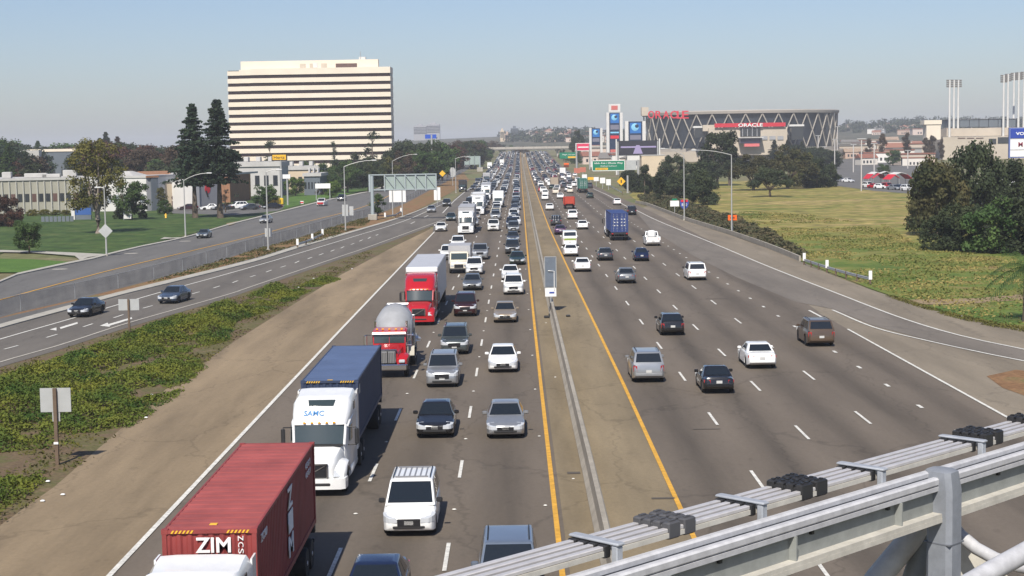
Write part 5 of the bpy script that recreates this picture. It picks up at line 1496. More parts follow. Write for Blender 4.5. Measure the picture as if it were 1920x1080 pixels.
# guard rails
def guard_rail(px, label, n=8, markers=()):
    pts = pline(px, n)
    t = thing('guard_rail', label, 'guard rail', (0, 0, 0))
    for a, c in zip(pts, pts[1:]):
        d = (c - a); d.z = 0; d.normalize(); s = Vector((d.y, -d.x, 0)) * .05
        prof = [(0, .42), (.8, .5), (0, .57), (.8, .64), (0, .72)]
        b = MB()
        b.add([tuple(Vector((q.x, q.y, z)) + s * o) for q in (a, c) for o, z in prof] + [tuple(Vector((q.x, q.y, z)) + s * (o - .6)) for q in (a, c) for o, z in prof],
              [(i, i + 1, i + 6, i + 5) for i in range(4)] + [(i + 10, i + 15, i + 16, i + 11) for i in range(4)] + [(4, 14, 19, 9), (0, 5, 15, 10)])
        b.build('rail', M_galv, t)
    for q in pts: MB().box(q.x - .08, q.x + .08, q.y + .04, q.y + .2, 0, .72).build('post', M_wood, t)
    for k in markers:
        q = pts[k]; MB().box(q.x - .16, q.x + .16, q.y - .02, q.y + .02, .5, 1.35).build('marker_plate', M_swhite, t)
    return t
guard_rail([(558, 466), (580, 458), (605, 446)], 'short guard rail with white markers beside the ramp', 5, (0, 2, 4))
guard_rail([(722, 412), (738, 410), (752, 402)], 'short guard rail below the white two post sign', 4, (0, 3))
guard_rail([(1508, 497), (1555, 513), (1600, 526), (1632, 534)], 'guard rail with white end markers beside the exit ramp', 8, (0, 3, 7))
guard_rail([(1167, 365), (1150, 355), (1130, 344), (1110, 335)], 'distant guard rail at the right edge below the yellow diamond sign', 6)
# low concrete wall along the right edge of the paving
t = thing('edge_wall', 'low concrete wall along the right edge of the exit ramp shoulder', 'wall', (0, 0, 0))
pw_ = pline([(1192, 381), (1215, 386), (1282, 412), (1370, 440), (1440, 465), (1500, 490)], 28)
for a, c in zip(pw_, pw_[1:]):
    d = (c - a).normalized(); s = Vector((d.y, -d.x, 0)) * .12
    c2 = c - d * .03
    MB().hexa([tuple(a + s), tuple(a - s), tuple(c2 - s), tuple(c2 + s)][::-1], [tuple(v + Vector((0, 0, .62))) for v in (a + s, a - s, c2 - s, c2 + s)][::-1]).build('wall_length', M_bar, t)
# right hand signs
t = post_sign(1373, 437, 1.35, hgt(1373, 437, 403) - hgt(1373, 437, 413), hgt(1373, 437, 413), M_sora, 'orange construction sign on the right hand lamp post', posts=(0,), pw=.12)
MB().box(-.35, .35, -.27, -.24, hgt(1373, 437, 408) - .12, hgt(1373, 437, 408) + .12).build('dark_print', mat('print_brown', (.25, .04, .01), .5), t)
zz = hgt(1283, 413, 395); z2 = hgt(1283, 413, 375)
t = post_sign(1283, 412, 0, 0, 0, M_sblue, 'blue and red shield sign on the lamp post by the bushes', shape=[(0, zz), (.65, zz + .7), (.8, zz + 1.3), (.65, z2), (-.65, z2), (-.8, zz + 1.3), (-.65, zz + .7)], pw=.12)
MB().box(-.62, .62, -.27, -.25, z2 - .42, z2 - .03).build('red_band', M_sred, t)
text('880', (0, -.265, zz + 1.0), .95, .5, M_swhite, t)
t = post_sign(1265, 403, 1.7, 1.1, hgt(1265, 403, 387), M_swhite, 'white sign with a green top half sunk in the bushes', posts=(0,))
MB().box(-.5, .5, -.13, -.1, hgt(1265, 403, 387) + 1.15, hgt(1265, 403, 387) + 1.5).build('green_plate', M_sgreen, t)
zc = hgt(1165, 366, 340)
t = post_sign(1165, 366, 0, 0, 0, M_syel, 'yellow diamond warning sign beside the right edge', shape=[(0, zc - 1.15), (1.15, zc), (0, zc + 1.15), (-1.15, zc)], pw=.07)
MB().box(-.16, .16, -.18, -.15, zc - .4, zc + .4).build('dark_print', M_trim, t)
p = G(1177, 362)
t = thing('steel_post', 'bare thick steel post right of the yellow diamond sign', 'post', p)
MB().tube([(0, 0, 0), (0, 0, hgt(1177, 362, 329))], .28, 10).build('shaft', M_pole, t, 50)
MB().box(-.4, .4, -.4, .4, 0, .15).build('foot', M_kerb, t)
# big green exit sign on a cantilever from a post at its right
p = G(1197, 352)
t = thing('exit_sign', 'big green overhead exit sign with white lettering and a yellow panel', 'sign', p)
def lx(px, py): q = AT(px, py, p.y); return (q.x - p.x, q.z - p.z)
x0, z1 = lx(1110, 301); x1, z0 = lx(1172, 320)
MB().box(x0, x1, -.2, -.1, z0, z1).build('panel', M_sgreen, t)
b = MB(); e = .18
for q in ((x0, x1, z0, z0 + e), (x0, x1, z1 - e, z1), (x0, x0 + e, z0, z1), (x1 - e, x1, z0, z1)): b.box(q[0], q[1], -.22, -.2, q[2], q[3])
b.build('border', M_swhite, t)
text('66th Ave / Zhone Way', ((x0 + x1) / 2, -.23, lerp(z0, z1, .72)), (x1 - x0) * .86, (z1 - z0) * .2, M_swhite, t, bold=.01)
text('Oakland Coliseum', ((x0 + x1) / 2, -.23, lerp(z0, z1, .47)), (x1 - x0) * .5, (z1 - z0) * .12, M_swhite, t)
MB().box(lerp(x0, x1, .1), lerp(x0, x1, .48), -.23, -.2, lerp(z0, z1, .1), lerp(z0, z1, .3)).build('yellow_panel', M_syel, t)
text('EXIT ONLY', (lerp(x0, x1, .29), -.24, lerp(z0, z1, .2)), (x1 - x0) * .3, (z1 - z0) * .1, M_trim, t)
MB().tube([(0, 0, 0), (0, 0, z1)], .4, 10).build('post', M_pole, t, 50)
for z in (z0 + .3, z1 - .3): MB().box(x0 + .3, 0, -.1, .1, z - .12, z + .12).build('beam', M_pole, t)
MB().box(x1 + .3, -.6, -.15, -.05, z0 + .2, z1 - .1).build('grey_panel', M_signback, t)
# farther green sign
p = G(1092, 318)
t = thing('exit_sign', 'smaller far green overhead sign left of the billboards', 'sign', p)
x0, z1 = lx(1049, 286); x1, z0 = lx(1084, 297)
MB().box(x0, x1, -.2, -.1, z0, z1).build('panel', M_sgreen, t)
text('High Street', ((x0 + x1) / 2, -.23, lerp(z0, z1, .62)), (x1 - x0) * .7, (z1 - z0) * .25, M_swhite, t)
MB().box(lerp(x0, x1, .45), lerp(x0, x1, .95), -.23, -.2, lerp(z0, z1, .08), lerp(z0, z1, .35)).build('yellow_panel', M_syel, t)
MB().tube([(x1 - .5, 0, 0), (x1 - .5, 0, z1)], .4, 8).build('post', M_pole, t)
# small signs strung along the right verge
for (px, py, w, h, z0, m, lab) in ((1096, 345, 1.7, 1.5, 1.8, M_swhite, 'white'), (1108, 348, 2.1, .9, 1.9, M_syel, 'yellow'), (1118, 350, 1.6, 1.3, 1.8, M_swhite, 'white'), (1130, 354, 1.6, 1.7, 1.7, M_swhite, 'white'), (1141, 356, 1.4, 1.8, 1.4, M_swhite, 'white')):
    post_sign(px, py, w, h, z0, m, 'small %s sign, %s in the row below the green exit sign' % (lab, {1096: 'leftmost', 1108: 'second', 1118: 'third', 1130: 'fourth', 1141: 'rightmost'}[px]), pw=.08)
for (px, py, c) in ((1093, 328, M_sdull), (1082, 330, M_sdull), (1062, 318, M_sora)):
    post_sign(px, py, 2.6, 2.2, 1.2, c, {1093: 'reddish roadside board right of the far cars', 1082: 'orange roadside board beside the far exit', 1062: 'orange roadside board farthest along the right verge'}[px], pw=.1)
# bits of litter
lit = MB()
for px, py in ((90, 905), (80, 942), (296, 712), (284, 742), (274, 785), (118, 930), (1803, 594), (560, 540), (588, 523), (660, 505)):
    q = G(px, py); lit.rbox(q.x - .09, q.x + .09, q.y - .08, q.y + .08, .03, .1, .03)
tag(lit.build('litter', M_swhite), 'scraps of white litter scattered on the verges', kind='stuff')
# far overpass
p = G(960, 296)
Yo = 1200
ov = thing('overpass', 'pale concrete overpass crossing the far end of the freeway', 'bridge', (0, 0, 0))
def dk(px, py): q = AT(px, py, Yo); return q.x, q.z
xa, za = dk(912, 282); xb, zb_ = dk(1110, 279)
ztop = dk(960, 275.5)[1]
MB().box(xa - 6, xb + 60, Yo, Yo + 14, ztop - 2.1, ztop - .9).build('deck', M_conc, ov)
for k in range(14):
    a = lerp(xa - 6, xb + 60, k / 14); c = lerp(xa - 6, xb + 60, (k + 1) / 14) - .2
    MB().box(a, c, Yo - .3, Yo, ztop - 1.6, ztop).build('parapet', mat('parapet_concrete', (0.38, 0.35, 0.30), .85, var=.15, vscale=.3), ov)
for x in (xa + .5, -24, 4 + BEND(Yo), 34, 60, 100):
    MB().box(x - .6, x + .6, Yo + 3, Yo + 11, T(Yo) - .2, ztop - 2.0).build('pier', M_conc, ov)
MB().hexa([(xa - 60, Yo, T(Yo) - 1), (xa - 6, Yo, T(Yo) - 1), (xa - 6, Yo + 14, T(Yo) - 1), (xa - 60, Yo + 14, T(Yo) - 1)], [(xa - 8, Yo, T(Yo) - .9), (xa - 6, Yo, ztop - 2.2), (xa - 6, Yo + 14, ztop - 2.2), (xa - 8, Yo + 14, T(Yo) - .9)]).build('abutment', M_dirt, ov)

# ------------------------------------------------------------------ buildings
def frame(p0, p1):
    """matrix with x along p0 -> p1 on the ground, y into the depth behind the facade"""
    d = Vector((p1.x - p0.x, p1.y - p0.y, 0)); L = d.length; d.normalize()
    return math.atan2(d.y, d.x), L
def building(name, label, cat, p0, p1, group=None):
    a, L = frame(p0, p1)
    return thing(name, label, cat, (p0.x, p0.y, T(p0.y)), a, group), L
M_cream = mat('cream_wall', (0.55, 0.45, 0.32), 0.8, var=0.08, vscale=0.15)
M_precast = mat('precast_cream', (0.70, 0.62, 0.50), 0.75, var=0.06, vscale=0.08)
M_dkglass = mat('dark_window_band', (0.022, 0.009, 0.007), 0.35, spec=0.25)
M_roofgrey = mat('flat_roof', (0.45, 0.44, 0.42), 0.85, var=0.1, vscale=0.3)
M_roofwhite = mat('white_roof', (0.43, 0.42, 0.40), 0.8, var=0.1, vscale=0.3)
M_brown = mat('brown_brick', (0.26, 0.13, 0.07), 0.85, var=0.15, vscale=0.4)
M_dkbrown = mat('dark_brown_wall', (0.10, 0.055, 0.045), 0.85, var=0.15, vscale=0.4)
M_greywall = mat('grey_wall', (0.30, 0.30, 0.31), 0.8, var=0.08, vscale=0.3)
M_slate = mat('slate_blue_wall', (0.11, 0.13, 0.15), 0.7, var=0.08, vscale=0.3)
M_sage = mat('sage_wall', (0.30, 0.29, 0.235), 0.8, var=0.08, vscale=0.3)
M_whitewall = mat('white_wall', (0.58, 0.57, 0.545), 0.75, var=0.06, vscale=0.3)
M_win = mat('window_glass', (0.03, 0.035, 0.04), 0.1, spec=0.6)
M_tan = mat('tan_concrete', (0.46, 0.40, 0.32), 0.8, var=0.1, vscale=0.1)

# ---- office tower with continuous window bands
YL_, YR_ = 789.0, 787.0
pl_, pr_ = AT(429, 290, YL_), AT(735, 290, YR_)
tw, TL = building('office_tower', 'tall cream office block with dark horizontal window bands', 'office building', pl_, pr_)
D = 13.0
steps = [(0.0, TL * .075, 2.4), (TL * .075, TL * .145, 1.2), (TL * .145, TL, 0.0)]          # stepped back at the left end
zr = 52.4
z_first = 48.6
FLR = 3.81
MB().box(.3, TL - .3, 2.8, D, 0, zr - .6).build('core_wall', M_dkglass, tw)
for k in range(13):
    zc = z_first - FLR * k
    lo, hi = zc - FLR + .8, zc - .8                       # spandrel between two window bands
    if k == 0:
        for i, (a, c, dy) in enumerate(steps): MB().box(a + (.02 if i else 0), c, dy, D + .3, zc + .8, zr - (0 if i == 2 else .9 if i == 0 else .3)).build('roof_band', M_precast, tw)
    for i, (a, c, dy) in enumerate(steps):
        if lo < 0: continue
        MB().box(a + (.02 if i else 0), c, dy, D + .3, max(lo, 0), hi).build('spandrel_band', M_precast, tw)
        MB().box(a + (.03 if i else .15), c - .1, dy + .5, D, zc - .81, zc + .81).build('window_band', M_dkglass, tw)
MB().box(TL * .075, TL * .92, 6, D - 3, zr - 1.0, zr + 4.0).build('penthouse', M_precast, tw)
MB().box(TL * .66, TL * .79, 5.8, 6.0, zr + .3, zr + 2.2).build('louvre', M_dkbrown, tw)
for a in (.44, .5, .57): MB().box(TL * a, TL * (a + .035), 5.85, 6.0, zr + .3, zr + 2.4).build('louvre', M_tan, tw)
MB().box(TL * .52, TL * .55, 5.8, 6.0, zr + .4, zr + 2.6).build('access_door', M_whitewall, tw)
MB().box(TL * .8, TL * .84, 8, 11, zr + 4.0, zr + 5.4).build('roof_unit', M_whitewall, tw)
MB().tube([(TL * .81, 8, zr + 4), (TL * .81, 8, zr + 8)], .15, 6).build('mast', M_galv, tw)

# ---- sage office with white fins, far left
p0, p1 = G(-60, 404), G(150, 399)
b1, L1 = building('office_building', 'low sage green office with white vertical fins at the far left', 'office building', p0, p1)
H1 = hgt(80, 399, 337)
MB().box(0, L1, 0, 22, 0, H1).build('wall', M_sage, b1)
MB().box(-.3, L1 + .3, -.3, 22.3, H1, H1 + .5).build('parapet', M_roofwhite, b1)
n = 16
for k in range(n + 1):
    x = L1 * k / n
    MB().box(x - .09, x + .09, -.35, 0, 0, H1 - .2).build('fin', mat('fin_grey', (.42, .41, .37), .8), b1)
for k in range(n):
    a, c = L1 * k / n + .3, L1 * (k + 1) / n - .3
    MB().box(a, c, -.06, -.003, H1 * .36, H1 * .60).build('window', M_win if k % 3 else M_dkbrown, b1)
for x, w_, h_ in ((L1 * .5, 5, 1.0), (L1 * .3, 2, 1.4), (L1 * .85, 3, 1.6), (L1 * .66, 4, .8)):
    MB().rbox(x, x + w_, 4, 8, H1 + .5, H1 + .5 + h_, .1).build('roof_unit', M_roofwhite, b1)
# ---- white office with slate end
p0, p1 = G(150, 397), G(276, 396)
b2, L2 = building('white_building', 'white low building behind the round tree', 'building', p0, p1)
H2 = hgt(210, 396, 334)
MB().box(0, L2, 0, 20, 0, H2).build('wall', M_whitewall, b2)
MB().box(-.2, L2 + .2, -.2, 20.2, H2, H2 + .5).build('parapet', M_roofwhite, b2)
for k in range(8): MB().box(L2 * (k + .2) / 8, L2 * (k + .8) / 8, -.06, -.003, H2 * .25, H2 * .5).build('window', mat('pale_window', (.35, .38, .42), .2), b2)
MB().loft([[(L2 * .38, 4, H2 + .5), (L2 * .7, 4, H2 + .5), (L2 * .7, 12, H2 + .5), (L2 * .38, 12, H2 + .5)], [(L2 * .5, 7, H2 + 1.5), (L2 * .56, 7, H2 + 1.5), (L2 * .56, 9, H2 + 1.5), (L2 * .5, 9, H2 + 1.5)]]).build('roof_light', M_roofwhite, b2)
p0, p1 = G(276, 396), G(297, 395)
b3, L3 = building('stair_tower', 'narrow tower with a white edge and slate blue wall beside the white building', 'building', p0, p1)
H3 = hgt(285, 396, 333)
MB().box(0, L3 * .38, 0, 12, 0, H3).build('pale_wall', M_greywall, b3)
MB().box(L3 * .38, L3, -.3, 12, 0, H3 - .1).build('slate_wall', M_slate, b3)
MB().box(-.15, L3 + .15, -.45, 12.2, H3, H3 + .4).build('parapet', mat('brick_cap', (.3, .15, .08), .8), b3)
# ---- cream showroom with a shop logo on its grey side
p0, p1 = G(297, 393), G(363, 390)
b4, L4 = building('cream_building', 'cream low building with a dark roll door and brown roof', 'building', p0, p1)
H4 = hgt(330, 391, 341)
MB().box(0, L4, 0, 18, 0, H4).build('wall', M_cream, b4)
MB().box(-.2, L4 + .2, -.2, 18.2, H4, H4 + .45).build('parapet', M_whitewall, b4)
MB().box(L4 * .62, L4 * .97, -.08, -.003, 0, H4 * .42).build('roll_door', mat('roll_door_grey', (.12, .11, .11), .6), b4)
MB().box(L4 * .6, L4 * .99, -.5, 0, H4 * .46, H4 * .52).build('canopy', M_whitewall, b4)
MB().box(L4 * .38, L4 * .48, -.08, -.003, 0, H4 * .3).build('door', M_dkbrown, b4)
MB().lathe([(-.1, .45), (0, .45)], 12, 'y', (L4 * .42, 0, H4 * .42)).build('round_lamp', M_dkbrown, b4)
MB().hexa([(L4 * .02, 2.5, H4 + .4), (L4 * .8, 2.5, H4 + .4), (L4 * .8, 14, H4 + .4), (L4 * .02, 14, H4 + .4)], [(L4 * .04, 7, H4 + 2.6), (L4 * .74, 7, H4 + 2.6), (L4 * .74, 9, H4 + 2.6), (L4 * .04, 9, H4 + 2.6)]).build('brown_roof', M_brown, b4)
for k in range(3): MB().rbox(L4 * (.5 + .15 * k), L4 * (.56 + .15 * k), 3, 5, H4 + .45, H4 + 1.6 + .3 * k, .1).build('roof_unit', M_roofwhite, b4)
p0, p1 = G(368, 392), G(412, 389)
b5, L5 = building('showroom', 'grey showroom wall with a round red emblem beside the cream building', 'building', p0, p1)
MB().box(L5 * .14, L5, .15, 16, 0, H4 + .1).build('wall', M_greywall, b5)
MB().box(0, L5 * .14, -.1, 16, 0, H4 + .3).build('white_pier', M_whitewall, b5)
MB().box(L5 * .14, L5, 0, 16.2, H4 + .1, H4 + .5).build('parapet', M_whitewall, b5)
MB().lathe([(-.06, 1.05), (.0, 1.05)], 20, 'y', (L5 * .52, .15, H4 * .72)).build('emblem_disc', M_sred, b5)
MB().hexa([(L5 * .5, .02, H4 * .42), (L5 * .55, .02, H4 * .42), (L5 * .55, .1, H4 * .42), (L5 * .5, .1, H4 * .42)], [(L5 * .42, .02, H4 * .66), (L5 * .48, .02, H4 * .66), (L5 * .48, .1, H4 * .66), (L5 * .42, .1, H4 * .66)]).build('emblem_stem', M_trim, b5)
# ---- brown building with a corner
p0, p1 = G(432, 380), G(470, 375)
b6, L6 = building('brown_building', 'brown brick building with a dark side, left of the yellow sign', 'building', p0, p1)
H6 = hgt(450, 378, 327)
MB().box(0, L6, 0, 22, 0, H6).build('brick_wall', M_brown, b6)
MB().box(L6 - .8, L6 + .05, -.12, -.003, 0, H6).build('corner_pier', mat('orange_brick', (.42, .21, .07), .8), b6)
LD = AT(524, 340, G(432, 380).y).x - AT(470, 340, G(432, 380).y).x
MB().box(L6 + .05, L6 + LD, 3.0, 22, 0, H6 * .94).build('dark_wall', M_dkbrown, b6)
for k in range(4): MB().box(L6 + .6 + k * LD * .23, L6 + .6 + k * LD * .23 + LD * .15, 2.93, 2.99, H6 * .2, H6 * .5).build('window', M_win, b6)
MB().box(-.2, L6 + LD, -.2, 22.2, H6, H6 + .5).build('parapet', M_roofwhite, b6)
for k, (x, w_, h_) in enumerate(((.5, 3, 1.2), (5, 2, 2.0), (9, 4, 1.0), (14, 2, 2.4))): MB().rbox(x, x + w_, 5 + k, 8 + k, H6 + .5, H6 + .5 + h_, .15).build('roof_unit', M_roofwhite if k % 2 else M_roofgrey, b6)
for k in range(6): MB().tube([(L6 + LD * .3 + k * 1.3, 9, H6 + .5), (L6 + LD * .3 + k * 1.3, 9, H6 + 3.4)], .12, 6).build('vent_pipe', M_galv, b6)
for k in range(3): MB().box(L6 * .2 + k * 1.6, L6 * .2 + k * 1.6 + .7, -.06, -.003, H6 * .18, H6 * .3).build('window', M_win, b6)
# ---- flat pale roofs behind the brown building
for (x0, x1, yt, yb, dep, m, lab) in ((440, 525, 304, 345, 470, M_roofgrey, 'pale grey flat roofed block behind the brown building'), (528, 598, 312, 345, 500, M_cream, 'cream flat roofed shed right of the yellow sign'), (570, 600, 325, 348, 470, M_slate, 'small slate gabled house beside the lawn')):
    p0, p1 = AT(x0, 340, dep), AT(x1, 340, dep)
    bb, LL = building('flat_roofed_building', lab, 'building', p0, p1)
    h_ = AT(x0, yt, dep).z - T(dep)
    MB().box(0, LL, 0, 18, 0, h_ * .86).build('wall', m, bb)
    MB().box(-.4, LL + .4, -.4, 18.4, h_ * .86, h_).build('roof', M_roofwhite, bb)
    for k in range(5): MB().box(LL * (k + .25) / 5, LL * (k + .75) / 5, -.08, -.003, h_ * .3, h_ * .6).build('window', M_win, bb)
    for k in range(3): MB().rbox(LL * (.15 + .27 * k), LL * (.25 + .27 * k), 5, 8, h_, h_ + 1.4, .1).build('roof_unit', M_roofgrey, bb)
# long warehouse behind the trees
p0, p1 = AT(-20, 290, 640), AT(146, 286, 620)
bb, LL = building('warehouse', 'long dark warehouse with a pale roof edge behind the left trees', 'building', p0, p1)
h_ = AT(60, 285, 630).z - T(630)
MB().box(0, LL, 0, 30, 0, h_).build('wall', M_slate, bb)
MB().box(-.3, LL + .3, -.3, 30.3, h_, h_ + 1.0).build('roof_edge', M_precast, bb)
for k in range(9): MB().box(LL * (k + .3) / 9, LL * (k + .7) / 9, -.08, -.003, h_ * .2, h_ * .5).build('window', M_win, bb)
for k, (px, w_) in enumerate(((36, 13), (64, 10))):
    q = AT(px, 284, 560)
    hh_ = AT(px, 282, 560).z
    t = thing('shelter', ['curved white roof shelter among the left trees', 'white flared canopy on posts among the left trees'][k], 'canopy', (q.x, q.y, T(560)))
    for x in (-1.6, 1.6): MB().tube([(x, 0, 0), (x, 0, hh_ - 3)], .25, 6).build('post', M_galv, t)
    MB().loft([[(-2.0, -1, hh_ - 3.2), (2.0, -1, hh_ - 3.2), (2.0, 1, hh_ - 3.2), (-2.0, 1, hh_ - 3.2)], [(-w_ * .22, -2, hh_), (w_ * .22, -2, hh_), (w_ * .22, 2, hh_), (-w_ * .22, 2, hh_)]]).build('canopy', M_whitewall, t)
# signs among the left buildings
def pole_sign(px, dep, x0, x1, y0, y1, m, label, txt=None, tm=None, poles=1, m2=None, th=.5, name='pole_sign'):
    q = AT(px, 300, dep)
    base = Vector((q.x, dep, T(dep)))
    t = thing(name, label, 'sign', base)
    a = AT(x0, y1, dep); c = AT(x1, y0, dep)
    X0, X1, Z0_, Z1_ = a.x - base.x, c.x - base.x, a.z - base.z, c.z - base.z
    for k in range(poles):
        x = 0 if poles == 1 else lerp(X0 + .2, X1 - .2, k / (poles - 1))
        MB().tube([(x, th / 2, 0), (x, th / 2, Z1_ - .1)], .22 if dep < 600 else .4, 8).build('post', M_pole, t)
    MB().box(X0, X1, 0 - .02, th, Z0_, Z1_).build('panel', m, t)
    if m2: MB().box(X0 - .25, X1 + .25, .05, th + .1, Z0_ - .25, Z1_ + .25).build('frame', m2, t)
    if txt: text(txt, ((X0 + X1) / 2, -.05, (Z0_ + Z1_) / 2), (X1 - X0) * .8, (Z1_ - Z0_) * .55, tm or M_trim, t)
    return t, X0, X1, Z0_, Z1_
pole_sign(526, 400, 511, 536, 290, 300, M_syel, 'yellow pole sign before the foot of the tower', 'Hertz', M_trim, m2=M_trim)
pole_sign(537, 390, 530, 544, 327, 335, M_swhite, 'small white sign below the yellow pole sign')
pole_sign(810, 620, 797, 818, 252, 260, mat('blue_sign', (.02, .08, .42), .5), 'blue sign rising above the green trees', None)
q = G(155, 412)
t = thing('monument_sign', 'low blue monument sign with a white post on the lawn', 'sign', q)
MB().box(-2.2, -1.5, -.3, .3, 0, 2.4).build('white_post', M_whitewall, t)
MB().box(-1.4, 1.8, -.2, .2, 1.0, 2.4).build('blue_panel', mat('monument_blue', (.03, .09, .28), .5), t)
MB().box(-1.4, 1.8, -.25, .25, 0, .95).build('plinth', M_slate, t)
t = thing('low_wall', 'low dark slatted wall left of the blue monument sign', 'wall', G(108, 416))
for k in range(8): MB().box(-3.2 + k * .82, -2.55 + k * .82, -.1, .1, 0, 1.1).build('wall_panel', M_slate, t)
q = G(239, 413)
t = thing('feather_banner', 'white feather banner standing on the lawn', 'banner', q)
MB().tube([(-.75, 0, 0), (-.75, 0, 3.6), (-.5, 0, 4.2)], .05, 6).build('pole', M_galv, t)
MB().loft([[(-.7, y, .3), (.75, y, .3), (.9, y, 1.5), (.7, y, 2.8), (.1, y, 3.9), (-.5, y, 4.1), (-.7, y, 3.6)] for y in (-.04, .04)]).build('banner', M_whitewall, t)
MB().box(-.1, .05, -.06, -.045, .8, 3.3).build('print_stripe', mat('print_maroon', (.16, .03, .06), .7), t)
# yellow loader parked by the street
q = G(512, 389)
t = thing('yellow_loader', 'yellow machine parked behind the black sedan', 'loader', q, R_(20))
MB().rbox(-2.6, 0.2, -.9, .9, .9, 2.1, .2).build('body', paint_mat('yellow'), t)
MB().rbox(.4, 2.4, -.9, .9, .6, 2.2, .2).build('bucket', paint_mat('yellow'), t)
MB().rbox(-1.4, -.2, -.7, .7, 2.0, 3.0, .1).build('cab', M_win, t)
MB().tube([(-.4, 0, 1.8), (1.2, 0, 2.3), (1.6, 0, 1.4)], .15, 6).build('arm', paint_mat('yellow'), t)
for x in (-1.8, .2):
    for y in (-.95, .95): MB().lathe([(-.2, .3), (-.2, .6), (.2, .6), (.2, .3)], 14, 'y', (x, y, .6)).build('wheel', M_tyre, t)
q = G(558, 381)
t = thing('utility_box', 'white and red utility box at the street verge', 'utility box', G(566, 383))
MB().rbox(-.5, .5, -.3, .3, 0, .8, .1).build('box', M_whitewall, t); MB().box(-.4, .4, -.32, -.3, .3, .6).build('red_stripe', M_sred, t)
t = thing('fire_hydrant', 'yellow fire hydrant on the lawn', 'hydrant', G(311, 409))
MB().lathe([(0, .22), (.15, .22), (.2, .16), (.8, .16), (.9, .1), (1.0, .02)], 10, 'z').build('barrel', M_syel, t, 50)
MB().tube([(-.25, 0, .6), (.25, 0, .6)], .09, 8).build('outlet', M_syel, t)

# ---- arena: glazed drum wrapped in crossing concrete braces
AC = AT(1387, 262, 1022); AR = 61.5
AZ = T(1022)
ar = thing('arena', 'round glazed arena wrapped in crossing concrete braces', 'arena', (AC.x, AC.y, AZ))
zroof = AT(1387, 208.5, 1022 - 20).z - AZ
NB = 38
M_glz = mat('arena_glazing', (0.03, 0.035, 0.045), 0.2, spec=0.4, var=.25, vscale=.12)
M_brace = mat('brace_concrete', (0.34, 0.31, 0.265), 0.8, var=.08, vscale=.2)
def ring_pts(r, z, n=96): return [(math.cos(2 * PI * k / n) * r, math.sin(2 * PI * k / n) * r, z) for k in range(n)]
for k in range(NB):                                   # one glazed bay between two nodes
    a0, a1 = 2 * PI * k / NB, 2 * PI * (k + 1) / NB
    r = AR - 2.2
    b = MB()
    P0, P1 = (math.cos(a0) * r, math.sin(a0) * r), (math.cos(a1) * r, math.sin(a1) * r)
    b.quad((*P0, 4), (*P1, 4), (*P1, zroof - 2.0), (*P0, zroof - 2.0))
    if math.sin((a0 + a1) / 2) < .35: b.build('glazed_bay', M_glz, ar)
MB().loft([ring_pts(AR + .2, zroof - 2.0), ring_pts(AR + .6, zroof - .5), ring_pts(AR + .4, zroof)]).build('roof_ring', mat('roof_ring_concrete', (.36, .33, .29), .8, var=.08, vscale=.15), ar)
MB().loft([ring_pts(AR - 2.6, 0, 64), ring_pts(AR - 2.6, zroof - 2.3, 64)]).build('inner_drum', M_dkglass, ar)
zlow = 7.5
for k in range(NB):
    for s in (-1, 1):
        a0, a1 = 2 * PI * k / NB, 2 * PI * (k + s * 1.0) / NB
        if math.sin(a0) > .3: continue
        pts = []
        for q in range(5):
            a = lerp(a0, a1, q / 4); r = AR - .6 - .4 * (q / 4)
            pts.append((math.cos(a) * r + 0, math.sin(a) * r, lerp(zroof - 2.2, zlow, q / 4)))
        MB().tube(pts, .38, 6).build('brace', M_brace, ar)
MB().loft([ring_pts(AR + .6, 5.6, 64), ring_pts(AR + .6, zlow + .2, 64)]).build('lower_ring', M_brace, ar)
MB().loft([ring_pts(AR + 3, -.3, 64), ring_pts(AR + 3, 5.6, 64)]).build('podium', M_tan, ar)
# entrance block with the red sign
def al(px, py, dep): q = AT(px, py, dep); return q.x - AC.x, dep - AC.y, q.z - AZ
DE = 950.0
def slab(name, x0, x1, y0, y1, m, dep=DE, depth=8.0):
    a = al(x0, y1, dep); c = al(x1, y0, dep)
    return MB().box(a[0], c[0], a[1], a[1] + depth, a[2], c[2]).build(name, m, ar)
slab('entrance_block', 1329, 1476, 238, 292, M_tan, DE, 20)
slab('red_sign', 1340, 1473, 229.5, 239, mat('arena_red', (.50, .015, .03), .5), DE - 1.5, 1.2)
a = al(1407, 234.5, DE - 1.5)
text('ORACLE', (a[0], a[1] - .35, a[2]), 14.4, 2.0, M_swhite, ar, ext=.2, bold=.02)
slab('glazed_entrance', 1388, 1426, 240, 256, M_win, DE - .6, .5)
for k in range(4): slab('mullion', 1392 + k * 9, 1393 + k * 9, 240, 256, M_greywall, DE - .9, .25)
slab('entrance_roof', 1386, 1432, 257, 259, M_whitewall, DE - 8, 8)
slab('entrance_hall', 1388, 1426, 259, 269, mat('hall_navy', (.03, .03, .06), .3), DE - 6, 6)
slab('red_canopy', 1396, 1424, 269, 275, mat('canopy_pink', (.62, .14, .14), .6), DE - 9, 3)
slab('glazed_wing', 1303, 1327, 240, 258, M_win, DE + 6, 5)
slab('wing_roof', 1300, 1330, 236, 240, M_whitewall, DE + 5.5, 6)
slab('side_block', 1318, 1341, 234, 246, M_tan, DE + 3, 8)
slab('glazed_wing', 1484, 1506, 237, 262, M_win, DE + 4, 5)
slab('wing_roof', 1480, 1508, 233, 237, M_whitewall, DE + 3.5, 6)
for k in range(3): slab('window', 1428 + k * 15, 1439 + k * 15, 255, 262, M_greywall, DE - .5, .4)
slab('white_cabin', 1203, 1216, 201, 217, M_tan, 1000, 6)
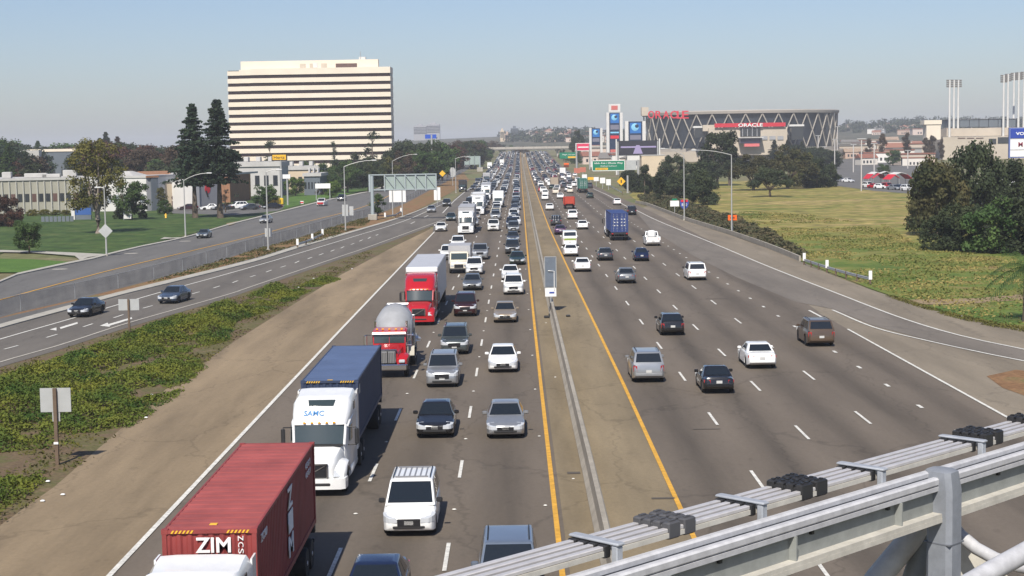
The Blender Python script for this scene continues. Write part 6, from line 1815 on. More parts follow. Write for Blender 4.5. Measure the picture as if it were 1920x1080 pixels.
# rooftop letters, each one a piece
xs_ = [1221, 1235, 1249, 1263, 1275, 1285]
for ch, px in zip('ORACLE', xs_):
    q = al(px, 215, 978 - (px - 1221) * .35)
    text(ch, q, 4.0, 4.6, mat('letter_red', (.55, .03, .05), .5), ar, rot=(PI / 2, 0, R_(-20)), ext=.25, bold=.015)
# ---- advertising towers with blue screens
M_scr = mat('screen_navy', (.015, .03, .07), .3)
M_scrb = mat('screen_blue', (.02, .14, .42), .3)
M_scrl = mat('screen_pale_blue', (.22, .52, .72), .3)
def ad_tower(dep, x0, x1, y0, y1, logo, label, rows, top=None):
    q = AT((x0 + x1) / 2, 300, dep)
    t = thing('advertising_tower', label, 'advertising tower', (q.x, dep, T(dep)))
    def bx(n, a0, a1, b0, b1, m, d0=0.0, d1=.4):
        u = AT(a0, b1, dep); v = AT(a1, b0, dep)
        return MB().box(u.x - q.x, v.x - q.x, d0, d1, max(u.z - T(dep), 0), v.z - T(dep)).build(n, m, t)
    pw = (x1 - x0) * .2
    bx('white_pylon', x0 - pw, x0, y0, 330, M_whitewall, -.6, 3.0); bx('white_pylon', x1, x1 + pw, y0, 330, M_whitewall, -.6, 3.0)
    bx('screen_wall', x0, x1, y0 + .5, y1, M_scr, .0, 2.0)
    m_ = (x1 - x0) * .12
    bx('blue_screen', x0 + m_, x1 - m_, logo[0], logo[1], M_scrb, -.12, 0)
    cx, cz = (x0 + x1) / 2, lerp(logo[0], logo[1], .42)
    u = AT(cx, cz, dep); r = (x1 - x0) * .26 * dep / FPX
    MB().lathe([(-.25, .02), (-.25, r * .8), (-.13, r)], 18, 'y', (u.x - q.x - r * .12, 0, u.z - T(dep))).build('logo_globe', M_scrl, t, 40)
    MB().lathe([(-.32, .02), (-.32, r * .45), (-.26, r * .5)], 14, 'y', (u.x - q.x + r * .35, 0, u.z - T(dep) + r * .3)).build('logo_shade', M_scr, t, 40)
    for (a, b_, m) in rows: bx('text_panel', x0 + m_, x1 - m_, a, b_, m, -.1, 0)
    if top: bx('top_box', top[0], top[1], top[2], top[3], M_whitewall, -.3, 2.4); bx('top_lettering', top[0] + 5, top[1] - 5, top[2] + 3, top[3] - 4, mat('faded_red', (.5, .12, .1), .6), -.45, -.3)
    return t
grey_txt = mat('screen_grey_text', (.17, .17, .22), .4)
ad_tower(880, 1109, 1126, 240, 272, (242, 257), 'shortest advertising tower with a blue screen, leftmost', [(259, 266, grey_txt)])
ad_tower(860, 1142, 1163, 211, 300, (213, 231), 'tallest advertising tower with a white top box', [(234, 243, grey_txt), (247, 250, M_scrl), (254, 260, M_sred), (280, 288, mat('faded_red', (.5, .12, .1), .6))], (1141, 1163, 195, 210))
ad_tower(840, 1178, 1205, 227, 272, (230, 250), 'wide advertising tower with a blue screen beside the arena', [(253, 262, grey_txt)])
t, X0, X1, Z0_, Z1_ = pole_sign(1195, 700, 1158, 1234, 264, 290, mat('billboard_dark', (.022, .02, .028), .4), 'wide dark billboard with a pale violet band on two white posts', poles=2, m2=M_trim)
for x in (X0 - .8, X1 + .3): MB().box(x, x + .55, -.2, .4, 0, Z1_ + 1.0).build('white_pylon', M_whitewall, t)
lil = mat('billboard_violet', (.30, .25, .42), .5)
MB().box(lerp(X0, X1, .08), lerp(X0, X1, .95), -.06, -.03, lerp(Z0_, Z1_, .5), lerp(Z0_, Z1_, .62)).build('violet_band', lil, t)
MB().hexa([(lerp(X0, X1, .38), -.07, lerp(Z0_, Z1_, .05)), (lerp(X0, X1, .62), -.07, lerp(Z0_, Z1_, .05)), (lerp(X0, X1, .62), -.04, lerp(Z0_, Z1_, .05)), (lerp(X0, X1, .38), -.04, lerp(Z0_, Z1_, .05))], [(lerp(X0, X1, .46), -.07, lerp(Z0_, Z1_, .7)), (lerp(X0, X1, .54), -.07, lerp(Z0_, Z1_, .7)), (lerp(X0, X1, .54), -.04, lerp(Z0_, Z1_, .7)), (lerp(X0, X1, .46), -.04, lerp(Z0_, Z1_, .7))]).build('violet_shape', lil, t)
t, X0, X1, Z0_, Z1_ = pole_sign(1092, 820, 1080, 1106, 269, 282, mat('billboard_red', (.60, .03, .09), .5), 'red billboard with a white border left of the advertising towers', poles=2, m2=M_swhite)
MB().box(lerp(X0, X1, .15), lerp(X0, X1, .9), -.1, -.03, lerp(Z0_, Z1_, .38), lerp(Z0_, Z1_, .55)).build('white_print', M_swhite, t)
p0, p1 = AT(1203, 300, 660), AT(1246, 300, 660)
bb, LL = building('cream_shed', 'cream shed below the dark billboard', 'building', p0, p1)
h_ = AT(1220, 292, 660).z
MB().box(0, LL, 0, 10, 0, h_).build('wall', M_cream, bb)
MB().box(-.2, LL + .2, -.2, 10.2, h_, h_ + .3).build('roof', M_roofwhite, bb)
# ---- stadium at the right edge with its light masts
SD = 930.0
sq = AT(1850, 262, SD)
st = thing('stadium', 'concrete stadium with a dark upper tier at the right edge', 'stadium', (sq.x, SD, T(SD)))
def sb(n, x0, x1, y0, y1, m, dep=0.0, depth=10.0, par=None):
    u = AT(x0, y1, SD + dep); v = AT(x1, y0, SD + dep)
    return MB().box(u.x - sq.x, v.x - sq.x, dep, dep + depth, max(u.z - T(SD), 0), v.z - T(SD)).build(n, m, par or st)
sb('lower_wall', 1768, 1960, 254, 300, M_tan, 0, 30)
sb('middle_wall', 1775, 1960, 238, 256, M_tan, 8, 30)
for k in range(7): sb('tier_bay', 1782 + k * 18, 1799 + k * 18, 223.5, 238, M_slate, 14, 20)
sb('upper_rim', 1781, 1960, 221.5, 224, M_greywall, 13.5, 22)
for k in range(3): sb('opening', 1796 + k * 17, 1810 + k * 17, 258, 260, M_dkbrown, -.2, .3)
sb('glazed_bay', 1854, 1868, 260, 270, M_win, -.3, .4); sb('glazed_bay', 1871, 1893, 257, 269, M_win, -.3, .4)
sb('tan_tower', 1737, 1764, 233, 262, M_precast, -10, 8); sb('tan_tower_cap', 1733, 1766, 225, 233.5, M_precast, -10.5, 9)
def mast(px, base_y, top_y, label, dep):
    q = AT(px, 262, SD + dep)
    t = thing('light_mast', label, 'light mast', (q.x, q.y, T(q.y)), 0, 'stadium light masts')
    h_ = AT(px, top_y, q.y).z - T(q.y)
    MB().tube([(0, 0, 0), (0, 0, h_)], [.75, .55], 8).build('pole', M_whitewall, t, 50)
    for k in range(4): MB().box(-1.9, 1.9, -.35, .35, h_ - 4.2 + k * 1.15, h_ - 3.3 + k * 1.15).build('lamp_bank', mat('lamp_bank_dark', (.13, .12, .11), .6), t)
    return t
for i, (px, ty) in enumerate(((1780, 150), (1788, 150), (1796, 150))): mast(px, 235, ty, '%s of the three stadium light masts standing together' % ['left', 'middle', 'right'][i], 4 + 5 * i)
for i, (px, ty) in enumerate(((1881, 141), (1889, 139), (1900, 137), (1909, 136), (1919, 135))): mast(px, 250, ty, '%s mast of the light cluster at the right edge' % ['leftmost', 'second', 'third', 'fourth', 'rightmost'][i], 2 + 9 * (i % 3))
# dealer sign at the right edge
t, X0, X1, Z0_, Z1_ = pole_sign(1907, 330, 1894, 1945, 241, 294, M_swhite, 'tall dealer sign with a blue top panel at the right edge', m2=mat('sign_frame_blue', (.10, .14, .34), .5))
z_ = lerp(Z0_, Z1_, .66)
MB().box(X0, X1, -.1, -.03, z_, Z1_).build('blue_panel', mat('dealer_blue', (.02, .05, .30), .5), t)
text('VOLVO', ((X0 + X1) / 2 + .3, -.13, lerp(z_, Z1_, .5)), (X1 - X0) * .72, .62, M_swhite, t, bold=.03)
text('M', (lerp(X0, X1, .38), -.06, lerp(Z0_, Z1_, .44)), .9, .95, mat('dealer_maroon', (.22, .03, .06), .5), t, bold=.02)
for z in (.24, .64): MB().box(X0, X1, -.08, -.02, lerp(Z0_, Z1_, z), lerp(Z0_, Z1_, z) + .12).build('divider', M_greywall, t)
# dealership and parked stock behind the big tree
p0, p1 = AT(1850, 350, 300), AT(2050, 350, 300)
bb, LL = building('dealership', 'low white canopied building behind the right hand trees', 'building', p0, p1)
h_ = AT(1880, 343, 300).z
MB().box(0, LL, 0, 12, 0, h_ - .8).build('wall', mat('mauve_wall', (.22, .19, .20), .8), bb)
MB().box(-1, LL + 1, -2, 13, h_ - .8, h_).build('canopy', M_whitewall, bb)
for k in range(6): MB().box(LL * (k + .1) / 6, LL * (k + .9) / 6, -.08, -.003, h_ * .2, h_ * .7).build('window', M_win, bb)
q = AT(1893, 322, 345)
bb, LL = building('white_shed', 'plain white shed wall beside the dealer sign post', 'building', AT(1866, 335, 345), AT(1892, 335, 345))
MB().box(0, LL, 0, 8, 0, AT(1880, 323, 345).z).build('wall', M_whitewall, bb)
MB().box(-.2, LL + .2, -.2, 8.2, AT(1880, 323, 345).z, AT(1880, 323, 345).z + .3).build('roof', M_roofwhite, bb)
lot = tag(patch('parking_lot', [(1540, 345), (1640, 358), (1740, 366), (1760, 340), (1740, 300), (1600, 296), (1520, 308), (1500, 325)], 0.03, M_front), 'grey car park beyond the field', kind='structure')
def striped_tent(px, py, label, dep, w_, flip):
    q = AT(px, py, dep)
    t = thing('canopy_tent', label, 'tent', (q.x, dep, 0), R_(flip), 'red and white tents in the car park')
    z0 = q.z
    for x in (-w_ / 2, w_ / 2):
        for y in (-2, 2): MB().tube([(x, y, 0), (x, y, z0)], .08, 5).build('leg', M_galv, t)
    for k in range(4):
        a, c = lerp(-w_ / 2, w_ / 2, k / 4), lerp(-w_ / 2, w_ / 2, (k + 1) / 4)
        za, zc_ = z0 + 1.9 * math.sin(PI * k / 4), z0 + 1.9 * math.sin(PI * (k + 1) / 4)
        MB().hexa([(a, -2.3, za), (c, -2.3, zc_), (c, 2.3, zc_), (a, 2.3, za)], [(a, -2.3, za + .1), (c, -2.3, zc_ + .1), (c, 2.3, zc_ + .1), (a, 2.3, za + .1)]).build('roof_strip', M_sred if k in (0, 3) else M_whitewall, t)
striped_tent(1640, 335, 'leftmost red and white striped tent roof in the car park', 470, 5.5, 10); striped_tent(1660, 334, 'middle striped tent roof in the car park', 465, 7.5, -5); striped_tent(1683, 336, 'rightmost striped tent roof in the car park', 455, 7, 14)
pk = random.Random(5)
for i, (px, py) in enumerate(((1628, 352), (1640, 353), (1652, 354), (1664, 354), (1676, 356), (1690, 356), (1702, 358), (1590, 342), (1575, 341))):
    q = G(px, py)
    far_car(['suv', 'sedan', 'hatchback'][i % 3], ['white', 'red', 'white', 'red', 'silver', 'blue grey', 'white', 'white', 'silver'][i], q, R_(20 + 10 * (i % 3)), '%s car in the row parked before the striped tents, %s from the left' % (['white', 'red', 'white', 'red', 'silver', 'blue grey', 'white', 'white', 'silver'][i], ordinal(i + 3 if i < 7 else 9 - i)), 'cars parked beyond the field')
# lamp masts of the car park
for i, (px, by, ty) in enumerate(((1534, 308, 255), (1546, 305, 276), (1565, 312, 262), (1570, 300, 238), (1600, 318, 272), (1615, 352, 262), (1639, 322, 270), (1702, 312, 283))):
    q = G(px, by + 6)
    h_ = AT(px, ty, q.y).z - q.z
    t = thing('car_park_lamp', 'slender pale car park mast, %s from the left' % ordinal(i + 1), 'lamp post', q, 0, 'masts over the car park')
    MB().tube([(0, 0, 0), (0, 0, h_)], .16 if q.y < 450 else .24, 6).build('pole', mat('mast_pale', (.5, .47, .44), .6), t)
    MB().rbox(-1.3, 1.3, -.3, .3, h_, h_ + .35, .1).build('lamp_head', M_pole, t)
# ---- town: small houses on the plain and on the far hillside
ht = MB()
hx = [-3200, -1800, -900, -400, -150, 0, 60, 120, 200, 350, 520, 700, 900, 1200, 1700, 2600, 4000]
def amp(x): return plin([(-3200, 8), (-900, 8), (-400, 8), (-60, 12), (60, 24), (160, 26), (280, 20), (500, 22), (700, 33), (900, 38), (1200, 38), (4000, 36)], x)
def hill(x, y):
    n_ = math.sin(x * .011 + y * .003) * 3 + math.sin(x * .027) * 2
    return T(y) + max(0, min(1, (y - 1500) / 1500)) ** 1.2 * (amp(x * 3000 / max(y, 1)) + n_)
hy = [1480, 1700, 2000, 2300, 2600, 3000, 3400, 3800]
ht.add([(x, y, hill(x, y) - (.4 if y < 1500 else 0) - (max(0, y - 3000) * .03)) for y in hy for x in hx], [(j * len(hx) + i, j * len(hx) + i + 1, (j + 1) * len(hx) + i + 1, (j + 1) * len(hx) + i) for j in range(len(hy) - 1) for i in range(len(hx) - 1)])
M_hill = ramp_mat('hillside', [(0.3, (0.05, 0.055, 0.03)), (0.5, (0.08, 0.075, 0.045)), (0.7, (0.14, 0.12, 0.085))], nscale=0.012, second=(.08, .3), bump=0)
tag(ht.build('hills', M_hill, None, 60), 'low hazy hills rising behind the town', kind='structure')
HW = [mat('house_wall_%d' % i, c, .85) for i, c in enumerate(((.62, .58, .52), (.5, .42, .34), (.66, .64, .6), (.45, .33, .26), (.38, .38, .38), (.58, .47, .4)))]
HRF = [mat('house_roof_%d' % i, c, .85) for i, c in enumerate(((.26, .12, .08), (.16, .15, .14), (.30, .22, .16), (.22, .09, .06)))]
hm = {}
def house_mesh(kind):
    if kind in hm: return hm[kind]
    b = MB()
    if kind == 0:
        b.box(-6, 6, -4, 4, 0, 5); b.add([(-6.5, -4.5, 5), (6.5, -4.5, 5), (6.5, 4.5, 5), (-6.5, 4.5, 5), (-6.5, 0, 7.6), (6.5, 0, 7.6)], [(0, 1, 5, 4), (2, 3, 4, 5), (1, 2, 5), (3, 0, 4)], 1)
    elif kind == 1:
        b.box(-5, 5, -4, 4, 0, 6.5); b.add([(-5.5, -4.5, 6.5), (5.5, -4.5, 6.5), (5.5, 4.5, 6.5), (-5.5, 4.5, 6.5), (0, 0, 9.0)], [(0, 1, 4), (1, 2, 4), (2, 3, 4), (3, 0, 4)], 1)
    else:
        b.box(-9, 9, -6, 6, 0, 6); b.box(-9.3, 9.3, -6.3, 6.3, 6, 6.7, 1)
    for x in (-3.6, -1.2, 1.2, 3.6): b.box(x - .6, x + .6, -4.06 if kind < 2 else -6.06, -4.0 if kind < 2 else -6, 1.6, 3.4, 2)
    hm[kind] = b.mesh('house_%d' % kind)
    for m in (HW[0], HRF[0], M_win): hm[kind].materials.append(m)
    return hm[kind]
hr_ = random.Random(11)
def house(x, y, z, kind, s, rz, lab, grp):
    o = obj('house', house_mesh(kind), HW[0])
    paint(o, hr_.choice(HW), 0); paint(o, hr_.choice(HRF), 1)
    o.location, o.rotation_euler, o.scale = (x, y, z), (0, 0, rz), (s, s, s)
    return tag(o, lab, 'house', grp)
def on_hill(px, py):
    d = ray(px, py)
    y = 1500.0
    while y < 3000:
        p = CAM_P + d * (y / d.y)
        if p.z <= hill(p.x, y): return p
        y += 20
    return None
for i in range(85):
    px, py = (hr_.uniform(985, 1200), hr_.uniform(252, 268)) if i < 45 else (hr_.uniform(1572, 1900), hr_.uniform(238, 254))
    q = on_hill(px, py)
    if q is None or q.y > 2950: continue
    house(q.x, q.y, hill(q.x, q.y) - .5, hr_.choice((0, 1, 1, 2)), hr_.uniform(.8, 1.3), hr_.uniform(-.6, .6), 'tiny house among many on the hazy hillside %s' % ('behind the overpass' if i < 45 else 'right of the arena'), 'houses on the hillside %s' % ('behind the overpass' if i < 45 else 'right of the arena'))
for i in range(48):
    if i < 34: px, Y = hr_.uniform(1575, 1735), hr_.uniform(760, 1350)
    else: px, Y = hr_.uniform(1100, 1200), hr_.uniform(800, 1400)
    q = AT(px, 290, Y)
    house(q.x, Y, T(Y) - .3, hr_.choice((2, 2, 0)), hr_.uniform(.7, 1.3), hr_.uniform(-.3, .3), 'low pale building in the town %s' % ('between arena and stadium' if i < 34 else 'behind the advertising towers'), 'low buildings %s' % ('between arena and stadium' if i < 34 else 'behind the advertising towers'))
# taller blocks on the skyline
for (x0, x1, yt, Y, m, lab) in ((958, 972, 240, 2300, M_slate, 'tall hazy blue grey block on the skyline'), (938, 946, 245, 2200, M_cream, 'pale pink block left of the blue grey block'), (946, 956, 251, 2150, HW[3], 'low orange block beside the blue grey block'), (776, 800, 236, 2900, M_greywall, 'faint wide office block on the skyline right of the tower'), (801, 825, 233, 2950, M_greywall, 'faint tall office block with a flat top on the skyline')):
    u, v = AT(x0, 270, Y), AT(x1, 270, Y)
    bb, LL = building('skyline_block', lab, 'building', u, v)
    bb.location.z = hill(u.x, Y) - 2
    h_ = AT(x0, yt, Y).z - bb.location.z
    MB().box(0, LL, 0, LL * .8, 0, h_).build('wall', m, bb)
    for k in range(5): MB().box(.3, LL - .3, -.4, -.01, h_ * (.5 + .09 * k), h_ * (.54 + .09 * k)).build('window_band', M_win, bb)
    MB().box(LL * .3, LL * .7, LL * .2, LL * .6, h_, h_ + 3).build('roof_unit', m, bb)

# ------------------------------------------------------------------ trees and other plants
def leaf_mat(name, c1, c2, nscale=0.35, rough=0.75):
    """foliage: colour wanders between two tones from clump to clump and a little from tree to tree"""
    m = bpy.data.materials.new(name); m.use_nodes = True
    nt = m.node_tree; N = nt.nodes.new; Lk = nt.links.new
    b = nt.nodes['Principled BSDF']
    b.inputs['Roughness'].default_value = rough
    b.inputs['Specular IOR Level'].default_value = .25
    g = N('ShaderNodeNewGeometry'); n = N('ShaderNodeTexNoise')
    n.inputs['Scale'].default_value = nscale; n.inputs['Detail'].default_value = 3
    Lk(g.outputs['Position'], n.inputs['Vector'])
    mx = N('ShaderNodeMix'); mx.data_type = 'RGBA'
    mx.inputs[6].default_value = (*c1, 1); mx.inputs[7].default_value = (*c2, 1)
    mr = N('ShaderNodeMapRange'); mr.inputs['From Min'].default_value, mr.inputs['From Max'].default_value = .35, .65
    Lk(n.outputs['Fac'], mr.inputs['Value']); Lk(mr.outputs['Result'], mx.inputs[0])
    oi = N('ShaderNodeObjectInfo'); m2 = N('ShaderNodeMapRange')
    m2.inputs['To Min'].default_value, m2.inputs['To Max'].default_value = .8, 1.2
    Lk(oi.outputs['Random'], m2.inputs['Value'])
    hs = N('ShaderNodeHueSaturation'); Lk(mx.outputs[2], hs.inputs['Color']); Lk(m2.outputs['Result'], hs.inputs['Value'])
    Lk(hs.outputs['Color'], b.inputs['Base Color'])
    tr = N('ShaderNodeBsdfTranslucent'); Lk(hs.outputs['Color'], tr.inputs['Color'])
    ms = N('ShaderNodeMixShader'); ms.inputs[0].default_value = .22
    Lk(b.outputs[0], ms.inputs[1]); Lk(tr.outputs[0], ms.inputs[2])
    Lk(ms.outputs[0], nt.nodes['Material Output'].inputs['Surface'])
    MATS[name] = m
    return m
F_dark = leaf_mat('foliage_dark_green', (.022, .034, .016), (.050, .064, .026))
F_conifer = leaf_mat('foliage_conifer', (0.018, 0.036, 0.021), (0.042, 0.066, 0.030), .5)
F_olive = leaf_mat('foliage_olive', (0.054, 0.066, 0.019), (0.120, 0.114, 0.031))
F_mid = leaf_mat('foliage_mid_green', (0.036, 0.072, 0.021), (0.078, 0.124, 0.031))
F_bright = leaf_mat('foliage_bright_green', (.05, .10, .018), (.11, .15, .03))
F_yellow = leaf_mat('foliage_yellow_green', (.09, .10, .018), (.17, .15, .03))
F_lime = leaf_mat('foliage_lime_olive', (0.090, 0.094, 0.022), (0.156, 0.138, 0.034))
F_rust = leaf_mat('foliage_rusty_olive', (.032, .042, .015), (.085, .074, .027), .3)
F_brown = leaf_mat('foliage_brown', (.06, .045, .028), (.10, .07, .045))
F_red = leaf_mat('foliage_red_brown', (.06, .03, .02), (.11, .05, .03))
F_ivy = leaf_mat('ivy_leaves', (.05, .10, .016), (.19, .20, .028), .3)
F_brush = leaf_mat('dry_brush', (.045, .058, .024), (.13, .105, .055), .4)
M_bark = mat('bark', (.10, .075, .055), .9, var=.25, vscale=1.5)
M_palebark = mat('pale_bark', (.22, .18, .15), .9, var=.2, vscale=1.5)

def leaves(b, r, c, rad, n, size, up=.35, shell=.45):
    """n leaf-sized rhombs in the outer part of an ellipsoid clump"""
    for _ in range(n):
        while True:
            d = Vector((r.uniform(-1, 1), r.uniform(-1, 1), r.uniform(-1, 1)))
            if .05 < d.length < 1: break
        d.normalize()
        q = (r.random() ** shell)
        p = Vector((c[0] + d.x * rad[0] * q, c[1] + d.y * rad[1] * q, c[2] + d.z * rad[2] * q))
        nn = (d + Vector((r.gauss(0, .6), r.gauss(0, .6), r.gauss(0, .6) + up))).normalized()
        a = nn.orthogonal().normalized(); a.rotate(Matrix.Rotation(r.uniform(0, 2 * PI), 3, nn)) if False else None
        e = nn.cross(a)
        t = r.uniform(0, 2 * PI); u = a * math.cos(t) + e * math.sin(t); v = nn.cross(u)
        s = size * r.uniform(.6, 1.3)
        i = len(b.v)
        b.v += [tuple(p - u * s), tuple(p + v * s * .55), tuple(p + u * s), tuple(p - v * s * .55)]
        b.f.append((i, i + 1, i + 2, i + 3)); b.m.append(0)
TREES = {}
def tree_meshes(kind, seed):
    """crown and trunk of a tree 10 m tall"""
    key = (kind, seed)
    if key in TREES: return TREES[key]
    r = random.Random(seed * 97 + len(kind))
    c, t = MB(), MB()
    if kind == 'round':                              # broad dense crown on a short trunk
        t.tube([(0, 0, 0), (.1, 0, 1.6), (0, .1, 3.2)], [.38, .28, .2], 8)
        for k in range(7):
            a = k * .9; t.tube([(0, 0, 2.2), (math.cos(a) * 1.6, math.sin(a) * 1.6, 4.4), (math.cos(a) * 3, math.sin(a) * 3, 6.4)], [.16, .1, .04], 5)
        for k in range(52):
            a, q = r.uniform(0, 2 * PI), r.random() ** .4
            z = r.uniform(2.0, 8.9); w = 4.3 * math.sqrt(max(.05, 1 - ((z - 5.4) / 4.4) ** 2))
            rad = r.uniform(.9, 1.6)
            leaves(c, r, (math.cos(a) * w * q, math.sin(a) * w * q, z), (rad, rad, rad * .8), 130, .27)
    elif kind == 'spread':                           # wide flat-topped crown
        t.tube([(0, 0, 0), (.1, .1, 1.4), (.1, 0, 3.0)], [.45, .34, .25], 8)
        for k in range(9):
            a = k * .7; t.tube([(0, 0, 1.8), (math.cos(a) * 2.4, math.sin(a) * 2.4, 4.2), (math.cos(a) * 5, math.sin(a) * 5, 5.8)], [.2, .12, .05], 5)
        for k in range(62):
            a, q = r.uniform(0, 2 * PI), r.random() ** .5
            w = 6.4 * q; z = 3.4 + (1 - q ** 2) * r.uniform(1.0, 5.6) + r.uniform(0, 1.2)
            rad = r.uniform(.9, 1.6)
            leaves(c, r, (math.cos(a) * w, math.sin(a) * w, z), (rad * 1.2, rad * 1.2, rad * .7), 130, .28)
    elif kind == 'conifer':                          # pointed, tiered, drooping sprays
        t.tube([(0, 0, 0), (0, 0, 5), (.05, 0, 9.9)], [.28, .16, .02], 8)
        z = 3.0
        while z < 9.85:
            w = min(2.55 * (1 - (z - 2.4) / 7.7) ** .8, 1.2 + (z - 2.9) * 1.6) * r.uniform(.62, 1.15) + .04
            n = 17 if z < 6 else 11
            for k in range(n):
                a = r.uniform(0, 2 * PI); L = w * r.uniform(.65, 1.1)
                for q in (.25, .45, .62, .78, .9, 1.0):
                    p = (math.cos(a) * L * q, math.sin(a) * L * q, z + .25 * q - .42 * q * q * L * .6)
                    cr_ = (.09 + .13 * w) * (1.25 - q * .6); leaves(c, r, p, (cr_, cr_, .07 + .03 * w), 8, .13, .6)
            z += .21 + .012 * (10 - z)
    elif kind == 'bare':                             # thin oval crown, pale branches showing through
        t.tube([(0, 0, 0), (.05, 0, 1.4), (-.05, 0, 2.4)], [.34, .27, .24], 8)
        for k in range(7):
            a = k * 2.4 + .4; w = r.uniform(.8, 1.9); h = r.uniform(6.2, 9.2)
            t.tube([(0, 0, 1.9 + .1 * k), (math.cos(a) * w * .45, math.sin(a) * w * .45, 3.9), (math.cos(a) * w * .8, math.sin(a) * w * .8, h * .75), (math.cos(a) * w, math.sin(a) * w, h)], [.17, .13, .08, .03], 6)
        for k in range(60):
            a, q = r.uniform(0, 2 * PI), r.random() ** .45
            z = r.uniform(3.0, 9.5); w = 2.75 * math.sqrt(max(.06, 1 - ((z - 6.2) / 3.9) ** 2))
            rad = r.uniform(.5, .95)
            leaves(c, r, (math.cos(a) * w * q, math.sin(a) * w * q, z), (rad, rad, rad), 105, .14)
        for k in range(7):
            a = r.uniform(2.2, 4.2)
            leaves(c, r, (math.cos(a) * 2.6, math.sin(a) * 1.0, r.uniform(2.6, 3.6)), (.9, .9, .6), 90, .14)
    elif kind == 'tall':                             # upright irregular crown, eucalyptus or poplar like
        t.tube([(0, 0, 0), (.15, 0, 3), (0, .1, 7)], [.26, .2, .08], 7)
        for k in range(38):
            z = r.uniform(1.8, 9.4); a = r.uniform(0, 2 * PI); w = r.uniform(.1, 1.9) * (1 - abs(z - 5.5) / 6.5)
            rad = r.uniform(.5, 1.0)
            leaves(c, r, (math.cos(a) * w, math.sin(a) * w, z), (rad, rad, rad * 1.1), 95, .2)
    elif kind == 'bush':                             # foliage to the ground
        t.tube([(0, 0, 0), (0, 0, 4)], [.3, .1], 6)
        for k in range(56):
            a, q = r.uniform(0, 2 * PI), r.random() ** .4
            z = r.uniform(.5, 9.0); w = 5.2 * math.sqrt(max(.08, 1 - ((z - 3.2) / 6.4) ** 2))
            rad = r.uniform(1.0, 1.8)
            leaves(c, r, (math.cos(a) * w * q, math.sin(a) * w * q, z), (rad, rad, rad * .9), 125, .32)
    elif kind == 'wispy':                            # sparse see-through tree
        t.tube([(0, 0, 0), (.1, 0, 4), (0, 0, 8)], [.15, .1, .03], 6)
        for k in range(14):
            a = r.uniform(0, 2 * PI); z = r.uniform(3, 9.4); w = r.uniform(.3, 2.2) * (1.1 - z / 12)
            t.tube([(0, 0, z - 1.2), (math.cos(a) * w, math.sin(a) * w, z)], [.05, .02], 4)
            leaves(c, r, (math.cos(a) * w, math.sin(a) * w, z), (.6, .6, .5), 55, .16)
    TREES[key] = (c.mesh('crown'), t.mesh('trunk', 60))
    return TREES[key]
def tree_at(kind, seed, pos, h, m, label, group=None, rz=None, sx=1.0, bark=None, name='tree'):
    cm, tm = tree_meshes(kind, seed)
    t = thing(name, label, 'bush' if name == 'bush' else 'tree', pos, rz if rz is not None else (seed * 1.7 + pos[0]) % 6.28, group)
    s = h / 10
    t.scale = (s * sx, s * sx, s)
    o = obj('crown', cm, m, t); paint(o, m)
    o = obj('trunk', tm, bark or M_bark, t); paint(o, bark or M_bark)
    return t
def tree(kind, seed, bx, by, ty, m, label, **k):
    p = G(bx, by)
    return tree_at(kind, seed, p, hgt(bx, by, ty), m, label, **k)
def tree_far(kind, seed, px, Y, ty, m, label, **k):
    q = AT(px, ty, Y); z = T(Y)
    return tree_at(kind, seed, Vector((q.x, Y, z - .1)), max(q.z - z, 3), m, label, **k)

# ---- left lawn
tree('conifer', 1, 366, 409, 197, F_conifer, 'left one of two tall dark conifers before the tower', sx=1.05, name='conifer')
tree('conifer', 2, 413, 409, 189, F_conifer, 'right one of two tall dark conifers, touching the tower outline', sx=1.1, name='conifer')
tree('bare', 1, 184, 438, 256, F_lime, 'tall thin leaved tree with forked pale trunk on the lawn', sx=1.0, bark=M_palebark, rz=0.0)
tree('round', 1, 246, 412, 334, F_mid, 'round green tree before the white building', sx=1.0)
tree('round', 2, 55, 475, 413, F_mid, 'small round tree alone at the left edge of the lawn', sx=.95)
tree('bush', 1, 10, 425, 366, F_red, 'reddish brown shrub at the far left edge', name='bush', sx=1.0)
tree('bush', 2, 38, 436, 412, F_mid, 'low green shrub behind the small round tree', name='bush')
tree('round', 3, 497, 390, 344, F_mid, 'rounded green tree in front of the brown building', sx=1.15)
tree('bush', 3, 308, 402, 374, F_mid, 'green shrub left of the cream building', name='bush')
tree('tall', 1, 303, 396, 352, F_olive, 'orange tinged upright shrub against the cream wall', sx=1.3)
tree('bush', 4, 268, 409, 393, F_dark, 'low dark shrub right of the white banner', name='bush')
tree('bush', 5, 225, 411, 388, F_dark, 'dark shrub left of the white banner', name='bush')
tree('round', 4, 554, 368, 331, F_bright, 'small bright green tree on the bright lawn', sx=1.2)
tree('round', 5, 622, 372, 337, F_bright, 'second small bright green tree, beside the white board sign', sx=1.1)
tree('bush', 6, 598, 366, 345, F_brown, 'brown shrub between the two bright green trees', name='bush')
tree('wispy', 1, 423, 399, 352, F_brown, 'leafless brown tree in front of the showroom wall', sx=1.8)
for i, (px, py, ty, m) in enumerate(((85, 404, 392, F_yellow), (105, 404, 393, F_yellow), (125, 404, 393, F_yellow), (62, 405, 392, F_yellow))):
    tree('bush', 7 + i % 2, px, py, ty, m, 'clipped yellow green shrub below the sage office, %s from the left' % ['second', 'third', 'rightmost', 'leftmost'][i], name='bush', sx=1.7)
tree('tall', 2, 708, 405, 362, F_mid, 'slim shrub climbing the gantry post', sx=1.8)
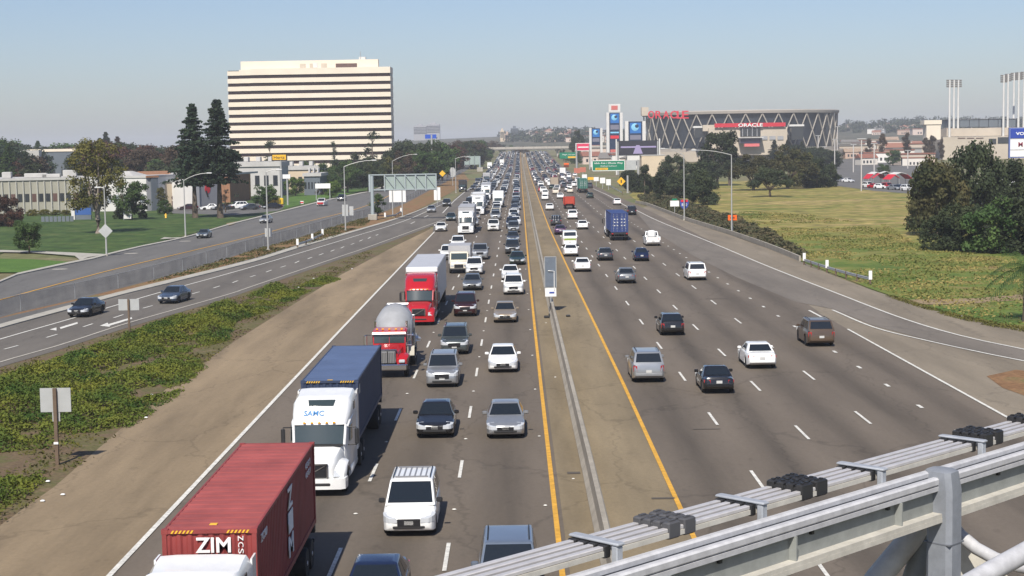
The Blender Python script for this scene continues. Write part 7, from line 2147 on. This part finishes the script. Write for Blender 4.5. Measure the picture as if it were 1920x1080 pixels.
# ---- tree belt before and beside the tower
for i, (px, Y, ty, kind, m, sx) in enumerate(((505, 640, 254, 'wispy', F_dark, 1.2), (627, 640, 262, 'wispy', F_dark, 1.0), (697, 600, 236, 'wispy', F_dark, 1.3))):
    tree_far(kind, 2 + i, px, Y, ty, m, 'thin see through tree against the tower, %s of three' % ['left', 'middle', 'right'][i], sx=sx)
r3 = random.Random(3)
belt = [(615, 500, 302, 'round', F_mid), (650, 490, 300, 'round', F_mid), (690, 500, 296, 'round', F_dark), (640, 540, 294, 'round', F_dark), (715, 520, 292, 'round', F_olive), (745, 600, 268, 'round', F_dark), (765, 640, 256, 'round', F_dark), (785, 600, 262, 'round', F_dark), (812, 640, 258, 'round', F_mid), (828, 640, 264, 'round', F_mid), (795, 560, 276, 'round', F_mid), (745, 560, 280, 'tall', F_brown), (765, 540, 284, 'tall', F_brown), (785, 580, 280, 'tall', F_red), (848, 760, 268, 'round', F_red), (838, 700, 272, 'tall', F_dark), (680, 560, 284, 'round', F_dark), (580, 560, 300, 'round', F_mid), (560, 540, 306, 'round', F_dark), (535, 560, 304, 'round', F_dark)]
for i, (px, Y, ty, kind, m) in enumerate(belt):
    tree_far(kind, 11 + i % 4, px, Y, ty, m, '%s in the tree belt right of the tower, %s from the left' % ({'round': 'leafy tree', 'tall': 'upright tree'}[kind], ordinal(1 + sorted(q[0] + q[1] * .001 for q in belt).index(px + Y * .001))), group='tree belt right of the tower', sx=r3.uniform(.9, 1.2))
for i in range(34):                                  # distant trees by the overpass
    px = r3.uniform(838, 985) if i < 24 else r3.uniform(1040, 1090)
    Y = r3.uniform(860, 1180) if i < 24 else r3.uniform(900, 1150)
    ty = plin([(838, 268), (870, 257), (900, 262), (930, 264), (985, 274), (1040, 279), (1090, 284)], px) + r3.uniform(-2, 5)
    q = AT(px, ty, Y)
    if -20 < q.x < 34: Y = 1260 + r3.uniform(0, 150)
    tree_far(r3.choice(['round', 'round', 'tall', 'spread']), 21 + i % 4, px, Y, ty, r3.choice([F_dark, F_dark, F_brown, F_mid]), 'small distant tree beside the overpass %s' % ('on the left' if i < 24 else 'on the right'), group='distant trees beside the overpass %s' % ('left' if i < 24 else 'right'))
# ---- tree line on the left horizon
TOP = [(0, 256), (20, 266), (45, 276), (72, 268), (85, 276), (112, 270), (135, 280), (160, 270), (195, 253), (225, 262), (260, 270), (300, 273), (340, 266), (380, 266), (430, 268)]
r4 = random.Random(9)
for i in range(84):
    px = -20 + i * 5.5 + r4.uniform(-4, 4)
    Y = r4.uniform(470, 760)
    ty = plin(TOP, px) + r4.choice((-3, 0, 3, 8, 16, 26)) + r4.uniform(-3, 3)
    if ty > 290: Y = r4.uniform(430, 520)
    if 70 < px < 150: Y = r4.uniform(660, 780); ty = plin(TOP, px) + r4.choice((-4, 0, 4)) if i % 3 else ty
    kind = r4.choice(['round', 'round', 'tall', 'conifer', 'wispy', 'round'])
    m = r4.choice([F_dark, F_dark, F_dark, F_conifer, F_brown, F_red, F_mid])
    tree_far(kind, 31 + i % 4, px, Y, ty, m, '%s %s in the dark tree line on the left horizon' % ({F_dark: 'dark green', F_conifer: 'blackish', F_brown: 'brown', F_red: 'reddish', F_mid: 'green'}[m], {'round': 'rounded tree', 'tall': 'upright tree', 'conifer': 'pointed tree', 'wispy': 'thin tree'}[kind]), group='tree line on the left horizon', sx=r4.uniform(.9, 1.5))
# ---- right: field trees and shrubs
tree('spread', 1, 1444, 369, 308, F_dark, 'dark spreading tree in the field, its shadow round the trunk', sx=.95)
tree('spread', 2, 1413, 357, 283, F_rust, 'wide olive tree just behind the dark spreading tree', sx=.92)
tree('spread', 3, 1477, 354, 274, F_rust, 'largest olive tree of the field group, right of the middle', sx=1.0)
tree('bush', 11, 1318, 384, 316, F_dark, 'dense dark bush tree beside the right hand lamp posts', sx=.85)
tree('tall', 3, 1237, 380, 318, F_dark, 'dark upright tree left of the shield sign', sx=1.1)
tree('tall', 4, 1209, 366, 308, F_dark, 'dark upright tree beside the bare steel post', sx=1.2)
tree('round', 6, 1262, 352, 285, F_dark, 'dark tree behind the far right hand lamp post', sx=.9)
tree('round', 7, 1345, 348, 245, F_dark, 'tall dark tree in front of the arena entrance', sx=.75)
tree('tall', 5, 1368, 348, 246, F_dark, 'thin dark tree beside the arena entrance', sx=1.1)
tree('bush', 12, 1532, 352, 296, F_dark, 'dark hedge like tree at the right of the field group', sx=.9)
tree('bush', 13, 1510, 350, 285, F_olive, 'olive bush tree joined to the field group', sx=.8)
tree('bush', 14, 1555, 350, 305, F_dark, 'low dark tree before the car park', sx=.9)
tree('round', 8, 1657, 330, 306, F_mid, 'small green tree in the car park', sx=1.2)
tree('round', 9, 1674, 312, 280, F_mid, 'rounded green tree left of the stadium', sx=1.1)
tree('bush', 20, 1757, 440, 284, F_rust, 'big rusty olive tree, left of the group at the right', sx=.66)
tree('bush', 21, 1828, 432, 266, F_dark, 'tallest dark tree right of the big rusty one', sx=.62)
tree('bush', 22, 1893, 425, 298, F_dark, 'dark tree between the tallest tree and the right edge', sx=.75)
tree('bush', 23, 1748, 425, 322, F_rust, 'low rusty tree at the left end of the right hand group', sx=.75)
tree('bush', 15, 1800, 470, 378, F_dark, 'dark bushy tree standing low in front of the olive trees', sx=.9)
tree('bush', 16, 1862, 474, 364, F_mid, 'broad green bush at the right edge of the field', sx=.95)
tree('bush', 17, 1920, 476, 366, F_dark, 'dark bush at the very right edge of the field', sx=1.15)
tree('bush', 18, 1762, 468, 400, F_dark, 'low dark bush at the foot of the rusty tree', sx=1.1)
for i, (px, Y, ty) in enumerate(((1187, 470, 322), (1200, 450, 326), (1222, 430, 330), (1250, 420, 332), (1275, 400, 318), (1298, 440, 304), (1316, 470, 300), (1180, 520, 316))):
    tree_far('bush', 11 + i % 4, px, Y, ty, F_dark, 'dark shrub in the thicket right of the freeway, %s from the left' % ordinal(1 + [1180, 1187, 1200, 1222, 1250, 1275, 1298, 1316].index(px)), group='thicket right of the freeway', name='bush', sx=1.1)
for i, (px, Y, ty) in enumerate(((1477, 800, 262), (1491, 780, 268), (1503, 790, 266), (1452, 820, 262))):
    tree_far('conifer' if i != 1 else 'round', 1 + i % 2, px, Y, ty, F_dark, 'small dark tree in front of the arena, %s from the left' % ['second', 'third', 'fourth', 'leftmost'][i], sx=1.4)
for i in range(10):
    px = r4.uniform(1505, 1570); Y = r4.uniform(700, 850)
    tree_far('round', 31 + i % 4, px, Y, r4.uniform(272, 284), F_dark, 'dark tree in the clump at the right foot of the arena', group='clump at the right foot of the arena', sx=1.2)
for i, (px, ty) in enumerate(((1655, 236), (1700, 232), (1735, 240), (1745, 244), (1630, 245), (1765, 245), (1748, 236))):
    tree_far('tall', 31 + i % 4, px, 880, ty + 14, F_brown, 'thin bare tree near the stadium, %s from the left' % ordinal(1 + [1630, 1655, 1700, 1735, 1745, 1748, 1765].index(px)), sx=.9)
tree_far('spread', 4, 1084, 1040, 241, F_dark, 'dark flat topped tree left of the advertising towers', sx=.42)
r5 = random.Random(4)
ridge = MB()
for i in range(330):                                 # woods on the far ridge read as one mass
    px = r5.uniform(1572, 1925) if i < 190 else r5.uniform(940, 1200)
    py = r5.uniform(226, 252) if i < 190 else r5.uniform(248, 268)
    q = on_hill(px, py)
    if q is None: continue
    s = r5.uniform(6, 13)
    leaves(ridge, r5, (q.x, q.y, hill(q.x, q.y) + s * .5), (s, s * .7, s * .6), 60, 2.2)
tag(ridge.build('ridge_woods', F_dark), 'hazy woods scattered over the far ridge', kind='stuff')
# palm at the right edge
p = G(1916, 604)
pm_ = thing('palm_tree', 'palm tree with drooping fronds cut off by the right edge', 'palm', p)
hp_ = hgt(1915, 604, 498)
MB().tube([(.3, 0, 0), (.35, 0, hp_)], [.28, .22], 8).build('trunk', M_bark, pm_)
r6 = random.Random(8)
for k in range(26):
    a = k * 2.4; el = r6.uniform(-.4, .9); L = 3.1
    pts = []
    for q in range(7):
        s = q / 6
        pts.append(Vector((.35 + math.cos(a) * L * s * math.cos(el), math.sin(a) * L * s * math.cos(el), hp_ + L * s * math.sin(el) - 1.5 * s * s)))
    b = MB()
    for q in range(1, 7):
        d = (pts[q] - pts[q - 1]); sd = Vector((-math.sin(a), math.cos(a), 0))
        for f in (0, .33, .66):
            base = pts[q - 1].lerp(pts[q], f)
            for sg_ in (-1, 1):
                w_ = .55 * (1 - .5 * (q / 6))
                tip = base + sd * sg_ * w_ + d.normalized() * .35 - Vector((0, 0, .28))
                b.quad(tuple(base - d * .08), tuple(base + d * .1), tuple(tip + d * .03), tuple(tip))
    b.build('frond', F_mid, pm_)
# ---- ivy on the bank: leaves scattered over the planted area, heaped in mounds
IVY = [[(-250, 785), (-250, 880), (-60, 852), (60, 850), (140, 835), (250, 800), (330, 745), (385, 690), (360, 655), (430, 640), (440, 605), (520, 580), (560, 560), (545, 542), (480, 548), (420, 566), (330, 590), (290, 612), (200, 640), (110, 672), (0, 705)],
       [(-250, 910), (-60, 880), (60, 872), (110, 880), (60, 925), (0, 960), (-60, 1010), (-250, 1150)], [(560, 556), (640, 524), (610, 518), (540, 544)]]
def inside(x, y, P):
    c = False
    for i in range(len(P)):
        (x0, y0), (x1, y1) = P[i], P[i - 1]
        if (y0 > y) != (y1 > y) and x < (x1 - x0) * (y - y0) / (y1 - y0) + x0: c = not c
    return c
def scatter(name, polys, n, m, size, hfun, label, seed, jit=.25):
    r = random.Random(seed); b = MB()
    tot = 0
    world_ = [[(G(*q).x, G(*q).y) for q in P] for P in polys]
    areas = []
    for P in world_:
        areas.append(abs(sum(P[i - 1][0] * P[i][1] - P[i][0] * P[i - 1][1] for i in range(len(P)))) / 2)
    for P, A in zip(world_, areas):
        k = int(n * A / sum(areas)); x0, x1 = min(q[0] for q in P), max(q[0] for q in P); y0, y1 = min(q[1] for q in P), max(q[1] for q in P)
        while k > 0:
            x, y = r.uniform(x0, x1), r.uniform(y0, y1)
            if not inside(x, y, P): continue
            k -= 1
            h = hfun(x, y)
            if h <= 0.02: continue
            leaves(b, r, (x, y, h * r.uniform(.55, 1.0)), (jit, jit, jit * .5), 1, size, 1.1)
    return tag(b.build(name, m), label, kind='stuff')
from mathutils import noise as mnoise
def edge_dist(x, y, P):
    best = 1e9
    for i in range(len(P)):
        (x0, y0), (x1, y1) = P[i - 1], P[i]
        dx, dy = x1 - x0, y1 - y0
        t = max(0, min(1, ((x - x0) * dx + (y - y0) * dy) / max(dx * dx + dy * dy, 1e-9)))
        best = min(best, math.hypot(x - x0 - dx * t, y - y0 - dy * t))
    return best
IVY_W = [[(G(*q).x, G(*q).y) for q in P] for P in IVY]
def ivy_h(x, y):
    big = mnoise.noise(Vector((x * .16, y * .10, 3.1)))
    n = big + .7 * mnoise.noise(Vector((x * .45, y * .3, 7.7))) + .5 * mnoise.noise(Vector((x * 1.3, y * .9, 2.7)))
    d = max(edge_dist(x, y, P) if inside(x, y, P) else 0 for P in IVY_W)
    return max(0.0, (.30 + n * 1.05) * min(1, d / 1.8) + (.05 if n > .1 else 0))
scatter('ivy', IVY, 150000, F_ivy, .088, ivy_h, 'thick yellow green ivy heaped over the bank beside the ramp', 5)
scatter('bank_weeds', [[(-250, 765), (0, 690), (240, 622), (420, 566), (600, 510), (690, 470), (700, 478), (640, 512), (560, 560), (440, 640), (330, 730), (200, 835), (100, 920), (-60, 1020), (-250, 1150)]], 16000, F_lime, .10, lambda x, y: max(0, .07 + .24 * mnoise.noise(Vector((x * .4, y * .25, 1.3)))), 'sparse weeds on the brown earth of the bank', 6)
scatter('roadside_brush', [[(1196, 374), (1215, 384), (1282, 410), (1370, 438), (1440, 463), (1500, 486), (1510, 476), (1450, 446), (1400, 420), (1330, 400), (1290, 384), (1240, 366)]], 26000, F_brush, .26, lambda x, y: max(0, .75 + .9 * mnoise.noise(Vector((x * .12, y * .08, 2.2)))), 'brown and olive brush behind the low wall on the right', 7, .4)
scatter('verge_weeds', [[(260, 534), (350, 509), (480, 468), (560, 446), (640, 421), (700, 404), (690, 420), (620, 448), (560, 462), (480, 484), (350, 518)]], 9000, F_olive, .12, lambda x, y: max(0, .12 + .32 * mnoise.noise(Vector((x * .2, y * .12, 9.2)))), 'weeds along the foot of the chain link fence', 10)

F_straw = leaf_mat('straw_tufts', (.115, .155, .03), (.34, .265, .09), .12)
scatter('field_tufts', [[(1500, 484), (1640, 540), (1780, 585), (1920, 612), (1960, 480), (1740, 470), (1640, 410), (1400, 396), (1330, 404), (1420, 440)]], 32000, F_straw, .15, lambda x, y: max(0, .04 + .2 * mnoise.noise(Vector((x * .11, y * .06, 5.2))) + .12 * mnoise.noise(Vector((x * .5, y * .3, 1.2)))), 'rough tufts of grass and straw over the near part of the field', 8)
scatter('verge_fringe', [[(1632, 541), (1700, 563), (1780, 587), (1850, 603), (1960, 621), (1960, 629), (1850, 611), (1780, 594), (1700, 569), (1632, 545)]], 5000, F_lime, .09, lambda x, y: max(0, .03 + .2 * mnoise.noise(Vector((x * .5, y * .4, 3.3)))), 'ragged weeds where the field meets the ramp shoulder', 12)
# ------------------------------------------------------------------ haze
hz = MB().box(-5200, 5200, -120, 7600, -8, 78)
M_haze = bpy.data.materials.new('haze'); M_haze.use_nodes = True
nt = M_haze.node_tree
nt.nodes.remove(nt.nodes['Principled BSDF'])
pv = nt.nodes.new('ShaderNodeVolumePrincipled')
pv.inputs['Color'].default_value = (0.90, 0.93, 1.0, 1)
pv.inputs['Density'].default_value = 0.00017
pv.inputs['Anisotropy'].default_value = 0.0
nt.links.new(pv.outputs[0], nt.nodes['Material Output'].inputs['Volume'])
tag(hz.build('haze', M_haze), 'thin pale haze over the plain', kind='stuff')

# ------------------------------------------------------------------ guideway with power rails in the foreground
M_rail = mat('power_rail_alloy', (0.55, 0.53, 0.52), 0.45, metal=0.3, var=0.12, vscale=4)
M_gal2 = mat('galvanised_plate', (0.215, 0.23, 0.255), 0.6, metal=0.15, var=0.16, vscale=4, bump=.05, bscale=40)
M_brk = mat('bracket_steel', (0.36, 0.38, 0.41), 0.55, metal=0.2, var=0.14, vscale=5)
M_gbeam = mat('painted_beam', (0.44, 0.44, 0.45), 0.6, var=0.16, vscale=6.0)
M_gweb = mat('painted_web', (0.24, 0.25, 0.235), 0.65, var=0.16, vscale=3.0)
M_gcream = mat('painted_flange', (0.50, 0.475, 0.415), 0.6, var=0.16, vscale=4.0)
gw = thing('guideway', 'steel guideway with four power rails crossing the lower right corner', 'guideway', (0, 0, 0))
GM = Matrix(((.7071, .7071, 0, 0), (.7071, -.7071, 0, 0), (0, 0, 1, 0), (0, 0, 0, 1)))       # local (u along, v across, z)
U0, U1 = 8.5, 24.0
def gb(n, u0, u1, v0, v1, z0, z1, m, r=0.0, par=None):
    b = MB()
    if r: b.rbox(u0, u1, v0, v1, z0, z1, r)
    else: b.box(u0, u1, v0, v1, z0, z1)
    b.v = [tuple(GM @ Vector(p)) for p in b.v]; b.f = [f[::-1] for f in b.f]
    return b.build(n, m, par or gw, 30 if r else None)
ZB = 9.75
for k in range(4):
    v = -11.03 + k * .135
    gb('power_rail', U0, U1, v - .036, v + .036, ZB - .045, ZB, M_rail, .008)
    gb('rail_cover', U0, U1, v - .046, v + .046, ZB - .10, ZB - .046, M_gcream)
for u in (9.45, 11.9, 14.35, 16.8, 19.25, 21.7):
    br_ = gb('bracket', u - .05, u + .07, -11.12, -10.44, ZB + .012, ZB + .045, M_brk, .012)
    gb('bracket_leg', u - .04, u + .06, -10.54, -10.46, ZB - .27, ZB + .012, M_brk, .012, br_)
    gb('bracket_foot', u - .09, u + .11, -10.60, -10.40, ZB - .30, ZB - .27, M_brk, .01, br_)
    for k in range(4):
        v = -11.03 + k * .135
        gb('insulator', u - .10, u - .005, v - .055, v + .055, ZB - .12, ZB + .011, M_trim, .01, br_)
for u, L, m, hh_ in ((13.05, .42, mat('splice_grey', (.07, .07, .075), .6), .06), (15.5, .5, M_trim, .07), (19.75, .46, M_trim, .07), (21.2, .3, M_trim, .07)):
    sp_ = gb('splice_block', u - L / 2, u + L / 2, -11.02, -10.62, ZB - .13, ZB + hh_ * .4, m, .015)
    for k in range(4):
        v = -11.03 + k * .135
        gb('splice_clamp', u - L / 2 - .02, u - .03, v - .052, v + .052, ZB - .12, ZB + hh_, m, .015, sp_)
        gb('splice_clamp', u + .03, u + L / 2 + .02, v - .052, v + .052, ZB - .12, ZB + hh_, m, .015, sp_)
        for du in (-L / 2 + .06, -.1, .1, L / 2 - .06): gb('bolt', u + du - .02, u + du + .02, v - .02, v + .02, ZB + hh_, ZB + hh_ + .015, m, 0, sp_)
def tubeg(n, pts, r, m, k=12, sm=50):
    b = MB().tube([tuple(GM @ Vector(p)) for p in pts], r, k)
    return b.build(n, m, gw, sm)
gb('running_rail', U0, U1, -10.475, -10.375, 9.53, 9.622, M_gbeam, .022)
gb('rail_seat', U0, U1, -10.42, -10.30, 9.44, 9.535, M_gal2)
gb('running_rail', U0, U1, -10.325, -10.225, 9.46, 9.565, M_gbeam, .022)
gb('web', U0, U1, -10.33, -10.30, 9.12, 9.42, M_gweb)
gb('top_flange', U0, U1, -10.56, -10.225, 9.40, 9.455, M_gbeam)
gb('bottom_flange', U0, U1, -10.46, -10.17, 9.07, 9.12, M_gcream)
gb('flange_lip', U0, U1, -10.20, -10.165, 9.01, 9.068, M_gcream)
for u in (11.6, 13.3, 15.0, 16.6, 19.3, 21.0): gb('bolt', u - .025, u + .025, -10.299, -10.26, 9.34, 9.385, M_trim)
for u in (10.2, 12.4, 14.6, 16.8, 20.6): gb('stiffener', u - .012, u + .012, -10.299, -10.2, 9.121, 9.399, M_gweb)
# post with its cap and splayed struts
b = MB()
def oct_(u0, u1, v0, v1, c, z): return [(u0 + c, v0, z), (u1 - c, v0, z), (u1, v0 + c, z), (u1, v1 - c, z), (u1 - c, v1, z), (u0 + c, v1, z), (u0, v1 - c, z), (u0, v0 + c, z)]
b.loft([oct_(17.68, 18.02, -10.42, -10.06, .06, z) for z in (5.5, 9.4)] + [oct_(17.70, 18.01, -10.46, -10.10, .06, 9.63), oct_(17.73, 17.99, -10.44, -10.14, .06, 9.65)])
b.v = [tuple(GM @ Vector(p)) for p in b.v]; b.f = [f[::-1] for f in b.f]
b.build('support_post', M_gal2, gw, 30)
gb('post_seam', 17.675, 18.025, -10.425, -10.055, 8.72, 8.735, mat('seam_dark', (.13, .14, .16), .7))
def pxg(px, py, dep): return AT(px, py, dep)
def tubep(n, pts, r, m, k=12): return MB().tube(pts, r, k).build(n, m, gw, 50)
tubep('strut', [pxg(1728, 985, 20.5), pxg(1645, 1085, 20.1), pxg(1560, 1200, 19.6)], [.16, .16, .16], M_gcream)
tubep('strut', [pxg(1745, 985, 20.5), pxg(1712, 1085, 20.3), pxg(1690, 1200, 20)], [.14, .14, .14], M_gweb)
MB().hexa([pxg(1700, 1080, 20.9), pxg(1890, 1080, 20.9), pxg(1890, 1082, 21.0), pxg(1700, 1082, 21.0)], [pxg(1742, 985, 20.9), pxg(1800, 1010, 20.9), pxg(1800, 1012, 21.0), pxg(1742, 987, 21.0)]).build('gusset_plate', M_gcream, gw)
tubep('curved_brace', [pxg(1775, 970, 20.8), pxg(1800, 1003, 20.6), pxg(1830, 1028, 20.4), pxg(1865, 1047, 20.2), pxg(1910, 1062, 20.0), pxg(1990, 1075, 19.6)], .085, M_gbeam)
tubep('lower_rail', [pxg(1790, 1110, 16.2), pxg(1860, 1070, 16.6), pxg(1960, 1015, 17.2)], .11, M_gbeam, 14)
